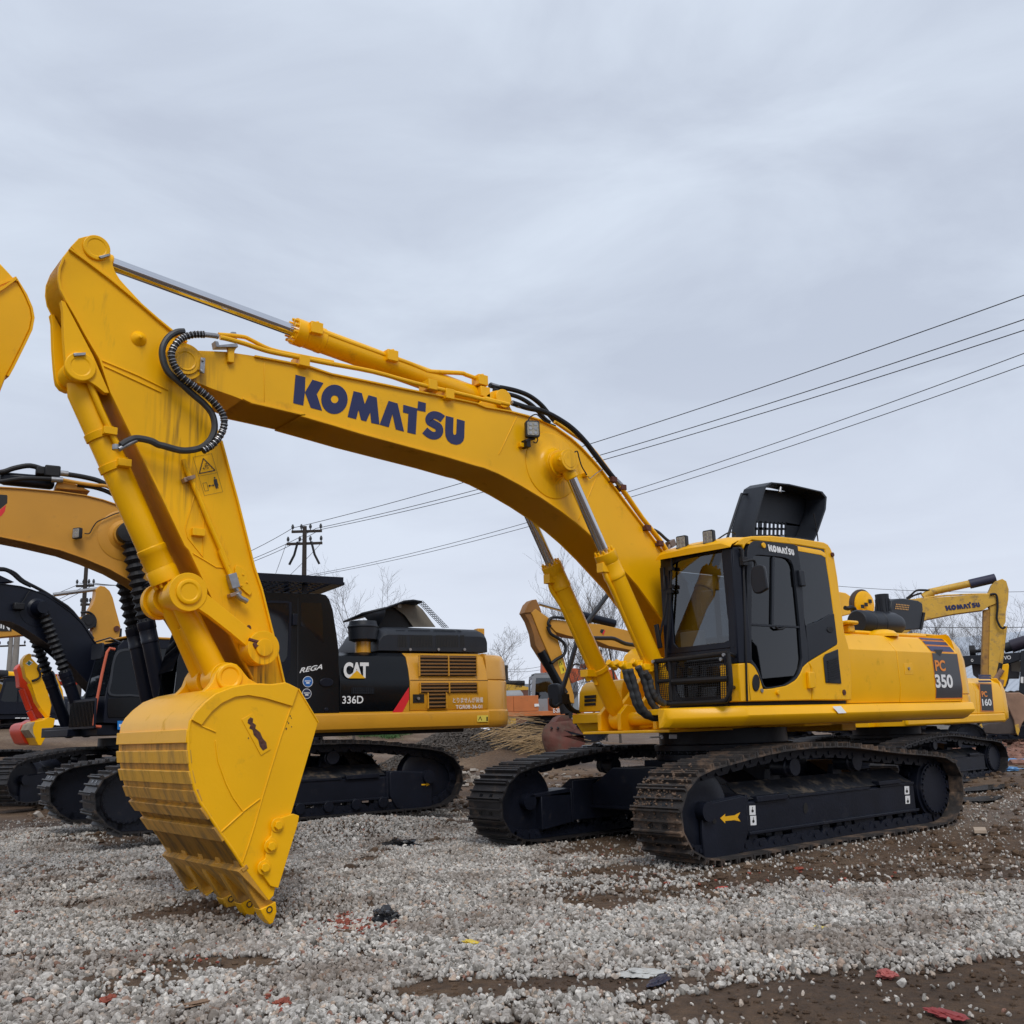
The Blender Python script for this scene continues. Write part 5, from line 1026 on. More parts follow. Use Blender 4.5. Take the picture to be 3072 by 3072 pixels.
# ------------------------------------------------------------------ black and orange-yellow excavator (second in the row)
F1 = Frame(3.072, -6.102, -.129, .095)
e1 = thing('excavator', 'black and ochre excavator with open bonnet and CAT 336D lettering, behind the big yellow bucket', 'excavator', F1, 'excavators parked in the yard')
l1 = lower(e1, m_shoe=M['shoe'], n=48, flip=True, detail=True); l1.scale.x = 1.02; l1.location = (.15, .15, .08); l1.rotation_euler.z += .071
def c1w(pts, Y=1.48): return WY('cat', pts, Y, F1)
blk = M['black']
b = MB(); b.box((-2.7, -1.45, 1.16), (1.6, 1.35, 1.42)); b.build('revolving_frame', M['frame'], e1, .01)
b = MB(); lo_ = c1w([(200,1066),(1730,1066),(1730,1165),(200,1178)], 1.5); z0, z1 = lo_[2][1], lo_[0][1]
x1 = lo_[1][0]
b.loft([[(x, 1.36, z1+.005), (x, 1.47, z1), (x, 1.515, z1-.03), (x, 1.53, (z0+z1)/2), (x, 1.51, z0+.04), (x, 1.46, z0), (x, 1.36, z0)] for x in (1.95, x1)]); sk1 = b.build('deck_skirt', M['cat'], e1, .006)
b = MB(); film(b, [(p[0], 1.531, p[1]) for p in c1w([(1645,1078),(1725,1075),(1725,1124),(1647,1124)], 1.53)]); st = b.build('warning_sticker', mat('pale_yellow_sticker', (.7, .55, .08), .5), sk1)
b = MB(); film(b, [(p[0], 1.533, p[1]) for p in c1w([(1652,1114),(1667,1082),(1682,1114),(1676,1114),(1667,1092),(1658,1114)], 1.53)]); film(b, [(p[0], 1.533, p[1]) for p in c1w([(1712,1088),(1722,1088),(1722,1118),(1712,1118)], 1.53)]); b.build('pictogram', M['decalblack'], sk1)
# housing panels
zt = c1w([(1400,628)], 1.3)[0][1]; zm = c1w([(1400,818)], 1.48)[0][1]; xa = c1w([(650,900)])[0][0]; xb = c1w([(1157,900)])[0][0]; xc = c1w([(1726,900)])[0][0]; zb_ = z1+.004
def hsec(zt_=None):
    zt_ = zt_ or zt; return [(1.46, zb_), (1.485, zb_+.1), (1.49, zm-.02), (1.482, zm), (1.44, zm+.16), (1.36, zt_-.06), (1.24, zt_), (-1.2, zt_), (-1.4, zt_-.15), (-1.4, zb_)]
b = MB(); b.loft([[(x, y, z) for y, z in hsec()] for x in (xa, xb+.005)]); pb_ = b.build('side_door', blk, e1, .008)
b = MB(); b.loft([[(x, y, z) for y, z in hsec()] for x in (xb, xc+.006)]); py_ = b.build('side_door', M['cat'], e1, .008)
b = MB()
def plan1(i): return [(xc, 1.45-i*.4), (xc-.25, 1.43-i), (xc-.42, 1.33-i), (xc-.55+i, 1.1-i), (xc-.72+i, .6), (xc-.78+i, 0), (xc-.72+i, -.6), (xc-.55+i, -1.1+i), (xc-.42, -1.33+i), (xc-.25, -1.43+i), (xc, -1.45+i*.4)]
b.loft([[(x, y, z) for x, y in plan1(i)] for z, i in ((z0, .08), (z0+.04, .02), (z0+.12, 0), (z1-.02, 0), (z1, .025), (z1+.01, .025), (zm-.03, .02), (zm, .05), (zm+.01, .03), (zt-.12, .06), (zt-.03, .14), (zt, .28))]); b.build('counterweight', M['cat'], e1, 0, ang=40)
YH1 = 1.492
def film1(par, name, m, *polys, off=0, cr_='cat'):
    b = MB()
    for pl_ in polys: film(b, [(p[0], YH1+off, p[1]) for p in WY(cr_, pl_, YH1+off, F1)])
    return b.build(name, m, par)
film1(pb_, 'stripe', M['redvinyl'], [(1030,1057),(1152,872),(1153,962),(1103,1057)]); film1(pb_, 'stripe', M['cat'], [(1104,1057),(1153,963),(1153,1057)])
q = W('cat', 678, 808, Y=YH1, F=F1)
u = (W('cat', 858, 810, Y=YH1, F=F1)-q).normalized(); hgt = (W('cat', 678, 692, Y=YH1, F=F1)-q).length; wid_ = (W('cat', 860, 810, Y=YH1, F=F1)-q).length
put_text('lettering', 'CAT', M['white'], pb_, q, (-1, 0, 0), (0, 0, 1), hgt, wid_, .045, off=.003, sp=.86)
film1(pb_, 'lettering', M['orange'] if False else mat('triangle_yellow', (.8, .42, .01), .4), [(716,809),(775,752),(836,809)], off=.008)
q = W('cat', 668, 993, Y=YH1, F=F1); put_text('lettering', '336D', M['white'], pb_, q, (-1, 0, 0), (0, 0, 1), (W('cat', 668, 937, Y=YH1, F=F1)-q).length, (W('cat', 820, 993, Y=YH1, F=F1)-q).length, .012)
b = MB(); q0, q1, q2 = [W('cat', *p, Y=YH1+.002, F=F1) for p in ((735,922),(898,922),(735,874))]; grid_plate(b, q0, q1, q2, 12, 4, .35, .35, .006); b.build('vent_mesh', M['plastic'], pb_)
def louvre(poly_rects):
    for (xa_, ya_, xb_, yb_), nrow, ncol in poly_rects:
        p0, p1 = W('cat', xa_, ya_, Y=YH1, F=F1), W('cat', xb_, yb_, Y=YH1, F=F1)
        b = MB(); b.box((p1.x, YH1-.001, p1.z), (p0.x, YH1+.002, p0.z)); o = b.build('air_grille', M['decalblack'], py_)
        b = MB()
        for i in range(nrow):
            z_ = p1.z+(i+.5)*(p0.z-p1.z)/nrow; b.box((p1.x, YH1+.0025, z_-.012), (p0.x, YH1+.028, z_+.012), 0, None)
        b.build('grille_slat', mat('slat_brown', (.20, .09, .02), .5) if 'slat_brown' not in bpy.data.materials else bpy.data.materials['slat_brown'], o, .004)
        b = MB(); 
        for i in range(ncol+1):
            x_ = p1.x+i*(p0.x-p1.x)/ncol; b.box((x_-.008, YH1+.002, p1.z), (x_+.008, YH1+.032, p0.z))
        b.build('grille_bar', M['cat'], o)
louvre([((1222,642,1640,792), 6, 2), ((1228,842,1645,912), 3, 2), ((1285,914,1420,1025), 4, 1)])
film1(py_, 'panel_gap', M['decalblack'], [(1161,820),(1724,822),(1724,826),(1161,824)])
b = MB(); p0, p1 = W('cat', 1180, 925, Y=YH1, F=F1), W('cat', 1262, 985, Y=YH1, F=F1); b.box((p1.x, YH1-.001, p1.z), (p0.x, YH1+.003, p0.z)); lt = b.build('latch_recess', M['decalblack'], py_)
b = MB(); q = W('cat', 1218, 955, Y=YH1+.01, F=F1); b.cyl(q, q+Vector((0, .02, 0)), .022, n=14); b.build('latch', M['steel'], lt)
q = W('cat', 1490, 1030, Y=YH1, F=F1); put_text('lettering', 'TGR08-36-01', M['white'], py_, q, (-1, 0, 0), (0, 0, 1), (W('cat', 1490, 1003, Y=YH1, F=F1)-q).length, (W('cat', 1682, 1030, Y=YH1, F=F1)-q).length, .006)
q = W('cat', 1470, 988, Y=YH1, F=F1); put_text('lettering', 'とりませんが装備', M['white'], py_, q, (-1, 0, 0), (0, 0, 1), (W('cat', 1470, 948, Y=YH1, F=F1)-q).length, (W('cat', 1688, 988, Y=YH1, F=F1)-q).length, .004)
# cab
def cabpoly(name, pts, y0, y1, m, par=None, bevel=.006): b = MB(); b.prism(c1w(pts, y1), y0, y1); return b.build(name, m, par or e1, bevel)
zc_ = c1w([(400,195)])[0][1]; xf = 1.55
cab1 = bpy.data.objects.new('cab', None); col.objects.link(cab1); cab1.parent = e1
rear = [(510,196),(550,205),(575,235),(600,310),(630,500),(645,620),(648,1062)]
rp = c1w(rear); sidep1 = [(xf, zb_)]+[(xf-.05, 2.2), (xf-.3, zc_-.05), (xf-.4, zc_)]+rp
b = MB(); rw = c1w([(372,262),(515,264),(524,330),(531,555),(470,500),(440,460),(368,430)]); b.prism(sidep1, 1.44, 1.482); cs1 = b.build('cab_side', blk, cab1, .01)
b = MB(); b.prism([(x, z) for x, z in sidep1], .5, .54); b.build('cab_side', blk, cab1, .01)
b = MB(); b.box((rp[-1][0]+.0, .54, zb_), (rp[-1][0]+.05, 1.44, 2.1)); b.box((rp[0][0], .54, zc_-.06), (xf-.4, 1.44, zc_-.001)); b.box((rp[-1][0]+.01, .54, 2.1), (rp[-1][0]+.05, .6, zc_-.1)); b.build('cab_shell', blk, cab1)
b = MB(); b.prism(c1w([(372,262),(515,264),(524,330),(531,555),(470,500),(440,460),(368,430)], 1.484), 1.482, 1.485); b.prism(c1w([(120,265),(290,268),(285,400),(270,690),(120,690)], 1.484), 1.482, 1.485); b.build('side_window', mat('dark_window', (.006, .007, .010), .06, spec=.45), cab1)
b = MB(); b.ring(c1w([(100,245),(302,248),(300,420),(288,810),(100,812)], 1.49), c1w([(118,262),(288,265),(283,400),(270,692),(118,692)], 1.49), 1.482, 1.492, n=40); b.build('door_frame', M['navy'], cab1)
b = MB(); q = c1w([(308,342),(340,342),(340,425),(306,425)], 1.5); b.prism(q, 1.483, 1.52); b.build('door_hinge', M['navy'], cab1, .006)
film1(cs1, 'panel_gap', M['rubber'], [(346,225),(349,225),(352,1060),(334,1060)], off=-.005)
b = MB(); b.prism(c1w(_el(553, 838, 50, 32, 24), 1.49), 1.483, 1.50); b.prism(c1w(_el(553, 1035, 15, 14, 14), 1.49), 1.483, 1.50); b.build('door_handle', M['navy'], cab1, .006)
q = W('cat', 357, 772, Y=1.485, F=F1); q2 = W('cat', 523, 742, Y=1.485, F=F1); put_text('lettering', 'REGA', M['white'], cs1, q, q2-q, (0, 0, 1), (W('cat', 357, 735, Y=1.485, F=F1)-q).length, (q2-q).length, .02, shear=.35)
for cx_, cy_, r_, mm_ in ((420,833,37,mat('sticker_blue', (.02, .12, .38), .4)), (412,920,34,mat('sticker_dark', (.02, .03, .08), .4))):
    b = MB(); b.prism(c1w(_el(cx_, cy_, r_, r_+3, 28), 1.49), 1.4825, 1.4845); so_ = b.build('round_sticker', M['white'], cs1); b = MB(); b.prism(c1w(_el(cx_, cy_, r_*.9, r_*.9+3, 28), 1.49), 1.4845, 1.4855); b.build('sticker_field', mm_, so_)
    b = MB(); b.prism(c1w([(cx_-22,cy_-8),(cx_+22,cy_-8),(cx_+22,cy_-2),(cx_-22,cy_-2)], 1.49), 1.4855, 1.4862); b.prism(c1w([(cx_-12,cy_+4),(cx_+12,cy_+4),(cx_+12,cy_+14),(cx_-12,cy_+14)], 1.49), 1.4855, 1.4862); b.build('sticker_mark', M['white'], so_)
b = MB(); grid_plate(b, (xf+.25, .42, zc_+.16), (rp[0][0]-.15, .42, zc_+.16), (xf+.25, 1.56, zc_+.16), 18, 8, .34, .34, .02)
b.box((rp[0][0]-.32, .40, zc_+.13), (rp[0][0]-.12, 1.58, zc_+.17)); b.box((rp[0][0]-.3, 1.56, zc_+.14), (xf+.25, 1.585, zc_+.24)); b.box((rp[0][0]-.3, .395, zc_+.14), (xf+.25, .42, zc_+.24))
for x_ in (xf-.5, rp[0][0]+.2):
    for y_ in (.6, 1.4): b.box((x_-.03, y_-.03, zc_), (x_+.03, y_+.03, zc_+.16))
b.build('roof_guard', M['navy'], cab1)
b = MB(); b.add([(xf-.0, .55, 2.05), (xf-.0, 1.43, 2.05), (xf-.3, 1.43, zc_-.06), (xf-.3, .55, zc_-.06)], [(0, 1, 2, 3)]); b.build('windscreen', M['dglass'], cab1)
b = MB(); b.box((.2, .7, zb_), (.7, 1.2, 2.0)); b.prism([(.15, 1.9), (.3, 1.9), (.2, 2.6), (.08, 2.6)], .75, 1.17); b.build('seat', M['interior'], cab1, .03)
# precleaner, bonnet, beacon
q = W('cat', 818, 600, Y=.95, F=F1); zq = W('cat', 818, 432, Y=.95, F=F1).z; zn = W('cat', 818, 545, Y=.95, F=F1).z; zr = q.z-.05
b = MB(); b.lathe((q.x, .95, zr), (0, 0, 1), [(0, .115), (zn-zr, .115)], 28); pcn = b.build('air_cleaner', M['cat'], e1); b = MB(); b.lathe((q.x, .95, zn), (0, 0, 1), [(0, .14), (.03, .21), (.2, .22), (.21, .23), (.225, .23), (.235, .215), (.30, .20), (zq-zn-.03, .15), (zq-zn, .05)], 32); b.build('precleaner_cap', M['plastic'], pcn)
def cp(pts, Y): return [(p.x, p.z) for p in [W('cat', a, c, Y=Y, F=F1) for a, c in pts]]
hb1 = cp([(905,612),(910,505),(940,450),(975,437),(1130,438),(1560,452),(1640,455),(1680,472),(1690,520),(1692,626)], 1.0)
b = MB(); n_h = len(hb1); b.loft([[(x, y, z-dz*(z-hb1[0][1])) for x, z in hb1] for y, dz in ((1.12, .35), (1.05, .12), (.95, .0), (-.3, 0), (-.5, .3))]); bn = b.build('engine_cover', M['plastic'], e1, .01)
b = MB()
for i in range(44):
    xx = 1075+i*11
    if i in (6, 7, 23, 24, 40): continue
    p = cp([(xx,447),(xx+7,447),(xx+8,590),(xx+1,590)], 1.14)
    b.add([(p[0][0], .93, p[0][1]+.004), (p[1][0], .93, p[1][1]+.004), (p[1][0], 1.07, p[1][1]-.02), (p[0][0], 1.07, p[0][1]-.02)], [(0, 1, 2, 3)])
    b.prism([(p[0][0], p[2][1]+.02), (p[1][0], p[2][1]+.02), (p[1][0], p[0][1]-.10), (p[0][0], p[0][1]-.10)], 1.121, 1.124)
b.build('cover_slots', M['decalblack'], bn)
for xx in (1160, 1365, 1553): q = W('cat', xx, 600, Y=1.13, F=F1); b = MB(); b.cyl(q, q+Vector((0, .015, 0)), .022, n=10); b.build('cover_bolt', M['steel'], bn)
b = MB(); op = [W('cat', *p, Y=.55, F=F1) for p in ((808,335),(985,290),(1120,242),(1190,236),(1250,246),(1300,290),(1455,446),(1300,440),(920,458))]
b.add([(p.x, .62, p.z) for p in op]+[(p.x, -.35, p.z+.02) for p in op], [tuple(range(9)), (0,1,10,9),(1,2,11,10),(2,3,12,11),(3,4,13,12),(4,5,14,13)]) if False else None
e_ = [W('cat', *p, Y=.75, F=F1) for p in ((808,335),(985,292),(1120,243),(1185,237),(1248,248),(1300,292),(1455,446))]
i_ = [W('cat', *p, Y=.2, F=F1) for p in ((920,456),(1010,440),(1040,290),(1110,270),(1200,262),(1250,300),(1370,440))]
v = [tuple(p) for p in e_]+[(p.x, .0, p.z-.04) for p in e_]; b.add(v, [(i, i+1, i+8, i+7) for i in range(4)]+[]); nd = bpy.data.objects
b.add([tuple(e_[0]), tuple(e_[1]), (e_[1].x, .72, e_[1].z-.12), (W('cat', 920, 457, Y=.7, F=F1).x, .7, W('cat', 920, 457, Y=.7, F=F1).z)], [(0, 1, 2, 3)])
bo = b.build('bonnet', M['plastic'], e1)
sd_ = bo.modifiers.new('solid', 'SOLIDIFY'); sd_.thickness = .03
b = MB(); a0, a1 = W('cat', 1205, 250, Y=.75, F=F1), W('cat', 1395, 445, Y=.75, F=F1); c0_, c1_ = W('cat', 1250, 247, Y=.75, F=F1), W('cat', 1452, 445, Y=.75, F=F1)
grid_plate(b, a0, a1, c0_, 14, 3, .28, .22, .012); b.build('bonnet_mesh', M['plastic'], bo)
b = MB(); b.add([tuple(W('cat', *p, Y=.5, F=F1)) for p in ((1040,292),(1110,266),(1195,262),(1250,310),(1345,438),(1185,438),(1120,350))], [tuple(range(7))]); b.build('bonnet_lining', mat('foam_lining', (.17, .15, .12), .9, var=.2), bo)
b = MB(); b.add([tuple(W('cat', *p, Y=.45, F=F1)) for p in ((812,338),(985,294),(1040,292),(1120,350),(1185,438),(925,457))], [tuple(range(6))]); b.build('bonnet_underside', M['rubber'], bo)
b = MB()
for p_ in ((940,323),(1078,285)): q = W('cat', *p_, Y=.52, F=F1); b.box((q.x-.03, q.y, q.z-.03), (q.x+.03, q.y+.03, q.z+.03))
b.build('bonnet_latch', M['lightgrey'], bo)
b = MB(); q0, q1 = W('cat', 1640, 500, Y=.9, F=F1), W('cat', 1688, 450, Y=.9, F=F1); b.box((q1.x, .82, q0.z-.15), (q0.x, .95, q1.z)); b.build('mirror_bracket', M['cat'], e1, .01)
# boom going out of the frame
def ciw(pts, Y=.25): return WY('ci', pts, Y, F1)
tp = ciw([(-700,420),(-300,320),(0,303),(200,315),(500,342),(700,370),(850,407),(1040,472)]); bt = ciw([(-700,760),(-300,705),(0,722),(200,762),(500,832),(700,902),(900,985),(1080,1085),(1220,1170)])
tp += [(tp[-1][0]-.75, tp[-1][1]-.55), (.75, 2.5), (.4, 2.15), (.2, 2.0)]; bt += [(bt[-1][0]-.35, bt[-1][1]-.35), (.6, 1.75), (.35, 1.65), (.15, 1.8)]
b = MB(); b.prism(tp+bt[::-1], -.235, .235); bm1 = b.build('boom', M['catboom'], e1, .006); b = MB(); b.strip(tp[1:-2], -.26, .26, .016); b.strip(bt[1:-2], -.26, .26, -.016); b.build('boom_flange', M['catboom'], bm1, .003)
q = W('ci', 1063, 678, Y=.5, F=F1); P1 = Vector((q.x, 0, q.z)); F1f = Vector((1.35, 0, 1.3))
for s in (1, -1):
    b = MB(); b.lathe((P1.x, s*.235, P1.z), (0, s, 0), [(0, .36), (.006, .36), (.012, .345), (.012, .22), (.05, .17), (.12, .16)], 36); b.build('cylinder_boss', M['catboom'], bm1)
    b = MB(); b.lathe((P1.x, s*.36, P1.z), (0, s, 0), [(0, .14), (.15, .14), (.155, .12)], 30); b.build('pin_cover', M['rubber'], bm1, .004)
    pr, pb = Vector((P1.x, s*.43, P1.z)), Vector((F1f.x, s*.43, F1f.z)); hyd(e1, 'boom_cylinder', pr, pb, (pb-pr).length*.46, .055, .115, M['navy'], boot=True, clev=.11, eyew=.06)
lamp(bm1, W('ci', 640, 690, Y=.33, F=F1), yaw=R(-50), s=1.15)
b = MB(); b.tube([W('ci', *p, Y=.28, F=F1) for p in ((700,690),(740,690),(770,640),(805,595),(870,565),(950,530),(1050,502))], .008, 6, sm=4); b.build('lamp_cable', M['rubber'], bm1)
for pts_, r_, Y_, m_ in (([(-200,180),(0,185),(120,150),(250,130),(370,165)], .035, .1, 'rubber'), ([(-200,290),(0,262),(200,235),(430,240)], .03, .2, 'rubber'), ([(510,195),(700,225),(850,270),(1000,380),(1040,440)], .035, .1, 'rubber'), ([(640,290),(780,310),(900,350),(1020,420)], .03, .15, 'rubber')):
    b = MB(); b.tube([W('ci', *p, Y=Y_, F=F1) for p in pts_], r_, 10, sm=4); b.build('hose', M[m_], e1)
b = MB(); b.tube([W('ci', *p, Y=.2, F=F1) for p in ((510,245),(640,270),(780,290),(880,300),(960,345),(1010,400))], .025, 8, sm=3); b.build('steel_pipe', M['catboom'], e1)
b = MB(); b.prism(ciw([(0,170),(300,195),(460,225),(455,315),(200,290),(0,270)], .1), -.08, .08); b.build('arm_cylinder', M['navy'], e1, .05)
b = MB(); b.prism(ciw([(470,265),(560,255),(650,290),(750,340),(460,318)], .15), -.15, .15); b.build('cylinder_lug', M['catboom'], bm1, .01)
b = MB(); b.box((-.1, -.1, -.08), (.1, .1, .08), 0, Matrix.Translation(W('ci', 430, 185, Y=.1, F=F1))); b.box((-.06, -.06, -.06), (.06, .06, .06), 0, Matrix.Translation(W('ci', 335, 175, Y=.1, F=F1))); b.build('valve_block', M['rubber'], e1, .02)
b = MB()
for p0_, p1_, Y_ in (((480,190),(565,198),.1), ((425,243),(520,250),.2)): b.cyl(W('ci', *p0_, Y=Y_, F=F1), W('ci', *p1_, Y=Y_, F=F1), .04, n=12)
b.build('hose_coupling', M['steel'], e1)
b = MB(); film(b, [(p[0], .2365, p[1]) for p in ciw([(-60,365),(55,372),(62,380),(60,440),(0,490),(-60,500)], .2365)]); b.build('decal', M['decalblack'], bm1); b = MB(); film(b, [(p[0], .2367, p[1]) for p in ciw([(-60,510),(0,495),(50,455),(40,510),(10,548),(-60,560)], .2367)]); b.build('decal', M['redvinyl'], bm1)
b = MB(); yo1 = 1.295+.125+.035
film(b, [(p[0], yo1, p[1]) for p in WY('cat', [(1195,1572),(1208,1570),(1218,1576),(1278,1573),(1278,1564),(1303,1577),(1280,1591),(1278,1583),(1218,1585),(1210,1596),(1196,1596),(1204,1584)], yo1, F1)]); b.build('arrow_decal', bpy.data.materials['arrow_yellow'], e1)
b = MB(); film(b, [(p[0], yo1, p[1]) for p in WY('cat', [(1076,1548),(1096,1548),(1096,1588),(1076,1588)], yo1-.03, F1)]); b.build('pictogram_plate', M['white'], e1)
b = MB(); film(b, [(p[0], yo1, p[1]) for p in WY('cat', [(425,1560),(472,1560),(472,1588),(425,1588)], yo1-.03, F1)]); b.build('pictogram_plate', bpy.data.materials['arrow_yellow'], e1)
# ------------------------------------------------------------------ dark blue-black excavator (third in the row)
F2 = Frame(2.12, -14.23, .124, .196)
e2 = thing('excavator', 'blue-black excavator with thin ochre cab roof and orange handrail, left of the yellow bucket', 'excavator', F2, 'excavators parked in the yard')
l2 = lower(e2, m_shoe=M['shoe'], n=46, yaw=.38); l2.location = (1.23, -1.26, -.03)
for o_ in list(l2.children):
    if o_.name.startswith('swing_circle'): o_.location = (-.66, 1.55, 0)
P2 = body(e2, M['navy'], M['navy'], M['navy'], roof=M['catboom'])
def chw(pts, Y=.25): return WY('ch', pts, Y, F2)
tp = chw([(-900,520),(-400,360),(0,320),(200,348),(300,378),(430,425),(560,505),(700,605),(800,705),(900,862)]); bt = chw([(-900,800),(-400,690),(0,680),(100,692),(200,738),(300,800),(400,865),(500,935),(620,1040)])
tp += [(tp[-1][0]-.4, tp[-1][1]-.45), (.3, 2.1)]; bt += [(.9, 1.95), (.4, 1.65), (.15, 1.8)]
b = MB(); b.prism(tp+bt[::-1], -.235, .235); bm2 = b.build('boom', M['navy'], e2, .01); b = MB(); b.strip(tp[1:-1], -.26, .26, .016); b.strip(bt[1:-2], -.26, .26, -.016); b.build('boom_flange', M['navy'], bm2)
q = W('ch', 415, 555, Y=.5, F=F2); P_ = Vector((q.x, 0, q.z))
for s in (1, -1):
    b = MB(); b.lathe((P_.x, s*.235, P_.z), (0, s, 0), [(0, .36), (.01, .36), (.012, .22), (.05, .17), (.2, .14), (.3, .12)], 30); b.build('cylinder_boss', M['navy'], bm2)
    q1 = W('ch', 745 if s > 0 else 640, 1400, Y=s*.43, F=F2); pr, pb = Vector((P_.x, s*.43, P_.z)), Vector((1.3, s*.43, 1.3)); hyd(e2, 'boom_cylinder', pr, pb, (pb-pr).length*.52, .055, .12, M['navy'], boot=True, clev=.11, eyew=.06)
for pts_ in ([(-200,200),(0,180),(80,195),(150,230),(230,300),(400,390),(560,490),(700,595),(900,860)], [(-200,230),(0,190),(100,215),(200,300),(300,350)]):
    b = MB(); b.tube([W('ch', *p, Y=.15, F=F2) for p in pts_], .035, 8, sm=3); b.build('hose', M['rubber'], e2)
b = MB(); b.prism(chw([(-300,180),(0,240),(150,310),(0,325),(-300,300)], .1), -.1, .1); b.build('arm_cylinder', M['navy'], e2, .03)
b = MB(); b.box((-.1, -.06, -.07), (.1, .06, .07), 0, Matrix.Translation(W('ch', 180, 545, Y=.32, F=F2))); lm = b.build('work_lamp', M['rubber'], bm2, .02)
b = MB(); b.tube([W('ch', *p, Y=.28, F=F2) for p in ((200,520),(235,480),(260,430),(290,395))], .008, 6); b.build('lamp_cable', M['rubber'], bm2)
b = MB(); b.tube([W('ch', *p, Y=1.52, F=F2) for p in ((1110,960),(1060,950),(1035,985),(1010,1090),(985,1200),(960,1330),(930,1480),(912,1620),(905,1690),(930,1705),(975,1708))], .028, 8); b.build('handrail', mat('red_lead_paint', (.55, .11, .05), .5), e2)
b = MB(); p0, p1 = W('ch', 690, 1455, X=1.62, F=F2), W('ch', 915, 1725, X=1.62, F=F2); b.box((1.6, p0.y, p1.z), (1.64, p1.y, p0.z)); gg = b.build('lower_guard', M['navy'], e2, .01)
b = MB()
for i in range(17): y_ = p0.y+.06+(p1.y-p0.y-.12)*i/16; b.box((1.641, y_-.012, p1.z+.05), (1.66, y_+.012, p0.z-.05))
b.build('guard_bars', M['black'], gg)
b = MB(); p0, p1 = W('ch', 895, 915, X=1.5, F=F2), W('ch', 990, 1045, X=1.5, F=F2); b.prism(rrect(p0.y, p1.y, p1.z, p0.z, .04), 1.48, 1.52, 0, 'X'); b.tube([(1.48, p0.y+.1, p0.z+.05), (1.3, 1.3, p0.z+.12), (1.1, 1.45, p0.z)], .015, 8); b.build('mirror', M['plastic'], e2)
b = MB(); b.add([tuple(W('ch', *p, Y=1.492, F=F2)) for p in ((1135,1650),(1225,1650),(1225,1735),(1135,1735))], [(0, 1, 2, 3)]); o = b.build('sticker', mat('sticker_sky_blue', (.01, .2, .6), .4), e2)
b = MB(); b.add([tuple(W('ch', *p, Y=1.495, F=F2)) for p in ((1150,1682),(1215,1682),(1215,1708),(1150,1708))], [(0, 1, 2, 3)]); b.build('sticker_mark', M['white'], o)
b = MB(); wn = sm2([(1068,1385),(1078,1270),(1098,1120),(1128,1020),(1180,978),(1290,970),(1420,972),(1425,1180),(1420,1385),(1250,1392)], 3); wp = WY('ch', wn, 1.492, F2); b.prism(wp, 1.484, 1.490); b.build('cab_window', mat('window_blue_black', (.004, .006, .010), .05, spec=.22), P2['cab'])
b = MB(); b.ring([(x+(x-wp[0][0])*.0, z) for x, z in WY('ch', sm2([(1052,1400),(1062,1270),(1082,1110),(1112,1000),(1170,958),(1290,950),(1440,952),(1445,1180),(1440,1402),(1250,1410)], 3), 1.495, F2)], wp, 1.484, 1.505, n=60); b.build('window_highlight_ring', mat('highlight_grey', (.03, .034, .042), .5), P2['cab'])  # ring coloured lighter than the cab to paint a highlight round the window
b = MB(); b.prism(WY('ch', sm2([(1045,1445),(1100,1432),(1400,1430),(1400,1600),(1100,1618),(1042,1605)], 3), 1.49, F2), 1.482, 1.495); b.build('door_panel', M['black'], P2['cab'], .01)
b = MB(); tp3 = [W('ch', *p, X=1.15, F=F2) for p in ((790,1430),(880,1300),(962,1190),(950,1330),(928,1445))]; b.add([tuple(q) for q in tp3], [tuple(range(5))]); b.build('pale_interior', mat('pale_green_grey', (.25, .27, .25), .8), P2['cab'])  # pale triangle standing for the cab interior behind the windscreen
# ------------------------------------------------------------------ machines further back
GRP = 'excavators parked in the yard'
def bg(label, F, shapes, name='excavator', cat='excavator', group=GRP):
    t = thing(name, label, cat, F, group)
    d = {}
    for nm, c, pts, y0, y1, at, m in shapes:
        b = MB(); b.prism(WY(c, pts, at, F), y0, y1); d[nm] = b.build(nm, m, d.get('boom') if nm.endswith('_lug') else t, .012)
    return t, d
def rod(t, nm, c, p0, p1, Y, r, m, F, r1=None): b = MB(); b.cyl(W(c, *p0, Y=Y, F=F), W(c, *p1, Y=Y, F=F), r, r1, n=14); return b.build(nm, m, t)
def hz_(t, c, pts, Y, r, F, m='rubber', nm='hose'): b = MB(); b.tube([W(c, *p, Y=Y, F=F) for p in pts], r, 8, sm=4); return b.build(nm, M[m], t)
# yellow 160-size machine behind the main one
F10 = Frame(-8.959, -3.305, .033, .028)
e10 = thing('excavator', 'smaller yellow excavator marked PC 160 behind the main machine', 'excavator', F10, GRP)
l10 = lower(e10, k=.87, n=44); P10 = body(e10, M['yel'], M['plastic'], M['yel'], k=.87, roof=M['yel'])
b = MB(); b.box((-2.5, 1.2, 1.07), (1.5, 1.275, 1.24)); b.build('deck_skirt', M['yel'], e10, .03)
yd = 1.42*.87+.012
def cgp(pts, Y=yd, c='cg'): return [tuple(W(c, *p, Y=Y, F=F10)) for p in pts]
for nm, m_, pts in (('decal', 'orange', [(1490,975),(1615,978),(1640,1256),(1510,1254)]), ('decal', 'decalblack', [(1498,986),(1611,988),(1634,1248),(1518,1246)])):
    b = MB(); film(b, [(p[0], yd+(.003 if m_ == 'decalblack' else 0), p[2]) for p in cgp(pts)]); b.build(nm, M[m_], P10['door2'])
for y0_ in (895, 918, 950):
    b = MB(); film(b, [(p[0], yd+.02, p[2]-.0) for p in cgp([(1470,y0_),(1580+y0_/60,y0_),(1590+y0_/60,y0_+20),(1480,y0_+20)])]); b.build('decal', M['decalnavy'], P10['door2'])
q = W('cg', 1520, 1112, Y=yd+.004, F=F10); hh = (W('cg', 1520, 1060, Y=yd, F=F10)-q).length
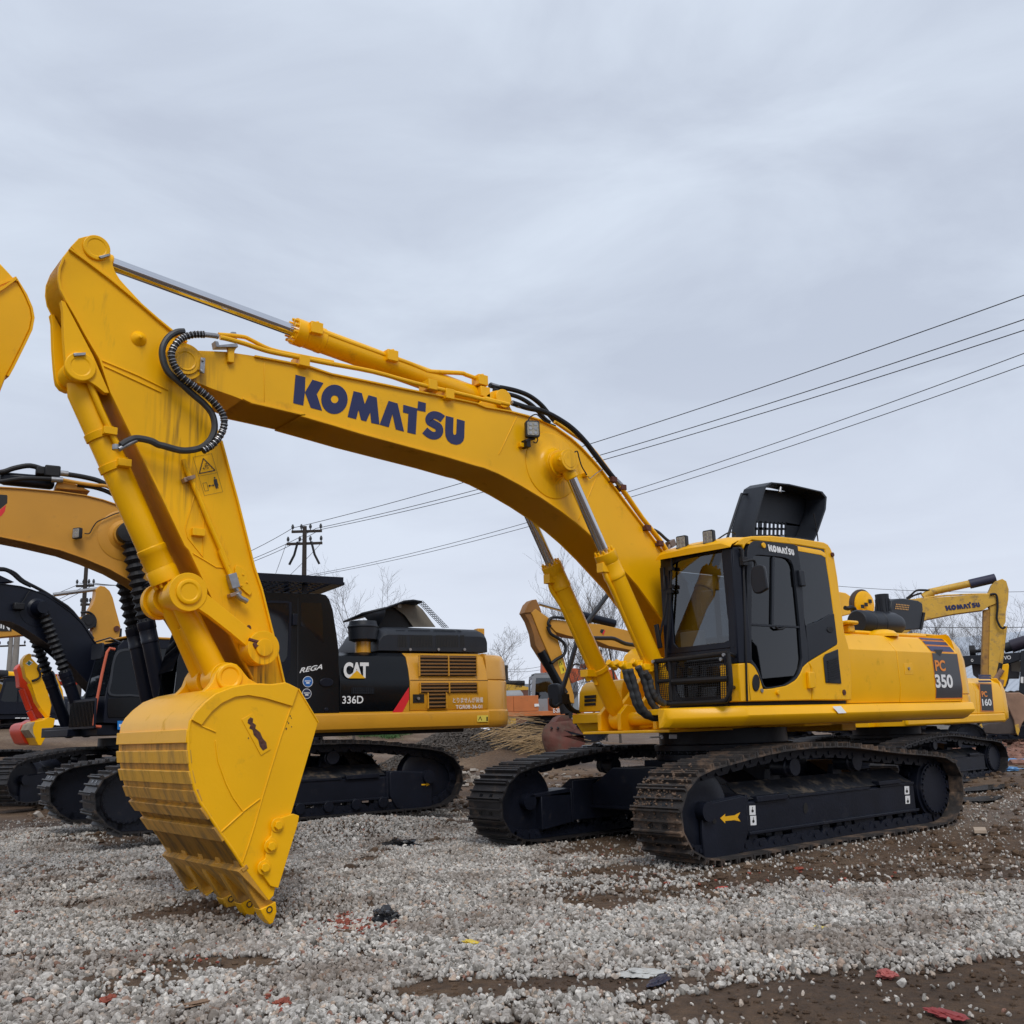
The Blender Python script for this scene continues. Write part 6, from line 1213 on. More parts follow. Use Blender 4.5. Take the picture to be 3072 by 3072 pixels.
put_text('lettering', 'PC', M['orange'], P10['door2'], q, (-1, 0, 0), (0, 0, 1), hh, (W('cg', 1572, 1112, Y=yd, F=F10)-q).length, .03)
q = W('cg', 1526, 1200, Y=yd+.004, F=F10); put_text('lettering', '160', M['white'], P10['door2'], q, (-1, 0, 0), (0, 0, 1), (W('cg', 1526, 1135, Y=yd, F=F10)-q).length, (W('cg', 1615, 1200, Y=yd, F=F10)-q).length, .03)
# its raised bonnet with slots
hb_ = [W('cg', *p, Y=.2, F=F10) for p in ((640,170),(700,150),(760,148),(900,170),(938,195),(945,260),(920,450),(740,462),(700,350),(625,300))]
b = MB(); b.add([tuple(p) for p in hb_]+[(p.x+.05, p.y-.35, p.z+.02) for p in hb_], [tuple(range(10)), tuple(range(19, 9, -1))]+[(i, (i+1) % 10, 10+(i+1) % 10, 10+i) for i in range(10)]); bo = b.build('bonnet', M['plastic'], e10, .02)
b = MB()
for r_ in range(3):
    for k in range(9): p = [W('cg', 680+k*15-r_*4, 200+r_*20+k*1.5, Y=.215, F=F10), W('cg', 689+k*15-r_*4, 200+r_*20+k*1.5, Y=.215, F=F10), W('cg', 688+k*15-r_*4, 211+r_*20+k*1.5, Y=.215, F=F10), W('cg', 679+k*15-r_*4, 211+r_*20+k*1.5, Y=.215, F=F10)]; b.add([tuple(v) for v in p], [(0, 1, 2, 3)])
b.build('bonnet_slots', M['cat'], bo)
b = MB()
for k in range(14): q = W('cg', 940-k*2.2, 290+k*12, Y=.2, F=F10); b.cyl(q, q-Vector((.09, 0, 0)), .018, n=6)
b.build('bonnet_seal', M['rubber'], bo)
b = MB(); b.tube([W('cg', *p, Y=.1, F=F10) for p in ((640,195),(610,200),(598,225),(615,250))], .02, 8, sm=3); b.build('bonnet_handle', M['plastic'], e10)
b = MB(); b.prism([(p.x, p.z) for p in [W('cg', *p, Y=.2, F=F10) for p in ((60,60),(130,82),(190,92),(245,130),(285,180),(300,230),(250,300),(130,330),(60,330))]], -.2, .2); bmm = b.build('boom', M['yel'], e10, .02)
# yellow air filter drum on the main machine's engine
q = W('cg', 350, 210, Y=.2); qd = (CPOS-q).normalized(); qd = Vector((qd.x*.2, qd.y+.6, -.05)).normalized()
b = MB(); b.lathe(q-qd*.06, qd, [(0, .2), (.03, .215), (.07, .215), (.08, .2), (.085, .0001)], 32, 0); af = b.build('filter_housing', mat('brown_rim', (.05, .03, .02), .6), ex)
b = MB(); b.lathe(q+qd*.028, qd, [(0, .19), (.02, .185), (.035, .15), (.04, .0001)], 32); o = b.build('filter_cap', M['yel'], af)
b = MB()
for px_ in ((300,232),(335,212),(375,180)): c_ = W('cg', *px_, Y=.2)+qd*.09; b.box((-.03, -.004, -.025), (.03, .004, .025), 0, Matrix.Translation(c_) @ qd.to_track_quat('Y', 'Z').to_matrix().to_4x4())
b.build('cap_mark', M['decalblack'], o)
b = MB(); b.tube([W('cg', *p, Y=.3) for p in ((180,240),(210,245),(240,235),(270,250),(275,280))], .03, 8, sm=3); b.build('hose', M['rubber'], ex)
# big yellow machine facing right, with blue maker name and clay-covered bucket
F11 = Frame(-24.3, -12, R(125), .1)
t11, d11 = bg('yellow excavator facing right with blue maker name and clay covered bucket at the right edge', F11, [
 ('boom', 'cg', [(600,200),(800,155),(900,150),(1100,135),(1560,105),(1620,95),(1675,150),(1680,190),(1590,225),(1535,262),(1250,300),(1000,350),(930,368),(700,560),(500,700),(300,640),(450,350)], -.25, .25, -.25, M['dirtyel']),
 ('arm', 'cg', [(1620,10),(1650,-20),(1720,-45),(1760,-20),(1783,60),(1778,160),(1755,280),(1752,380),(1735,410),(1720,600),(1660,900),(1640,960),(1585,960),(1590,700),(1600,260),(1570,120)], -.19, .19, -.19, M['dirtyel'])])
body(t11, M['dirtyel'], M['navy'], M['dirtyel']); lower(t11, n=44)
b = MB(); b.prism(WY('cg', [(1535,262),(1605,240),(1600,500),(1598,900),(1590,960),(1520,960),(1520,700)], .19, F11), .02, .17) if False else b.prism(WY('cg', [(1535,262),(1600,250),(1592,700),(1588,960),(1515,960),(1522,650)], -.1, F11), -.15, .15); b.build('arm_underside', mat('dark_yellow', (.42, .22, .04), .7, var=.3, grime=.5, gcol=(.13, .07, .04), gscale=3), t11, .01)  # arm underside in a darker, blotchier yellow than the arm
q = W('cg', 1172, 268, Y=-.255, F=F11); q2 = W('cg', 1505, 238, Y=-.255, F=F11); maker_name(d11['boom'], q, (q2-q), (0, 0, 1), (q2-q).length, M['decalnavy'], off=.01, name='maker_lettering')
rod(t11, 'arm_cylinder', 'cg', (1020,85), (1415,0), 0, .13, M['dirtyel'], F11); rod(t11, 'rod_sleeve', 'cg', (1400,8), (1650,-50), 0, .17, mat('dark_sleeve', (.02, .02, .05), .6), F11); rod(t11, 'cylinder_lug', 'cg', (950,140), (1030,85), 0, .16, M['dirtyel'], F11)
rod(t11, 'bucket_cylinder', 'cg', (1735,420), (1690,790), -.05, .11, M['dirtyel'], F11); rod(t11, 'cylinder_rod', 'cg', (1690,780), (1675,860), -.05, .13, M['rubber'], F11)
for pts in ([(780,150),(830,110),(880,70),(950,65),(1010,70)], [(790,160),(850,120),(930,95)]): hz_(t11, 'cg', pts, -.1, .035, F11)
hz_(t11, 'cg', [(1600,110),(1650,105),(1670,150),(1672,250),(1665,340),(1690,410),(1720,440),(1750,425)], -.3, .04, F11)
hz_(t11, 'cg', [(880,155),(1100,125),(1300,112),(1500,105),(1580,105)], -.2, .03, F11, 'dirtyel', 'steel_pipe')
clay = mat('clay_covered_steel', (.30, .18, .12), .85, var=.25, vscale=1.5, bump=.6, bscale=8, grime=.4, gcol=(.12, .08, .06), gscale=2)
b = MB(); b.prism(WY('ck', [(500,810),(600,815),(730,812),(800,850),(850,940),(830,1100),(760,1200),(715,1335),(690,1330),(660,1150),(600,1020),(560,930),(500,905)], -.7, F11), -.75, .75); bk = b.build('bucket', clay, t11, .03)
b = MB(); b.prism(WY('ck', [(500,905),(560,930),(600,1020),(660,1150),(690,1320),(420,1325),(280,1310),(250,1230),(330,1195),(480,1185)], -.4, F11), -.65, .5); b.build('bucket_interior', mat('dark_interior', (.07, .055, .05), .9, var=.2), bk, .02)  # solid block in a darker brown than the bucket shell
b = MB(); b.prism(WY('ck', [(245,1210),(265,1195),(300,1300),(280,1318),(250,1290)], -.7, F11), -.72, -.6); b.build('bucket_tooth', M['dirtyel'], bk); b = MB(); b.prism(WY('ck', [(670,1210),(715,1200),(730,1280),(710,1340),(690,1310)], -.76, F11), -.86, -.76); b.build('bucket_tooth', M['dirtyel'], bk)
b = MB(); b.prism(WY('ck', [(510,470),(590,455),(597,490),(580,640),(550,740),(480,750),(478,640)], 0, F11), -.12, .12); b.build('bucket_link', M['yel'], t11, .02)
rod(t11, 'link', 'ck', (520,530), (440,650), -.2, .09, clay, F11); rod(t11, 'link', 'ck', (500,650), (470,800), -.1, .12, clay, F11)
# ochre machine with arm down, behind the boom cylinders
F6 = Frame(-17.5, -12.7, R(-15), .1)
cp_ = M['catboom']
t6, d6 = bg('ochre excavator with black bucket cylinder and a muddy red bucket resting on the ground', F6, [
 ('boom', 'cx', [(640,400),(700,405),(960,440),(1180,455),(1480,520),(1750,610),(1900,700),(1950,900),(1850,940),(1600,760),(1480,735),(1290,700),(1100,620),(850,590),(700,545),(640,480)], -.25, .25, .25, cp_),
 ('arm', 'cx', [(420,330),(470,280),(540,330),(620,385),(680,500),(720,620),(790,850),(900,1250),(905,1340),(860,1330),(780,1200),(650,870),(520,570),(430,340)], -.2, .2, .2, cp_)])
d = MB(); d.prism(WY('cx', [(345,330),(385,230),(430,185),(480,178),(505,230),(540,325),(470,285),(425,325)], .2, F6), -.2, .2); d.prism(WY('cx', [(345,330),(425,325),(520,570),(640,860),(660,990),(520,770),(470,690),(450,560),(400,420)], .17, F6), -.19, .16); d.build('arm_edge', mat('dark_ochre', (.26, .11, .02), .6, var=.2, grime=.3), t6, .01)  # edge of the arm in a darker ochre than its sides
body(t6, M['cat'], M['navy'], M['cat']); lower(t6, n=44)
rod(t6, 'rod', 'cx', (505,225), (860,325), 0, .06, M['chrome'], F6); rod(t6, 'arm_cylinder', 'cx', (860,325), (1350,450), 0, .13, M['navy'], F6)
rod(t6, 'bucket_cylinder', 'cx', (530,760), (790,1230), .1, .14, M['black'], F6)
for p0, p1, r_ in (((740,1150),(800,1450),.14), ((810,1280),(850,1500),.12)): rod(t6, 'bucket_link', 'cx', p0, p1, .1, r_, M['rubber'], F6)
hz_(t6, 'cx', [(640,480),(610,450),(640,390),(720,380),(850,400)], .3, .045, F6); hz_(t6, 'cx', [(605,480),(640,560),(720,610),(790,670),(805,740),(780,800),(700,850),(650,890)], .3, .05, F6)
for a_ in ((900,525),(935,500),(960,475),(950,530),(980,510)):
    b = MB(); b.prism([(p.x, p.z) for p in [W('cx', a_[0]+dx, a_[1]+dy, Y=.26, F=F6) for dx, dy in ((-15,12),(0,-12),(18,-10),(5,13))]], .255, .262); b.build('decal', M['decalblack'], d6['boom'])
b = MB(); b.prism(WY('cx', [(1200,510),(1235,515),(1215,560),(1190,540)], .26, F6), .255, .262); b.build('decal', M['decalblack'], d6['boom']); b = MB(); b.prism(WY('cx', [(1240,515),(1248,530),(1225,580),(1215,562)], .26, F6), .255, .262); b.build('decal', M['redvinyl'], d6['boom'])
b = MB(); b.prism(WY('cj', [(1112,210),(1195,175),(1268,425),(1183,468)], .21, F6), .205, .21); o = b.build('warning_sticker', mat('lemon_sticker', (.75, .55, .02), .5), d6['arm'])
b = MB(); b.prism(WY('cj', [(1140,300),(1160,210),(1208,278)], .22, F6), .2105, .213); b.build('pictogram', M['decalblack'], o); b = MB(); b.prism(WY('cj', [(1150,290),(1163,235),(1195,275)], .22, F6), .2135, .215); b.build('pictogram_field', bpy.data.materials['lemon_sticker'], o); b = MB(); b.prism(WY('cj', [(1212,340),(1225,335),(1240,390),(1230,415),(1215,380)], .22, F6), .2105, .213); b.build('pictogram', M['decalblack'], o)
rb_ = mat('muddy_red_bucket', (.105, .032, .022), .75, var=.5, vscale=2, bump=.8, bscale=12, grime=.5, gcol=(.10, .072, .052), gscale=2.4)
sb = [(990,1400),(1210,1340),(1330,1330),(1400,1360),(1330,1420),(1260,1500),(1215,1600),(1230,1700),(1290,1850),(1340,1990),(1240,2080),(880,2080),(830,1780),(815,1650),(850,1530),(900,1440)]
b = MB(); pts = [W('cj', *p, Y=.75, F=F6) for p in ((1390,1360),(1290,1440),(1220,1560),(1210,1680),(1260,1830),(1330,1960),(1400,2060))]
lo_ = [[(p.x, y, p.z) for p in pts] for y in (.62, -.62)]
# curved back, side cheeks, floor: an open scoop
nn_ = len(pts); v = lo_[0]+lo_[1]; cx_ = sum(p.x for p in pts)/nn_-.15; b.add(v, [(i, i+1, nn_+i+1, nn_+i) for i in range(nn_-1)])
b.add(lo_[0]+[(pts[0].x-.9, .62, pts[-1].z+.25)], [tuple(range(nn_+1))]); b.add(lo_[1]+[(pts[0].x-.9, -.62, pts[-1].z+.25)], [tuple(range(nn_+1))])
bk6 = MB()
A0 = [W('cj', *p, Y=.6, F=F6) for p in ((990,1395),(900,1440),(850,1530),(818,1650),(835,1780),(880,1930),(960,2080))]; A1 = [W('cj', *p, Y=.6, F=F6) for p in ((1390,1362),(1290,1440),(1225,1540),(1208,1660),(1245,1800),(1300,1930),(1360,2080))]
n7 = 7; bk6.add([tuple(p) for p in A0]+[tuple(p) for p in A1]+[tuple(p) for p in [W('cj', *q_, Y=.6, F=F6) for q_ in ((1600,1640),(1650,1790),(1480,2080))]], [(i, i+1, n7+i+1, n7+i) for i in range(n7-1)]+[(7,8,14),(8,9,14),(9,10,14,15),(10,11,15),(11,12,15),(12,13,16,15)])
bk = bk6.build('bucket', rb_, t6); sd_ = bk.modifiers.new('solid', 'SOLIDIFY'); sd_.thickness = .05
b = MB(); b.prism(WY('cj', [(1060,1400),(1130,1310),(1230,1250),(1350,1270),(1400,1360),(1200,1400),(1100,1460)], .2, F6), -.2, .2); b.build('bucket_ear', rb_, bk)
for a_ in ((1005,1512),(1130,1512)):
    q = W('cj', *a_, Y=.62, F=F6); b = MB(); b.cyl(q, q+Vector((.05, .05, .02)), .03, n=10); b.build('bucket_hole', M['decalblack'], bk)
# orange machine with white maker name
F7 = Frame(-33, -31, R(-20), .9)
t7, d7 = bg('orange-red excavator with white HITACHI lettering on its low boom, far back in the middle', F7, [
 ('boom', 'cj', [(1330,380),(1430,350),(1600,370),(1930,365),(2200,380),(2300,600),(2200,560),(1900,490),(1700,530),(1400,640),(1350,560)], -.25, .25, .25, M['hit']),
 ('arm', 'cj', [(830,230),(900,260),(960,420),(1000,600),(1010,690),(870,680),(850,560),(825,400)], -.2, .2, .2, M['hit'])])
body(t7, M['hit'], M['grey'], M['hit']); lower(t7, n=40)
rod(t7, 'arm_cylinder', 'cj', (1560,315), (1930,290), 0, .12, M['hit'], F7); hz_(t7, 'cj', [(1390,350),(1420,290),(1480,270),(1540,290)], 0, .05, F7); hz_(t7, 'cj', [(880,430),(890,500),(860,560),(830,550)], .25, .05, F7)
q = W('cj', 1826, 448, Y=.26, F=F7); q2 = W('cj', 2080, 430, Y=.26, F=F7); put_text('lettering', 'HITACHI', M['white'], d7['boom'], q, (q2-q), (0, 0, 1), (W('cj', 1826, 408, Y=.26, F=F7)-q).length, (q2-q).length, .01, off=.01)
# orange machine with grey cab, seen from behind
F8 = Frame(-18.6, -25.2, R(150), .62)
t8 = thing('excavator', 'faded orange excavator with grey cab marked E-200 behind the gravel heap', 'excavator', F8, GRP)
P8 = body(t8, M['e200'], M['grey'], M['e200'], top=2.1, roof=M['grey'], g=None) if False else body(t8, M['e200'], M['grey'], M['e200'], c_glass=M['glass'], top=2.1, roof=M['grey'], k=.95); lower(t8, n=40, k=.95)
b = MB(); b.loft([[(x, y, z) for x, y in ((-3.0+i, -1.1+i), (-1.0-i, -1.1+i), (-1.0-i, .2), (-3.0+i, .2))] for z, i in ((2.0, 0), (2.12, .03), (2.24, .12))]); b.build('engine_cover', M['grey'], t8, .02)
q = W('cj', 1030, 1212, Y=-1.345, F=F8); q2 = W('cj', 1190, 1200, Y=-1.345, F=F8); put_text('lettering', 'E-200', M['white'], P8['deck'], q, (1, 0, 0), (0, 0, 1), .17, (q2-q).length, .02, off=.02)
b = MB(); p = [W('cj', *a_, Y=-1.36, F=F8) for a_ in ((665,1040),(750,1038),(760,1088),(668,1095))]; b.add([tuple(v) for v in p], [(0, 1, 2, 3)]); b.build('paper_sticker', M['white'], P8['door2'])
# machines on the bank at far left
F5 = Frame(-3.5, -21.4, 0, .9)
t5, d5 = bg('bright yellow excavator with green cross sticker on its arm, far left background', F5, [
 ('boom', 'cm', [(870,400),(950,355),(1100,400),(1250,560),(1400,900),(1450,1300),(1350,1250),(1200,930),(1050,900),(940,480)], -.2, .2, .2, M['yel']),
 ('arm', 'cm', [(500,290),(520,200),(590,110),(650,75),(700,95),(700,180),(760,240),(850,330),(860,420),(940,500),(1000,700),(1100,1050),(1150,1230),(1110,1480),(1070,1500),(930,1330),(820,1150),(690,730),(580,600),(540,400)], -.18, .18, .18, M['yel']),
 ('bucket', 'cm', [(640,1780),(690,1650),(800,1590),(960,1560),(1080,1500),(1230,1530),(1200,1700),(1080,1850),(1000,1980),(920,2130),(850,2120),(760,1950)], -.5, .5, .5, M['yel'])])
body(t5, M['yel'], M['navy'], M['yel'], k=.8); lower(t5, n=40, k=.8)
b = MB(); b.prism(WY('cm', [(570,300),(660,225),(735,275),(650,355)], .185, F5), .181, .186); o = b.build('sticker', M['white'], d5['arm']); b = MB(); b.prism(WY('cm', [(590,300),(620,285),(625,250),(655,245),(668,270),(705,275),(700,300),(672,310),(665,340),(630,335),(625,315)], .19, F5), .187, .19); b.build('sticker_cross', mat('green_mark', (.01, .15, .09), .5), o)
rod(t5, 'bucket_cylinder', 'cm', (680,730), (930,1250), .0, .1, M['yel'], F5); rod(t5, 'bucket_link', 'cm', (900,1290), (1070,1500), .1, .07, M['yel'], F5); rod(t5, 'rod', 'cm', (700,118), (960,150), 0, .035, M['steel'], F5)
hz_(t5, 'cm', [(1010,300),(930,300),(870,350),(850,420),(890,500),(890,590),(830,650),(710,690)], .22, .03, F5)
b = MB(); b.prism(WY('cm', [(640,1780),(690,1650),(780,1600),(730,1720),(740,1850),(800,1980),(760,1950)], .505, F5), -.5, .507); b.build('bucket_edge', mat('worn_edge', (.3, .24, .16), .7, var=.3), d5['bucket'])
F5b = Frame(-3.3, -22.6, .05, .9)
t5b, d5b = bg('red excavator with white lettering on its boom, behind the yellow arm with the green cross', F5b, [
 ('boom', 'cm', [(960,500),(1080,520),(1500,560),(1790,650),(1780,740),(1650,800),(1400,770),(1160,710),(980,690)], -.2, .2, .2, M['red']),
 ('arm', 'cm', [(375,420),(420,340),(500,290),(560,600),(700,800),(860,1280),(960,1480),(900,1560),(750,1450),(600,1050),(520,850),(440,830),(420,600)], -.18, .18, .18, M['red']),
 ('bucket', 'cm', [(440,1760),(480,1670),(560,1620),(720,1590),(840,1530),(820,1620),(700,1640),(640,1790),(760,1960),(700,2120),(560,2080),(470,1900)], -.5, .5, .5, M['red'])])
body(t5b, M['red'], M['navy'], M['red'], k=.8); lower(t5b, n=40, k=.8)
rod(t5b, 'bucket_cylinder', 'cm', (480,880), (650,1330), .22, .08, M['red'], F5b); rod(t5b, 'bucket_link', 'cm', (650,1360), (760,1580), .22, .08, M['red'], F5b)
q = W('cm', 1085, 655, Y=.21, F=F5b); q2 = W('cm', 1600, 740, Y=.21, F=F5b); put_text('lettering', 'ANG TA', M['white'], d5b['boom'], q, (q2-q), (0, 0, 1), .2, (q2-q).length, .02, off=.01)
F4 = Frame(-.3, -36.2, R(5), 1.25)
t4, d4 = bg('dark excavator with yellow boom and black maker name at the far left edge', F4, [
 ('boom', 'cm', [(-400,720),(0,695),(430,668),(600,690),(620,860),(460,882),(0,885),(-400,900)], -.25, .25, .25, M['yel'])])
body(t4, M['navy'], M['navy'], M['navy'], k=.85); lower(t4, n=40, k=.85)
rod(t4, 'arm_cylinder', 'cm', (150,560), (430,580), 0, .16, M['yel'], F4); rod(t4, 'rod', 'cm', (-300,540), (150,560), 0, .2, M['rubber'], F4)
q = W('cm', 92, 838, Y=.26, F=F4); q2 = W('cm', 600, 838, Y=.26, F=F4); maker_name(d4['boom'], q, (q2-q), (0, 0, 1), (q2-q).length, M['decalblack'], off=.01, name='maker_lettering')
b = MB()
for x0, x1 in ((335,450),(470,580),(595,705)): p0, p1 = W('cm', x0, 1528, Y=1.3, F=F4), W('cm', x1, 1505, Y=1.3, F=F4); b.box((p1.x, 1.3, p0.z), (p0.x, 1.33, p1.z))
b.build('light_strip', M['white'], t4)
# ochre arm standing up behind the dark machine
F3 = Frame(9.0, -21.0, R(178), .3)
t3, d3 = bg('ochre excavator arm rising behind the black cab, with a thin chromed rod', F3, [
 ('arm', 'ch', [(930,378),(968,345),(1012,352),(1060,395),(1090,460),(1115,560),(1165,740),(1150,850),(1140,1100),(1120,1700),(1000,1700),(905,862),(890,780),(930,690),(880,620),(858,590),(900,520),(925,440)], -.2, .2, -.2, M['catboom']),
 ('boom', 'ch', [(-700,760),(0,715),(400,680),(850,640),(900,680),(905,740),(800,780),(300,815),(0,842),(-700,900)], -.25, .25, -.25, M['catboom'])])
body(t3, M['cat'], M['navy'], M['cat']); lower(t3, n=40)
rod(t3, 'rod', 'ch', (935,378), (515,432), 0, .055, M['steel'], F3)
b = MB(); q = W('ch', 855, 690, Y=-.3, F=F3); b.cyl((q.x, -.32, q.z), (q.x, .3, q.z), .2, n=20); b.cyl((q.x, -.34, q.z), (q.x, -.31, q.z), .1, n=16); b.build('pin_boss', M['rubber'], t3)
q = W('ch', 1130, 760, Y=-.25, F=F3); b = MB(); b.cyl((q.x, -.25, q.z), (q.x, .25, q.z), .08, n=14); b.build('pin', M['rust'], t3); rod(t3, 'bucket_cylinder', 'ch', (1135,760), (1120,1100), 0, .12, M['rubber'], F3)
hz_(t3, 'ch', [(780,605),(850,600),(900,630),(925,680),(915,750)], -.28, .03, F3)
b = MB(); b.prism(WY('ch', [(-200,715),(110,715),(112,782),(-200,782)], -.27, F3), -.27, -.262); o = b.build('decal', M['decalblack'], d3['boom'])
q = W('ch', 2, 755, Y=-.275, F=F3); q2 = W('ch', 92, 778, Y=-.275, F=F3); put_text('lettering', 'IN', M['white'], d3['boom'], q, (q2-q), (0, 0, 1), .2, (q2-q).length, .02, off=.01)
# bright yellow arm entering at the left edge
FL = Frame(9.5, -1.5, R(5), 0)
tL, dL = bg('excavator showing only its bright yellow rounded arm end at the left edge', FL, [
 ('arm', 'c0', [(-500,200),(-60,300),(0,332),(45,380),(90,430),(130,500),(160,570),(169,620),(158,680),(120,760),(60,880),(35,925),(0,1015),(-200,1700),(-400,2400),(-900,2300),(-700,900)], -.2, .2, .2, M['yel'])], name='excavator', cat='excavator')
b = MB(); b.strip(WY('c0', [(35,925),(60,880),(120,760),(158,680),(169,620),(160,570),(130,500),(85,415),(-100,490)][::1], .2, FL), -.21, .21, .02); b.strip(WY('c0', [(-60,500),(0,468),(78,412),(90,430)], .2, FL), .2, .23, .02); b.build('arm_flange', M['yel'], dL['arm'], .004)
# dark machine at the right edge
F12 = Frame(-32.4, -11.6, R(113), .2)
t12, d12 = bg('dark grey excavator with white VOLVO lettering on its boom at the right edge', F12, [
 ('boom', 'ck', [(-200,380),(120,355),(300,345),(540,330),(789,312),(900,330),(900,380),(789,392),(620,450),(300,470),(150,460),(-100,560)], -.28, .28, -.28, M['plastic'])])
rod(t12, 'arm_cylinder', 'ck', (540,265), (640,240), 0, .2, M['plastic'], F12); rod(t12, 'arm_cylinder', 'ck', (630,243), (820,180), 0, .26, mat('purple_black', (.02, .015, .03), .5), F12); rod(t12, 'rod', 'ck', (120,305), (190,300), 0, .25, M['rubber'], F12); rod(t12, 'steel_pipe', 'ck', (180,305), (280,292), 0, .07, M['rubber'], F12)
q = W('ck', 545, 408, Y=-.29, F=F12); q2 = W('ck', 630, 400, Y=-.29, F=F12); put_text('lettering', 'VO', M['white'], d12['boom'], q, (q2-q), (0, 0, 1), (W('ck', 545, 362, Y=-.29, F=F12)-q).length, (q2-q).length, .02, off=.01)
q = W('ck', 138, 435, Y=-.29, F=F12); q2 = W('ck', 166, 433, Y=-.29, F=F12); put_text('lettering', 'O', M['white'], d12['boom'], q, (q2-q), (0, 0, 1), (W('ck', 138, 398, Y=-.29, F=F12)-q).length, (q2-q).length, .02, off=.01)
b = MB(); b.prism(WY('ck', [(750,300),(830,290),(850,900),(790,840),(725,800),(745,560)], -.3, F12), -.4, .4); o = b.build('arm', M['plastic'], t12, .02); b = MB(); b.prism(WY('ck', [(748,620),(782,618),(780,698),(748,690)], -.42, F12), -.42, -.405); b.build('paper_sticker', M['white'], o)
b = MB(); b.prism(WY('ck', [(625,440),(750,420),(745,560),(632,555)], .6, F12), .5, .7); b.build('cab_window', mat('beige_cab', (.42, .38, .32), .6), t12); b = MB(); b.prism(WY('ck', [(150,460),(300,470),(540,440),(630,440),(635,550),(740,560),(725,640),(600,640),(590,700),(480,900),(300,700),(170,600)], .8, F12), .4, 1.2); b.build('body', mat('grey_body', (.10, .10, .11), .6, var=.2), t12, .03)
lower(t12, n=40)
# unseen machine added outside the picture to give the cab door glass a dark reflection
FO = Frame(-9.5, 9.6, R(15), 0)
tO = thing('excavator', 'black excavator added unseen outside the picture for the near cab door glass to reflect', 'excavator', FO, GRP)
body(tO, M['navy'], M['navy'], M['catboom'])
b = MB(); b.prism([(.2, 1.8), (1.8, 4.3), (3.2, 5.0), (6.6, 4.4), (6.6, 4.0), (3.3, 4.2), (2.2, 3.6), (.6, 1.7)], -.25, .25); b.build('boom', M['catboom'], tO, .02)
b = MB(); b.prism([(6.3, 4.9), (7.0, 5.2), (7.3, 4.5), (6.6, 1.2), (6.3, 1.2), (6.2, 4.0)], -.2, .2); b.build('arm', M['catboom'], tO, .02)
b = MB(); b.prism([(6.2, 1.3), (6.8, 1.4), (7.2, .9), (6.9, .1), (6.3, 0), (6.0, .6)], -.6, .6); b.build('bucket', M['navy'], tO, .03); lower(tO, n=36)
# ------------------------------------------------------------------ poles, wires, trees, buildings
def ray_at(c, x, y, dist):
    o = CR[c]; px, py = o[0]+x/o[2], o[1]+y/o[2]; d = _fw+_rr*((px-1536)/CF)-_uu*((py-1536)/CF); h = math.hypot(d.x, d.y); return CPOS+d*(dist/h)
def pole(px, ytop, dist, label, arms, r=.14, conc=False, name='utility_pole'):
    top = ray_at('P', px, ytop, dist); z0 = float(height(top.x, top.y))-.3
    t = thing(name, label, 'utility pole', Frame(top.x, top.y, 0, z0), 'utility poles'); H = top.z-z0
    b = MB(); b.lathe((0, 0, 0), (0, 0, 1), [(0, r), (H, r*.62)], 12); b.build('post', M['concrete'] if conc else M['wood'], t)
    g = math.atan2(_rr.y, _rr.x); ends = []
    for y_, x0, x1 in arms:
        a, c = ray_at('P', x0, y_, dist), ray_at('P', x1, y_, dist); zz = a.z-z0; d0 = (a-top).length*(1 if x0 > px else -1); d1 = (c-top).length*(1 if x1 > px else -1)
        d0 = (x0-px)*dist/(CF*.62891); d1 = (x1-px)*dist/(CF*.62891)
        b = MB(); b.box((d0, .1, -.05), (d1, .2, .05), 0, Matrix.Translation((0, 0, zz)) @ Matrix.Rotation(g, 4, 'Z')); ar = b.build('crossarm', M['wood'], t)
        for k, dd in enumerate((d0*.93, d0*.3, d1*.3, d1*.93)):
            b = MB(); b.lathe((dd*math.cos(g)-.15*math.sin(g), dd*math.sin(g)+.15*math.cos(g), zz+.05), (0, 0, 1), [(0, .02), (.08, .02), (.08, .06), (.14, .05), (.15, .07), (.2, .05), (.26, .03)], 8); b.build('insulator', M['plastic'], ar)
    return t, top
def wire(a, c, sag, label, r=.012, n=24, group='power lines'):
    b = MB(); pts = []
    for i in range(n+1):
        s_ = i/n; p = a.lerp(c, s_); p.z -= sag*4*s_*(1-s_); pts.append(p)
    b.tube(pts, r, 5); o = b.build('power_line', M['wire']); tag(o, label, 'wire', group); return o
tp_, topA = pole(575, 993, 41, 'dark utility pole with two crossarms behind the black cab with the mesh roof guard', [(1001, 549, 606), (1024, 540, 607)])
b = MB()
for s_ in (-1, 1):
    q0 = Vector((0, 0, 0)); g = math.atan2(_rr.y, _rr.x)
    b.tube([(s_*.28*math.cos(g), s_*.28*math.sin(g), topA.z-float(height(topA.x, topA.y))-.35), (s_*.42*math.cos(g), s_*.42*math.sin(g), topA.z-float(height(topA.x, topA.y))-.9), (s_*.62*math.cos(g), s_*.62*math.sin(g), topA.z-float(height(topA.x, topA.y))-1.3)], .05, 6)
b.build('dropper', M['rubber'], tp_)
tp2, topB = pole(163, 1066, 50, 'utility pole standing behind the ochre arm at left', [(1104, 145, 176), (1140, 155, 172)])
pole(22, 1193, 70, 'thin concrete pole at the far left, left one of the pair', [(1218, 0, 45)], conc=True, r=.2); pole(34, 1178, 66, 'thin concrete pole at the far left, right one of the pair', [(1180, 28, 40)], conc=True, r=.25)
pole(955, 1255, 120, 'small distant pole above the grey roof in the middle', [(1262, 950, 958), (1284, 951, 960)], r=.3)
pa_ = [ray_at('P', 553, 996, 41), ray_at('P', 596, 997, 41), ray_at('P', 605, 999, 41)]
pc_ = [W('P', 1990, 536, Z=10.2), W('P', 1990, 583, Z=9.6), W('P', 1990, 604, Z=9.6)]
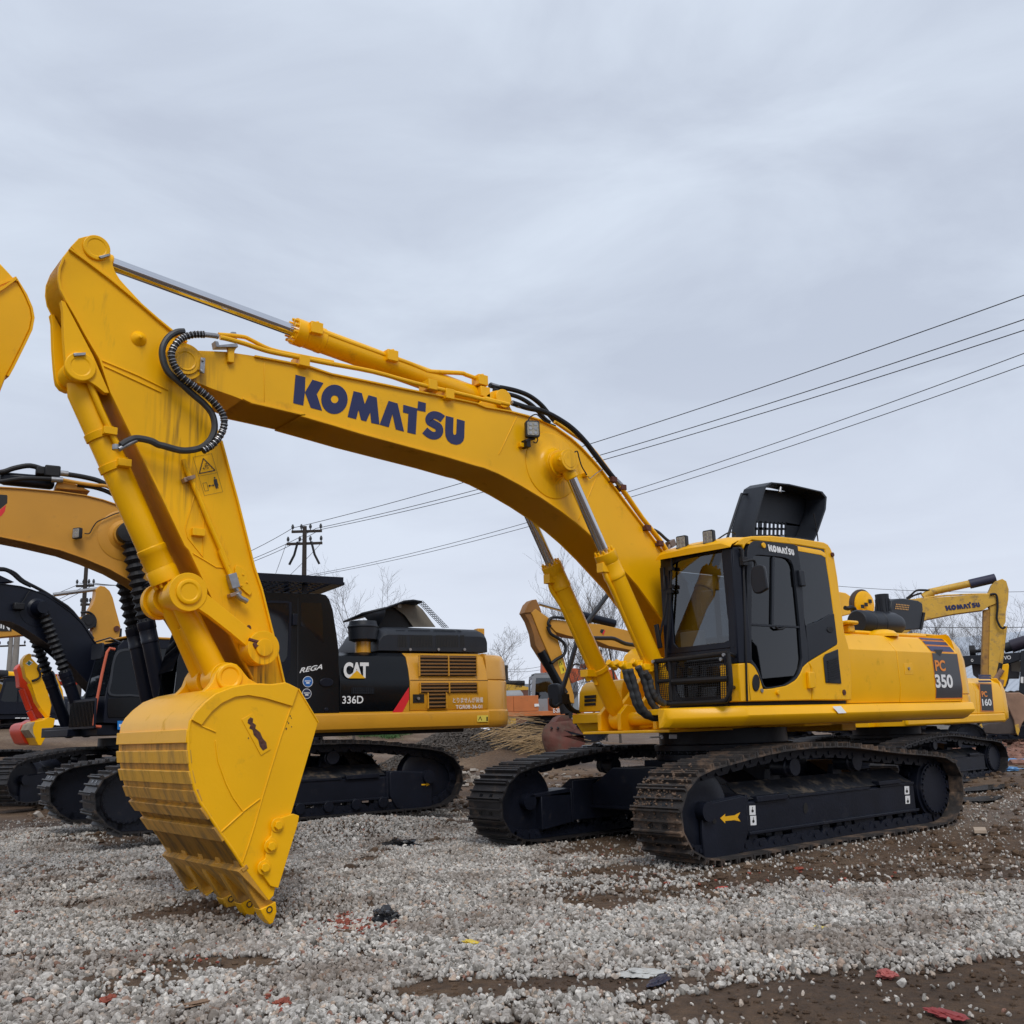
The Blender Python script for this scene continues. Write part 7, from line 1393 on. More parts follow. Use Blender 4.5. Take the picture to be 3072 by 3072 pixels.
for k in range(3): wire(pa_[k], pc_[k], .35, ('topmost', 'second', 'third')[k]+' of the black wires rising from the pole to the right edge')
for k in range(2): wire(ray_at('P', 577, (1086, 1089)[k], 41), W('P', 1990, (645, 668)[k], Z=8.2), .5, ('upper', 'lower')[k]+' of the two thin wires crossing low behind the boom cylinders', r=.009)
for k in range(3): wire(pa_[k], ray_at('P', 150+k*13, 1100, 50), .9, ('leftmost', 'middle', 'rightmost')[k]+' wire between the two poles behind the yellow arm')
for k in range(2): wire(ray_at('P', (605, 540)[k], 1026, 41), ray_at('P', (410, 470)[k], 1190, 47), .3, ('longer', 'shorter')[k]+' wire slanting down left from the lower crossarm', r=.01)
for k in range(3): wire(ray_at('P', (145, 163, 176)[k], 1104, 50), ray_at('P', (-120, -120, -120)[k], (1150, 1190, 1200)[k], 70), .6, ('upper', 'middle', 'lower')[k]+' wire running left from the pole behind the ochre arm')
for k, (x0, y0, x1, y1) in enumerate(((955,1262,1130,1212),(955,1266,1130,1222),(955,1264,760,1190),(955,1284,1150,1296),(955,1290,1140,1275),(955,1284,700,1280))):
    wire(ray_at('P', x0, y0, 120), ray_at('P', x1, y1, 90), .8, ('steepest wire rising right', 'second steepest wire rising right', 'steepest wire rising left', 'flattest wire going right', 'gently rising wire going right', 'flattest wire going left')[k]+' from the small distant pole', r=.02)
for o_ in list(bpy.data.objects):
    pass
wire(ray_at('P', 1500, 1098, 90), ray_at('P', 2050, 1112, 90), .5, 'thin wire above the bare trees at the right edge', r=.02)
wire(ray_at('P', 1500, 1172, 80), ray_at('P', 2050, 1180, 80), .3, 'thin wire crossing the bare trees at the right edge', r=.025)
# --- bare trees
def bare_tree(seed, H, spread=1., r0=None, levels=5, slim=False):
    rs = random.Random(seed); b = MB(); tw = []
    def grow(p, d, L, r, lv):
        n = 3 if lv > 1 else 4; pts = [p]; q = p; dd = d
        for i in range(n):
            dd = (dd+Vector((rs.uniform(-1, 1), rs.uniform(-1, 1), rs.uniform(-.2, .5)))*(.10 if lv < 2 else .18)).normalized(); q = q+dd*(L/n); pts.append(q)
        mb = b if lv == 0 else tw_mb
        mb.tube(pts, lambda t: r*(1-.5*t), 6 if lv == 0 else (5 if lv < 2 else 3))
        if lv >= levels: return
        k = {0: 9 if slim else 8, 1: 6, 2: 5, 3: 4}.get(lv, 3)
        for i in range(k):
            s_ = (.25+.75*(i+rs.random())/k) if lv == 0 else (.15+.85*(i+rs.random())/k); f_ = s_*n; j = min(int(f_), n-1); pp = pts[j].lerp(pts[j+1], f_-j)
            az = rs.uniform(0, 6.283); side = Vector((math.cos(az), math.sin(az), 0)); side = (side-dd*side.dot(dd)).normalized()
            up = (.85 if slim else .55) if lv == 0 else .75
            nd = (dd*up+side*(.55 if slim else .8)*spread+Vector((0, 0, .35))).normalized()
            grow(pp, nd, L*(.5 if lv == 0 else .58)*rs.uniform(.7, 1.15), max(r*(.42 if lv == 0 else .5)*(1-.4*s_), .006), lv+1)
    tw_mb = MB(); grow(Vector((0, 0, 0)), Vector((0, 0, 1)), H*.72, r0 or H*.012, 0)
    return b, tw_mb
def tree_proto(seed, H, **k):
    b, tw = bare_tree(seed, H, **k); t = bpy.data.objects.new('bare_tree', None); col.objects.link(t)
    b.build('trunk', M['bark'], t); tw.build('crown', M['bark'], t); return t
def place(proto, first, px, dist, label, s=1, rz=0, ytop=None):
    o = proto
    if not first:
        o = proto.copy(); col.objects.link(o)
        for ch in proto.children: c = ch.copy(); col.objects.link(c); c.parent = o
    q = ray_at('P', px, 1290, dist); o.location = (q.x, q.y, float(height(q.x, q.y))-.1); o.scale = (s, s, s); o.rotation_euler = (0, 0, rz); tag(o, label, 'tree', 'bare winter trees'); return o
T1 = tree_proto(5, 9, levels=4, r0=.09); T2 = tree_proto(12, 8, levels=4, slim=True, r0=.07); T3 = tree_proto(23, 7, levels=4, spread=1.25, r0=.08)
place(T1, True, 668, 42, 'tall bare tree just right of the black cab and left of its open bonnet', .70)
place(T3, True, 930, 50, 'spreading bare tree behind the round ochre counterweight', .72, 1)
place(T1, False, 548, 60, 'slim bare tree right behind the dark utility pole', .62, 2)
place(T2, True, 1072, 46, 'bare slender tree between the ochre arm and the left boom cylinder', .8, .5)
place(T2, False, 1118, 44, 'bare slender tree seen just right of the left boom cylinder', .92, 1.5)
place(T2, False, 1165, 48, 'bare slender tree behind the right boom cylinder', .9, 2.6)
place(T2, False, 1140, 60, 'bare slender tree furthest back between the boom cylinders', 1.0, 3.6)
ORD = ['first', 'second', 'third', 'fourth', 'fifth', 'sixth', 'seventh', 'eighth', 'ninth', 'tenth', 'eleventh', 'twelfth', 'thirteenth', 'fourteenth', 'fifteenth', 'sixteenth']
for k, (px, ds, s_) in enumerate(((1604,72,.9),(1640,80,1.0),(1666,66,1.0),(1694,72,1.1),(1722,68,1.15),(1748,74,1.2),(1776,68,1.05),(1803,72,1.05),(1830,66,.85),(1856,72,.95),(1884,66,.9),(1908,70,1.0),(1930,64,1.0))):
    place(T2 if k % 3 else T1, False, px, ds, 'bare tree, '+ORD[k]+' from the left in the row above the pale roof', s_*.8, k*1.3)
for k, (px, ds) in enumerate(((15,90),(-5,85),(45,95))): place(T1, False, px, ds, ('small bare tree just left of the concrete poles at far left', 'small bare tree touching the left picture edge', 'small bare tree just right of the concrete poles')[k], .7, k)
# --- pale warehouse at the right, brick walls
rfm = mat('pale_blue_roof_sheet', (.42, .46, .52), .45, metal=.2, var=.08, vscale=.4)
def ray_xy(px, ds): q = ray_at('P', px, 1290, ds); return Vector((q.x, q.y, 0))
a_, c_ = ray_xy(1600, 64), ray_xy(2200, 56); dr_ = (c_-a_).normalized(); nb2 = Vector((-dr_.y, dr_.x, 0)); nb2 = nb2 if nb2.dot(a_-CPOS) > 0 else -nb2
wh = thing('warehouse', 'long low warehouse with pale blue corrugated roof behind the trees and machines at right', 'warehouse')
ze, zr_ = 2.4, 6.1
b = MB(); L_ = (c_-a_).length; nrib = int(L_/.35); v = []
for i in range(nrib*2+1):
    s_ = i/(nrib*2); off = .05 if i % 2 else 0; p = a_.lerp(c_, s_); v += [(p.x-nb2.x*.3, p.y-nb2.y*.3, ze-.05+off), (p.x+nb2.x*9, p.y+nb2.y*9, zr_+off)]
b.add(v, [(2*i, 2*i+1, 2*i+3, 2*i+2) for i in range(nrib*2)]); b.build('roof', rfm, wh, ang=20)
b = MB(); b.add([(a_.x, a_.y, -.5), (c_.x, c_.y, -.5), (c_.x, c_.y, ze), (a_.x, a_.y, ze)], [(0, 1, 2, 3)]); e2_ = a_+nb2*18; b.add([(a_.x, a_.y, -.5), (a_.x, a_.y, ze), (a_.x+nb2.x*9, a_.y+nb2.y*9, zr_-.02), (e2_.x, e2_.y, ze), (e2_.x, e2_.y, -.5)], [(0, 1, 2, 3, 4)]); b.build('wall', mat('grey_render', (.34, .33, .31), .85, var=.15), wh)
brick = bpy.data.materials.new('brick'); brick.use_nodes = True; t = brick.node_tree; B = t.nodes['Principled BSDF']; B.inputs['Roughness'].default_value = .9
bt_ = t.nodes.new('ShaderNodeTexBrick'); bt_.inputs['Color1'].default_value = (.26, .095, .06, 1); bt_.inputs['Color2'].default_value = (.19, .07, .05, 1); bt_.inputs['Mortar'].default_value = (.2, .16, .13, 1); bt_.inputs['Scale'].default_value = 4; tcx = t.nodes.new('ShaderNodeTexCoord'); mpx = t.nodes.new('ShaderNodeMapping'); mpx.inputs['Rotation'].default_value = (R(90), 0, 0); t.links.new(tcx.outputs['Object'], mpx.inputs[0]); t.links.new(mpx.outputs[0], bt_.inputs['Vector']); nx = t.nodes.new('ShaderNodeTexNoise'); nx.inputs['Scale'].default_value = 1.2; mxx = t.nodes.new('ShaderNodeMix'); mxx.data_type = 'RGBA'; mxx.blend_type = 'MULTIPLY'; mxx.inputs[0].default_value = .6; t.links.new(tcx.outputs['Object'], nx.inputs['Vector']); t.links.new(bt_.outputs[0], mxx.inputs[6]); t.links.new(nx.outputs['Fac'], mxx.inputs[7]); t.links.new(mxx.outputs[2], B.inputs['Base Color'])
def brick_wall(px0, px1, ds0, ds1, yt, label, th=.3):
    p, q = ray_at('P', px0, yt, ds0), ray_at('P', px1, yt, ds1); g = math.atan2(q.y-p.y, q.x-p.x); L_ = math.hypot(q.x-p.x, q.y-p.y); z0 = -1
    w_ = thing('brick_wall', label, 'wall', Frame(p.x, p.y, g, 0)); b = MB(); b.box((0, 0, z0), (L_, th, (p.z+q.z)/2)); b.build('brickwork', brick, w_)
    b = MB(); b.box((-.02, -.04, (p.z+q.z)/2+.002), (L_, th+.04, (p.z+q.z)/2+.09)); b.build('coping', M['concrete'], w_); return w_
brick_wall(-60, 38, 44, 48, 1303, 'red brick wall under the yellow boom at the far left edge')
brick_wall(952, 1075, 62, 64, 1300, 'red brick wall behind the grey cabbed machine and the gravel heap')
brick_wall(1500, 2100, 68, 60, 1398-95, 'brick wall below the machines at the right')if False else None
p, q = ray_at('P', 950, 1287, 75), ray_at('P', 1090, 1287, 75); g = math.atan2(q.y-p.y, q.x-p.x); L_ = math.hypot(q.x-p.x, q.y-p.y)
sh = thing('shed', 'low grey roofed shed behind the grey cab in the middle distance', 'shed', Frame(p.x, p.y, g, 0)); b = MB(); b.box((0, 0, -1), (L_, 6, p.z-.9)); b.build('wall', M['grey'], sh); b = MB(); b.prism([(0, p.z-.9), (L_, p.z-.9), (L_, p.z-.2), (0, p.z-.2)], -.3, 6.3); b.build('roof', mat('grey_roof', (.2, .22, .25), .6, var=.1), sh)
q0 = Vector((L_*.42, -.31, p.z-.72)); 
put_text('lettering', 'F G B E E', M['white'], sh, q0, (1, 0, 0), (0, 0, 1), .4, L_*.22, .01, off=.01)
FJ = Frame(-24, -34, R(-25), 0); 
b = MB(); b.prism(WY('cj', [(-60,650),(60,665),(250,680),(420,700),(520,720),(525,775),(60,790),(-60,790)], 0, FJ), -.3, .3); jb = thing('crane_boom', 'long yellow crane boom lying above the brick wall in the middle distance', 'crane boom', FJ); o = b.build('beam', M['dirtyel'], jb); rod(jb, 'cylinder', 'cj', (60,640), (470,640), .1, .14, M['rubber'], FJ)
q = W('cj', 298, 752, Y=.31, F=FJ); q2 = W('cj', 430, 756, Y=.31, F=FJ); put_text('lettering', 'JUMBO', M['decalblack'], o, q, (q2-q), (0, 0, 1), .45, (q2-q).length, .01, off=.01)
b = MB(); b.box((-.2, -.2, -4), (.2, .2, 0), 0, Matrix.Translation(W('cj', 200, 790, Y=0, F=FJ))); b.build('stand', M['dirtyel'], jb)
# ------------------------------------------------------------------ GROUND
def nonuni(c, lim, n, p): t = np.linspace(-1, 1, n); return c+lim*np.sign(t)*np.abs(t)**p
gx_ = np.unique(np.concatenate([nonuni(3, 900, 160, 5.0), np.linspace(-4, 10, 240)])); gy_ = np.unique(np.concatenate([nonuni(0, 900, 160, 5.0), np.linspace(-6, 5, 200)]))
XX, YY = np.meshgrid(gx_, gy_, indexing='ij'); ZZ = height(XX, YY)+ (fbm(XX, YY, .25, 9, 3)-.45)*.035*np.exp(-np.hypot(XX-5, YY)/30)
nv = XX.size; me = bpy.data.meshes.new('ground'); me.vertices.add(nv); me.vertices.foreach_set('co', np.stack([XX, YY, ZZ], -1).ravel())
a_, c_ = XX.shape; idx = np.arange(nv).reshape(a_, c_); fq = np.stack([idx[:-1, :-1], idx[1:, :-1], idx[1:, 1:], idx[:-1, 1:]], -1).reshape(-1, 4)
me.loops.add(fq.size); me.loops.foreach_set('vertex_index', fq.ravel()); me.polygons.add(len(fq)); me.polygons.foreach_set('loop_start', np.arange(0, fq.size, 4)); me.polygons.foreach_set('loop_total', np.full(len(fq), 4)); me.polygons.foreach_set('use_smooth', np.ones(len(fq), bool)); me.update(); me.validate()
ground = bpy.data.objects.new('ground', me); col.objects.link(ground); ground['kind'] = 'structure'
m = bpy.data.materials.new('mud'); m.use_nodes = True; t = m.node_tree; B = t.nodes['Principled BSDF']
def TN(k, **kw):
    n_ = t.nodes.new(k)
    for q, v_ in kw.items(): n_.inputs[q].default_value = v_
    return n_
tcn = TN('ShaderNodeTexCoord'); na = TN('ShaderNodeTexNoise', Scale=.5, Detail=8, Roughness=.6); nb_ = TN('ShaderNodeTexNoise', Scale=14, Detail=6, Roughness=.7); nc = TN('ShaderNodeTexNoise', Scale=.22, Detail=5)
for q in (na, nb_, nc): t.links.new(tcn.outputs['Object'], q.inputs['Vector'])
r1 = TN('ShaderNodeValToRGB'); e = r1.color_ramp.elements; e[0].position = .34; e[0].color = (.062, .034, .017, 1); e[1].position = .66; e[1].color = (.19, .125, .075, 1); x = e.new(.5); x.color = (.12, .070, .038, 1)
r2 = TN('ShaderNodeMapRange'); r2.inputs[1].default_value = .3; r2.inputs[2].default_value = .7; r2.inputs[3].default_value = .55; r2.inputs[4].default_value = 1.35
mm = t.nodes.new('ShaderNodeMix'); mm.data_type = 'RGBA'; mm.blend_type = 'MULTIPLY'; mm.inputs[0].default_value = 1
t.links.new(na.outputs['Fac'], r1.inputs[0]); t.links.new(nb_.outputs['Fac'], r2.inputs[0]); t.links.new(r1.outputs[0], mm.inputs[6]); t.links.new(r2.outputs[0], mm.inputs[7]); t.links.new(mm.outputs[2], B.inputs['Base Color'])
r3 = TN('ShaderNodeMapRange'); r3.inputs[1].default_value = .42; r3.inputs[2].default_value = .60; r3.inputs[3].default_value = .95; r3.inputs[4].default_value = .6; t.links.new(nc.outputs['Fac'], r3.inputs[0]); t.links.new(r3.outputs[0], B.inputs['Roughness'])
nd_ = TN('ShaderNodeTexNoise', Scale=45, Detail=8, Roughness=.7); t.links.new(tcn.outputs['Object'], nd_.inputs['Vector']); bp = TN('ShaderNodeBump', Strength=1., Distance=.05); bp0 = TN('ShaderNodeBump', Strength=.8, Distance=.02); t.links.new(nd_.outputs['Fac'], bp0.inputs['Height']); t.links.new(bp0.outputs[0], bp.inputs['Normal']); t.links.new(nb_.outputs['Fac'], bp.inputs['Height']); t.links.new(bp.outputs[0], B.inputs['Normal'])
me.materials.append(m)
# --- gravel: real stones, instanced at scattered points
def dirt_mask(x, y):
    """1 = stones, 0 = bare mud"""
    e_ = fbm(x, y, 1.1, 21, 4); f_ = fbm(x, y, .5, 31, 3); bare = np.zeros_like(x)
    for c in BARE: bare = np.maximum(bare, c[5]*gauss(x, y, c[0], c[1], c[2], c[3], c[4]))
    m_ = np.clip(1-smst(.30, .52, bare+(e_-.45)*1.7+(f_-.45)*.9), 0, 1)
    wx, wy = x+(fbm(x, y, .7, 51, 4)-.47)*1.5, y+(fbm(x, y, .7, 61, 4)-.47)*1.5
    wx = wx+(rng.random(x.shape)-.5)*.35; wy = wy+(rng.random(x.shape)-.5)*.35
    for poly, k in MUD:
        ins = np.zeros(x.shape, bool); n_ = len(poly)
        for i in range(n_):
            (x0, y0), (x1, y1) = poly[i], poly[(i+1) % n_]
            ins ^= ((y0 > wy) != (y1 > wy)) & (wx < (x1-x0)*(wy-y0)/((y1-y0) or 1e-9)+x0)
        m_ = np.where(ins, m_*(1-k), m_)
    return m_
def MP(pts, k): return ([tuple(W('P', a, c, Z=0)[:2]) for a, c in pts], k)
MUD = [MP([(1300,1650),(1500,1662),(1700,1648),(1932,1672),(2200,1665),(2200,1440),(1500,1440),(1400,1560)], .97), MP([(1000,1630),(1190,1615),(1330,1650),(1520,1668),(1420,1695),(1240,1705),(1080,1690)], .72),
 MP([(1380,2000),(1450,1860),(1600,1835),(1750,1800),(1932,1745),(2150,1710),(2150,2100)], .95), MP([(1020,1835),(1200,1820),(1350,1845),(1500,1850),(1480,1960),(1150,1960),(1130,1885)], .6),
 MP([(150,1800),(300,1778),(430,1785),(540,1800),(420,1838),(260,1845),(160,1828)], .7), MP([(-80,1635),(180,1635),(330,1660),(120,1695),(-80,1690)], .5), MP([(560,1740),(760,1725),(790,1755),(620,1772)], .5), MP([(-80,1880),(120,1860),(240,1880),(100,1932),(-80,1932)], .4)]
def PB(px, py, rx, ry, a=0, k=1.): c = W('P', px, py, Z=0); return (c.x, c.y, rx, ry, a, k)
BARE = [PB(1430,1655,1.4,.34,.0,1.1), PB(1180,1640,.7,.4,0,.9), PB(1480,1640,1.5,.22,.08,1), PB(1700,1600,1.5,.35,.0,1), PB(1250,1650,.5,.35,0,.75), PB(1900,1600,1.5,.6,0,1), PB(1620,1530,3,.8,0,1), PB(1750,1890,1.1,.5,-.65,1.2), PB(1930,1850,.6,.5,0,1), PB(1150,1850,.7,.16,-.65,.85), PB(1400,1885,.6,.2,-.65,1.0), PB(1000,1930,.5,.15,-.65,.8), PB(350,1810,.5,.17,-.75,1.1), PB(60,1800,.5,.12,-.8,.9), PB(180,1660,.7,.2,-.8,.95), PB(380,1550,.3,.25,0,.6), PB(650,1690,.3,.12,-.6,.5), PB(950,1600,.5,.2,-.4,.5), (-3.5,-1.3,3.6,4.,0,1.3), (-9,-8,9,9,0,2), (0,-13,7,5,0,2), (-2.5,-4.2,2.5,2.2,0,1.5), (.2,-1,1.5,1.5,0,1.2), (3,-14,9,4.5,0,2), (-6,3.2,3.5,4,0,1.6)]
NP_ = 430000
u1, u2 = rng.random(NP_), rng.random(NP_); rr = np.sqrt(4.3**2+u1*(19**2-4.3**2)); aa = CYAW+(u2-.5)*R(64)
# fewer far ones: thin with distance, larger clumps there
px, py = CPOS.x+rr*np.cos(aa), CPOS.y+rr*np.sin(aa)
keep = rng.random(NP_) < dirt_mask(px, py)*np.clip(1.15-rr/30, .2, 1)
strag = (rng.random(NP_) < .05) & ~keep
keep |= strag
sg = strag[keep]; px, py = px[keep], py[keep]; pz = height(px, py)
n_ = len(px); big = rng.random(n_); rad = .0085+.0205*big**1.9+(rng.random(n_) < .02)*.016
rad[sg] *= .7; rad *= 1+.015*(np.hypot(px-9.3, py-7.8)-5)
pile = fbm(px, py, .16, 41, 2)*.035; pz = pz+pile-.006+rng.random(n_)*.010
print('stones', n_)
pm = bpy.data.meshes.new('gravel'); pm.vertices.add(n_); pm.vertices.foreach_set('co', np.stack([px, py, pz], -1).ravel())
at = pm.attributes.new('rad', 'FLOAT', 'POINT'); at.data.foreach_set('value', rad)
at = pm.attributes.new('rot', 'FLOAT_VECTOR', 'POINT'); at.data.foreach_set('vector', (rng.random((n_, 3))*6.283).ravel())
gravel = bpy.data.objects.new('gravel', pm); col.objects.link(gravel); gravel['kind'] = 'stuff'; gravel['label'] = 'loose grey crushed stone gravel covering the yard'; gravel['category'] = 'gravel'
gm = bpy.data.materials.new('stone'); gm.use_nodes = True; t = gm.node_tree; B = t.nodes['Principled BSDF']; B.inputs['Roughness'].default_value = .85
oi = t.nodes.new('ShaderNodeObjectInfo'); cr_ = t.nodes.new('ShaderNodeValToRGB'); e = cr_.color_ramp.elements
e[0].position = 0; e[0].color = (.17, .155, .135, 1); e[1].position = 1; e[1].color = (.74, .69, .62, 1)
for p_, c_ in ((.2, (.30, .28, .25, 1)), (.5, (.41, .385, .355, 1)), (.8, (.56, .53, .485, 1)), (.93, (.45, .35, .27, 1)), (.975, (.22, .10, .07, 1)), (.98, (.61, .575, .53, 1))): x = e.new(p_); x.color = c_
gn_ = t.nodes.new('ShaderNodeTexNoise'); gn_.inputs['Scale'].default_value = 2.2; gn_.inputs['Detail'].default_value = 5; tc_ = t.nodes.new('ShaderNodeTexCoord'); t.links.new(tc_.outputs['Object'], gn_.inputs['Vector'])
mr_ = t.nodes.new('ShaderNodeMapRange'); mr_.inputs[1].default_value = .3; mr_.inputs[2].default_value = .7; mr_.inputs[3].default_value = .6; mr_.inputs[4].default_value = 1.3; t.links.new(gn_.outputs['Fac'], mr_.inputs[0])
mm = t.nodes.new('ShaderNodeMix'); mm.data_type = 'RGBA'; mm.blend_type = 'MULTIPLY'; mm.inputs[0].default_value = 1; t.links.new(oi.outputs['Random'], cr_.inputs[0]); t.links.new(cr_.outputs[0], mm.inputs[6]); t.links.new(mr_.outputs[0], mm.inputs[7])
ge = t.nodes.new('ShaderNodeNewGeometry'); gs = t.nodes.new('ShaderNodeTexNoise'); gs.inputs['Scale'].default_value = 1.3; gs.inputs['Detail'].default_value = 5; t.links.new(ge.outputs['Position'], gs.inputs['Vector']); gr = t.nodes.new('ShaderNodeMapRange'); gr.inputs[1].default_value = .46; gr.inputs[2].default_value = .66; gr.inputs[4].default_value = .6; t.links.new(gs.outputs['Fac'], gr.inputs[0])
m2_ = t.nodes.new('ShaderNodeMix'); m2_.data_type = 'RGBA'; m2_.inputs[7].default_value = (.12, .08, .055, 1); t.links.new(gr.outputs[0], m2_.inputs[0]); t.links.new(mm.outputs[2], m2_.inputs[6]); t.links.new(m2_.outputs[2], B.inputs['Base Color'])
rocks = bpy.data.collections.new('stone_shapes')
for k in range(9):
    bm = bmesh.new(); bmesh.ops.create_icosphere(bm, subdivisions=2, radius=1)
    sd = random.random()*100; sx, sy, sz = random.uniform(.85, 1.35), random.uniform(.75, 1.1), random.uniform(.55, .85)
    cuts = [Vector((random.uniform(-1, 1), random.uniform(-1, 1), random.uniform(-1, 1))).normalized() for _ in range(9)]
    for v_ in bm.verts:
        p = v_.co.copy()
        for c in cuts:
            d_ = p.dot(c)
            if d_ > .58: p -= c*(d_-.58)*.97
        p *= 1+.16*noise.noise(p*1.6+Vector((sd, 0, 0))); v_.co = Vector((p.x*sx, p.y*sy, p.z*sz))
    rm = bpy.data.meshes.new('stone'); bm.to_mesh(rm); bm.free(); rm.materials.append(gm); rm.polygons.foreach_set('use_smooth', [True]*len(rm.polygons)); rm.set_sharp_from_angle(angle=R(22))
    ro = bpy.data.objects.new('stone_shape', rm); rocks.objects.link(ro)
ng = bpy.data.node_groups.new('scatter', 'GeometryNodeTree'); ng.interface.new_socket('Geometry', in_out='INPUT', socket_type='NodeSocketGeometry'); ng.interface.new_socket('Geometry', in_out='OUTPUT', socket_type='NodeSocketGeometry')
gi = ng.nodes.new('NodeGroupInput'); go = ng.nodes.new('NodeGroupOutput'); mp_ = ng.nodes.new('GeometryNodeMeshToPoints'); ip = ng.nodes.new('GeometryNodeInstanceOnPoints'); ci = ng.nodes.new('GeometryNodeCollectionInfo'); ci.inputs['Collection'].default_value = rocks; ci.inputs['Separate Children'].default_value = True; ci.inputs['Reset Children'].default_value = True
ip.inputs['Pick Instance'].default_value = True
na1 = ng.nodes.new('GeometryNodeInputNamedAttribute'); na1.data_type = 'FLOAT'; na1.inputs[0].default_value = 'rad'; na2 = ng.nodes.new('GeometryNodeInputNamedAttribute'); na2.data_type = 'FLOAT_VECTOR'; na2.inputs[0].default_value = 'rot'
K = ng.links.new; K(gi.outputs[0], mp_.inputs[0]); K(mp_.outputs[0], ip.inputs['Points']); K(ci.outputs[0], ip.inputs['Instance']); K(na1.outputs[0], ip.inputs['Scale']); K(na2.outputs[0], ip.inputs['Rotation']); K(ip.outputs[0], go.inputs[0])
md = gravel.modifiers.new('scatter', 'NODES'); md.node_group = ng
# ------------------------------------------------------------------ loose things on the ground
def gz(x, y): return float(height(x, y))
def merge_stuff(name, label, cat, b, m, **k): o = b.build(name, m, **k); tag(o, label, cat, kind='stuff'); return o
def crumple(name, label, cat, px, py, s, m, flat=.35, seed=1, group=None):
    rs = random.Random(seed); bm = bmesh.new(); bmesh.ops.create_icosphere(bm, subdivisions=4, radius=1); off = Vector((rs.random()*50, 0, 0)); sx, sy = s
    for v_ in bm.verts:
        p = v_.co; f = 1+.75*noise.noise(p*1.6+off)+.45*abs(noise.noise(p*4+off))+.15*noise.noise(p*9+off); v_.co = Vector((p.x*f*sx, p.y*f*sy, p.z*f*min(sx, sy)*flat))
    me = bpy.data.meshes.new(name); bm.to_mesh(me); bm.free(); me.materials.append(m); me.polygons.foreach_set('use_smooth', [True]*len(me.polygons)); me.set_sharp_from_angle(angle=R(25))
    o = bpy.data.objects.new(name, me); col.objects.link(o); q = on_ground(px, py); o.location = q+Vector((0, 0, min(sx, sy)*flat*.35+.012)); o.rotation_euler = (0, 0, rs.uniform(0, 3)); tag(o, label, cat, group); return o
bagm = mat('black_plastic_film', (.012, .013, .016), .3, coat=.3, bump=.5, bscale=25)
crumple('plastic_bag', 'crumpled black plastic bag on the gravel left of the near crawler', 'plastic bag', 757, 1598, (.24, .11), bagm, .45, 3, 'black plastic bags')
crumple('plastic_bag', 'small black plastic bag on the gravel right of the bucket teeth', 'plastic bag', 727, 1741, (.10, .08), bagm, .7, 4, 'black plastic bags')
crumple('plastic_bag', 'white plastic bag scrap on mud near the bottom centre', 'plastic bag', 1212, 1843, (.10, .045), mat('white_film', (.45, .45, .43), .4, bump=.4), .35, 6)
crumple('plastic_bag', 'dark blue plastic scrap beside the white bag', 'plastic bag', 1245, 1855, (.10, .03), mat('blue_film', (.02, .023, .05), .35), .25, 7)
crumple('paper_scrap', 'red wrapper lying on the gravel before the near crawler', 'litter', 1362, 1678, (.045, .018), mat('red_wrapper', (.5, .07, .05), .5), .3, 8)
crumple('paper_scrap', 'crumpled pink-red paper on the mud near the bottom right', 'litter', 1673, 1847, (.045, .035), mat('pink_red_paper', (.36, .09, .08), .7), .5, 9)
crumple('paper_scrap', 'large red paper sheet at the bottom right edge of the picture', 'litter', 1788, 1922, (.09, .035), mat('red_paper', (.26, .035, .035), .7), .3, 10)
crumple('paper_scrap', 'yellow wrapper on the gravel right of the small black bag', 'litter', 886, 1783, (.055, .03), mat('yellow_wrapper', (.65, .48, .05), .5), .3, 11)
crumple('paper_scrap', 'yellow wrapper on the gravel towards the right', 'litter', 1540, 1756, (.045, .03), mat('yellow_wrapper_b', (.6, .48, .12), .5), .3, 12)
crumple('paper_scrap', 'tan crumpled cardboard on the gravel at the right', 'litter', 1840, 1694, (.10, .05), mat('tan_card', (.28, .22, .15), .8), .3, 13)
crumple('paper_scrap', 'small blue bottle cap like scrap right of centre', 'litter', 1553, 1688, (.022, .015), mat('blue_scrap', (.02, .2, .6), .4), .5, 14)
crumple('paper_scrap', 'brown leaf like card at the lower left part of the gravel', 'litter', 375, 1898, (.12, .03), mat('brown_card', (.22, .14, .09), .8), .25, 15)
crumple('paper_scrap', 'brown leaf scrap on the gravel left of centre right', 'litter', 1598, 1661, (.06, .05), mat('leaf_brown', (.14, .085, .05), .8), .4, 16) if False else None
crumple('cloth', 'dark red cloth on the rubble below the clay covered bucket', 'cloth', 1905, 1397, (.9, .35), mat('dark_red_cloth', (.22, .015, .02), .9), .3, 17)
crumple('plastic_sheet', 'light blue plastic sheet on the ground at the right edge', 'plastic sheet', 1915, 1440, (.45, .2), mat('light_blue_film', (.12, .28, .52), .4), .35, 18)
crumple('plastic_sheet', 'small light blue plastic scrap just below the larger one', 'plastic sheet', 1897, 1453, (.3, .1), bpy.data.materials['light_blue_film'], .3, 19)
crumple('plastic_bag', 'white plastic bag in the dry reed pile', 'plastic bag', 1010, 1415, (.2, .12), bpy.data.materials['white_film'], .6, 21) if False else None
bkm = mat('brick_piece', (.25, .06, .035), .85, var=.3, vscale=20, bump=.4)
for k, (px, py, s, lb) in enumerate(((533,1903,0.05,'broken brick at the bottom edge centre left'),(32,1727,.035,'small brick piece at the left edge'),(205,1895,.045,'brick piece half sunk in gravel at bottom left'),(1508,1643,.035,'brick piece on mud in front of the near crawler'),(1260,1672,.03,'small brick piece beside the red wrapper'),(627,1668,.02,'tiny brick chip right of the bucket teeth'),(590,1720,.02,'brick chip by the teeth'),(650,1758,.03,'orange brick chip left of the small black bag'))):
    if k in (5, 6): continue
    crumple('brick_piece', lb, 'brick', px, py, (s, s*.7), bkm, .6, 30+k, 'broken bricks')
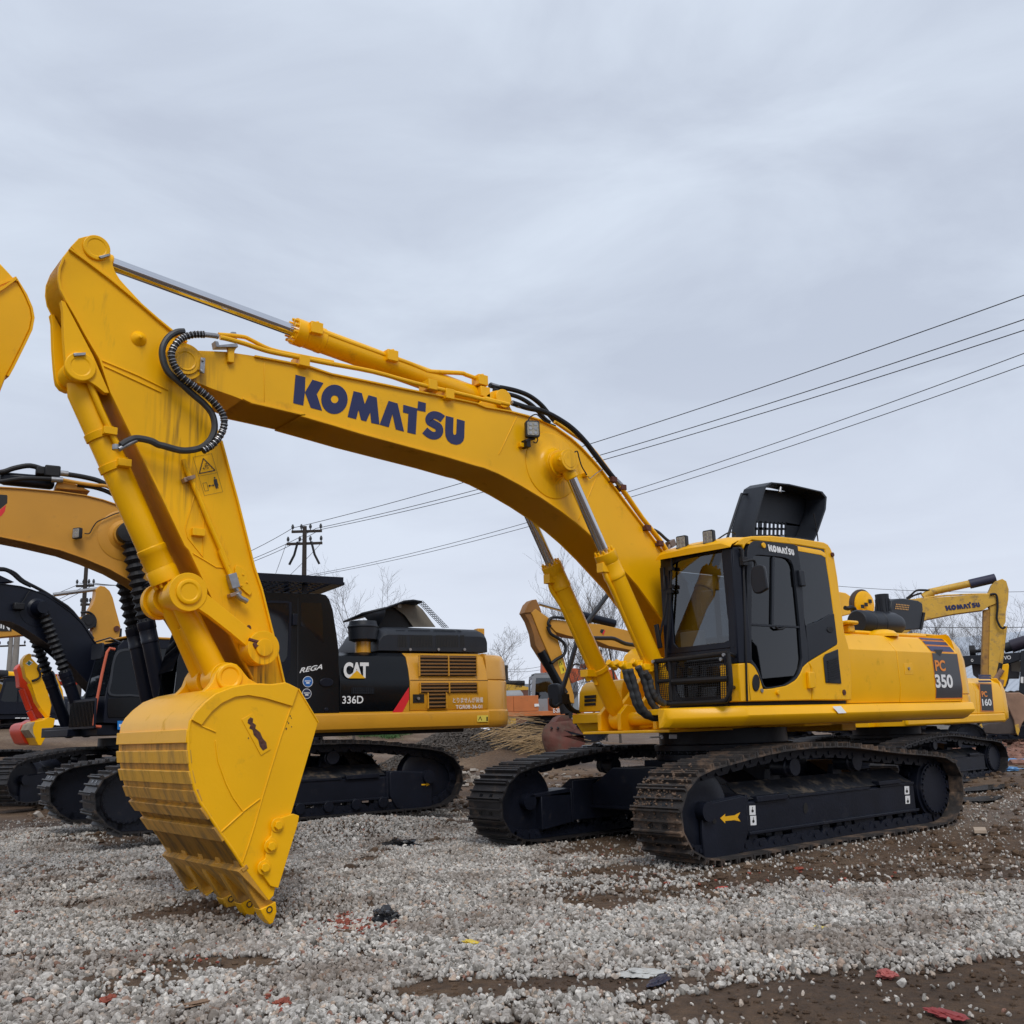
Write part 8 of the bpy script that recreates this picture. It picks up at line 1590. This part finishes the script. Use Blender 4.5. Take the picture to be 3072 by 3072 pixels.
# crushed red brick around the small bag and elsewhere: chips
rs = random.Random(4); b = MB()
def chips(px, py, rx, ry, n, smin, smax):
    for _ in range(n):
        q = on_ground(px+rs.gauss(0, rx), py+rs.gauss(0, ry)); s = rs.uniform(smin, smax); Mt = Matrix.Translation(q+Vector((0, 0, .02))) @ Matrix.Rotation(rs.uniform(0, 6), 4, 'Z') @ Matrix.Rotation(rs.uniform(-.6, .6), 4, 'X'); b.box((-s, -s*.7, -s*.35), (s*rs.uniform(.5, 1), s*.6, s*.4), 0, Mt)
chips(665, 1748, 32, 9, 190, .006, .018); chips(480, 1895, 60, 20, 14, .008, .018); chips(1120, 1640, 60, 18, 18, .006, .015); chips(1500, 1660, 120, 20, 18, .006, .018); chips(300, 1820, 60, 12, 20, .006, .015)
merge_stuff('brick_chips', 'scattered crushed red brick chips on the gravel', 'brick chips', b, bkm)
# clods of mud over the bare ground
b = MB()
for i_c in range(7500):
    d_ = rs.uniform(7, 26) if i_c < 2600 else rs.uniform(4.5, 11); an = CYAW+rs.uniform(-.52, .45); x, y = CPOS.x+d_*math.cos(an), CPOS.y+d_*math.sin(an)
    if dirt_mask(np.array([x]), np.array([y]))[0] > .5: continue
    if abs(x) < 2.8 and abs(y) < 1.8: continue
    s = rs.uniform(.015, .05)*(1+d_/25) if i_c < 2600 else rs.uniform(.005, .022); Mt = Matrix.Translation((x, y, gz(x, y)+s*.2)) @ Matrix.Rotation(rs.uniform(0, 6), 4, 'Z') @ Matrix.Rotation(rs.uniform(-.7, .7), 4, 'X')
    b.loft([[Mt @ Vector((math.cos(a)*s*f*rs.uniform(.8, 1.2), math.sin(a)*s*.7*f, h*s)) for a in (0, 1.1, 2.2, 3.3, 4.4, 5.3)] for f, h in ((.7, -.4), (1, 0), (.55, .45))])
merge_stuff('mud_clods', 'dark brown clods of churned mud between the machines', 'mud', b, bpy.data.materials['mud'])
# grey heap of crushed stone and rubble: small angular pieces
b = MB()
stone2 = mat('heap_stone', (.085, .072, .062), .9, var=.6, vscale=9)
def pieces(cx, cy, sx, sy, n, s0, s1, bb, up=0):
    for _ in range(n):
        x, y = rs.gauss(cx, sx), rs.gauss(cy, sy); s = rs.uniform(s0, s1); Mt = Matrix.Translation((x, y, gz(x, y)+up+s*.2)) @ Matrix.Rotation(rs.uniform(0, 6), 4, 'Z') @ Matrix.Rotation(rs.uniform(-1, 1), 4, 'X'); bb.box((-s, -s*.7, -s*.4), (s, s*.7, s*.5), 0, Mt)
pieces(-8.5, -17.5, 1.7, 1.4, 6500, .015, .045, b); pieces(-11.5, -17, 2.5, 1.4, 3000, .015, .045, b)
merge_stuff('stone_heap', 'heap of small grey stones behind the ochre counterweight', 'stone heap', b, stone2)
b = MB(); rbm = mat('rubble', (.24, .12, .085), .9, var=.5, vscale=7)
qr = on_ground(1915, 1425); pieces(qr.x, qr.y, 3.2, 2.6, 1500, .03, .16, b); qr = on_ground(1800, 1405); pieces(qr.x-4, qr.y-2, 5, 3, 900, .05, .2, b)
merge_stuff('rubble', 'reddish brick and timber rubble on the ground at the right', 'rubble', b, rbm)
b = MB()
for _ in range(330):
    x, y = rs.gauss(-1.5, 2.6), rs.gauss(-11.3, .9); s = rs.uniform(.02, .09); Mt = Matrix.Translation((x, y, gz(x, y)+s*.3)) @ Matrix.Rotation(rs.uniform(0, 6), 4, 'Z') @ Matrix.Rotation(rs.uniform(-1, 1), 4, 'X'); b.box((-s, -s*.7, -s*.4), (s, s*.7, s*.5), 0, Mt)
merge_stuff('rubble', 'pale stones and rubble on the bank behind the black track', 'rubble', b, mat('pale_stone', (.32, .28, .24), .9, var=.4, vscale=9))
for k, (px, py, s, lb) in enumerate(((768,1380,.22,'pale stone at the left of the grass patch under the ochre skirt'),(792,1376,.13,'white lump of stone right of the grass patch'),(830,1375,.33,'flat pale slab of concrete rubble under the ochre counterweight'))):
    crumple('rock', lb, 'rock', px, py, (s, s*.6), bpy.data.materials['pale_stone'], .5, 50+k, 'pale rocks on the bank')
# green weeds on the bank
b = MB()
for cpx, cpy, n in ((716,1385,700),(755,1383,900),(735,1390,500),(690,1388,300),(650,1386,250)):
    for _ in range(n):
        q = on_ground(cpx+rs.gauss(0, 9), cpy+rs.gauss(0, 2.2)); h = rs.uniform(.05, .16); a = rs.uniform(0, 6.28); l = Vector((math.cos(a), math.sin(a), 0)); t_ = q+l*h*.6+Vector((0, 0, h)); s_ = Vector((-l.y, l.x, 0))*.016; b.add([tuple(q-s_), tuple(q+s_), tuple(t_)], [(0, 1, 2)])
merge_stuff('grass', 'patches of low green weeds on the bank under the ochre skirt', 'grass', b, mat('weed_green', (.05, .12, .03), .8, var=.4, vscale=10))
# dry reeds
b = MB(); c0_ = on_ground(975, 1408); rdir = (_rr*1.0+Vector((0, 0, 0))).normalized(); vdir = Vector((_fw.x, _fw.y, 0)).normalized()
for _ in range(230):
    a = rs.gauss(0, .35); s0 = c0_+rdir*rs.uniform(-1.5, 1.1)+vdir*rs.uniform(-.9, .8); L_ = rs.uniform(.7, 1.7); up = rs.uniform(.05, .5); d_ = (rdir*math.cos(a)+vdir*math.sin(a)*.8+Vector((0, 0, up))).normalized()
    base = Vector((s0.x, s0.y, gz(s0.x, s0.y)+rs.uniform(0, .22))); mid = base+d_*L_*.55+Vector((0, 0, .03)); end = base+d_*L_-Vector((0, 0, L_*up*.5)); b.tube([base, mid, end], .008, 3)
merge_stuff('dry_reeds', 'pile of dry straw coloured reeds between the ochre counterweight and the red bucket', 'reeds', b, mat('dry_straw', (.36, .24, .12), .8, var=.35, vscale=5))
b = MB(); q = on_ground(968, 1400); b.tube([q, q+Vector((.05, 0, .5)), q+Vector((.2, 0, 1.0))], .012, 5); o = b.build('reed_stalk', bpy.data.materials['dry_straw']); tag(o, 'single upright dry stalk beside the round ochre counterweight', 'stalk')
# mud packed on the front of the near crawler
b = MB(); mrs = random.Random(8)
for _ in range(420):
    an = mrs.gauss(.15, .45); x, z = 2.06+.485*math.cos(an), .45+.44*math.sin(an); y = 1.01+.57*mrs.random()**1.5; s = mrs.uniform(.006, .021)
    Mt = Matrix.Translation((x+mrs.uniform(-.02, .015), y, z)) @ Matrix.Rotation(mrs.uniform(0, 6), 4, 'X') @ Matrix.Rotation(mrs.uniform(0, 6), 4, 'Z')
    b.loft([[Mt @ Vector((math.cos(a)*s*f*mrs.uniform(.7, 1.3), math.sin(a)*s*.8*f, h*s)) for a in (0, 1.1, 2.2, 3.3, 4.4, 5.3)] for f, h in ((.6, -.5), (1, 0), (.6, .5))])
mo = b.build('packed_mud', mat('dried_clay', (.13, .085, .058), .95, var=.4, vscale=20, bump=.5), ex); mo['kind'] = 'stuff'
# puddles
def puddle(px, py, rx, ry, label):
    q = on_ground(px, py); b = MB(); rs2 = random.Random(px); b.add([(q.x+math.cos(a_)*rx*rs2.uniform(.7, 1.2), q.y+math.sin(a_)*ry*rs2.uniform(.7, 1.2), q.z+.035) for a_ in [i*.35 for i in range(18)]], [tuple(range(18))]); o = b.build('puddle', wm); o['kind'] = 'structure'
wm = mat('puddle_water', (.10, .09, .08), .05, var=.1)
for a_ in ((1780,1478,.9,.35,''),(1860,1490,1.2,.3,''),(1840,1512,.7,.3,''),(1020,1440,1.3,.3,''),(930,1455,.8,.3,'')): puddle(*a_)
# rags caught on the far track and timber pieces
crumple('rag', 'black rag lying on the far crawler beside the muddy bucket', 'rag', 1130, 1395, (.25, .15), bagm, .4, 60)
ob = bpy.data.objects['rag']; q = W('P', 1128, 1414, Y=-1.3); ob.location = q
b = MB()
for px, py, L_, a in ((1790,1462,.6,.3),(1850,1575,.35,.5),(1430,1470,.8,.2),(1700,1470,1.2,.1)):
    q = on_ground(px, py); b = MB(); b.box((-L_/2, -.06, .0), (L_/2, .06, .03), 0, Matrix.Translation(q+Vector((0, 0, .03))) @ Matrix.Rotation(a, 4, 'Z')); o = b.build('plank', mat('pale_timber', (.42, .33, .25), .8) if 'pale_timber' not in bpy.data.materials else bpy.data.materials['pale_timber']); tag(o, {1790:'pale plank on wet mud right of the rear sprocket',1850:'short pale stick on the mud at the right',1430:'plank behind the near crawler near its rear carrier roller',1700:'long pale board seen between the crawler and the smaller machine'}[px], 'plank', 'loose planks')
sc.render.film_transparent = False
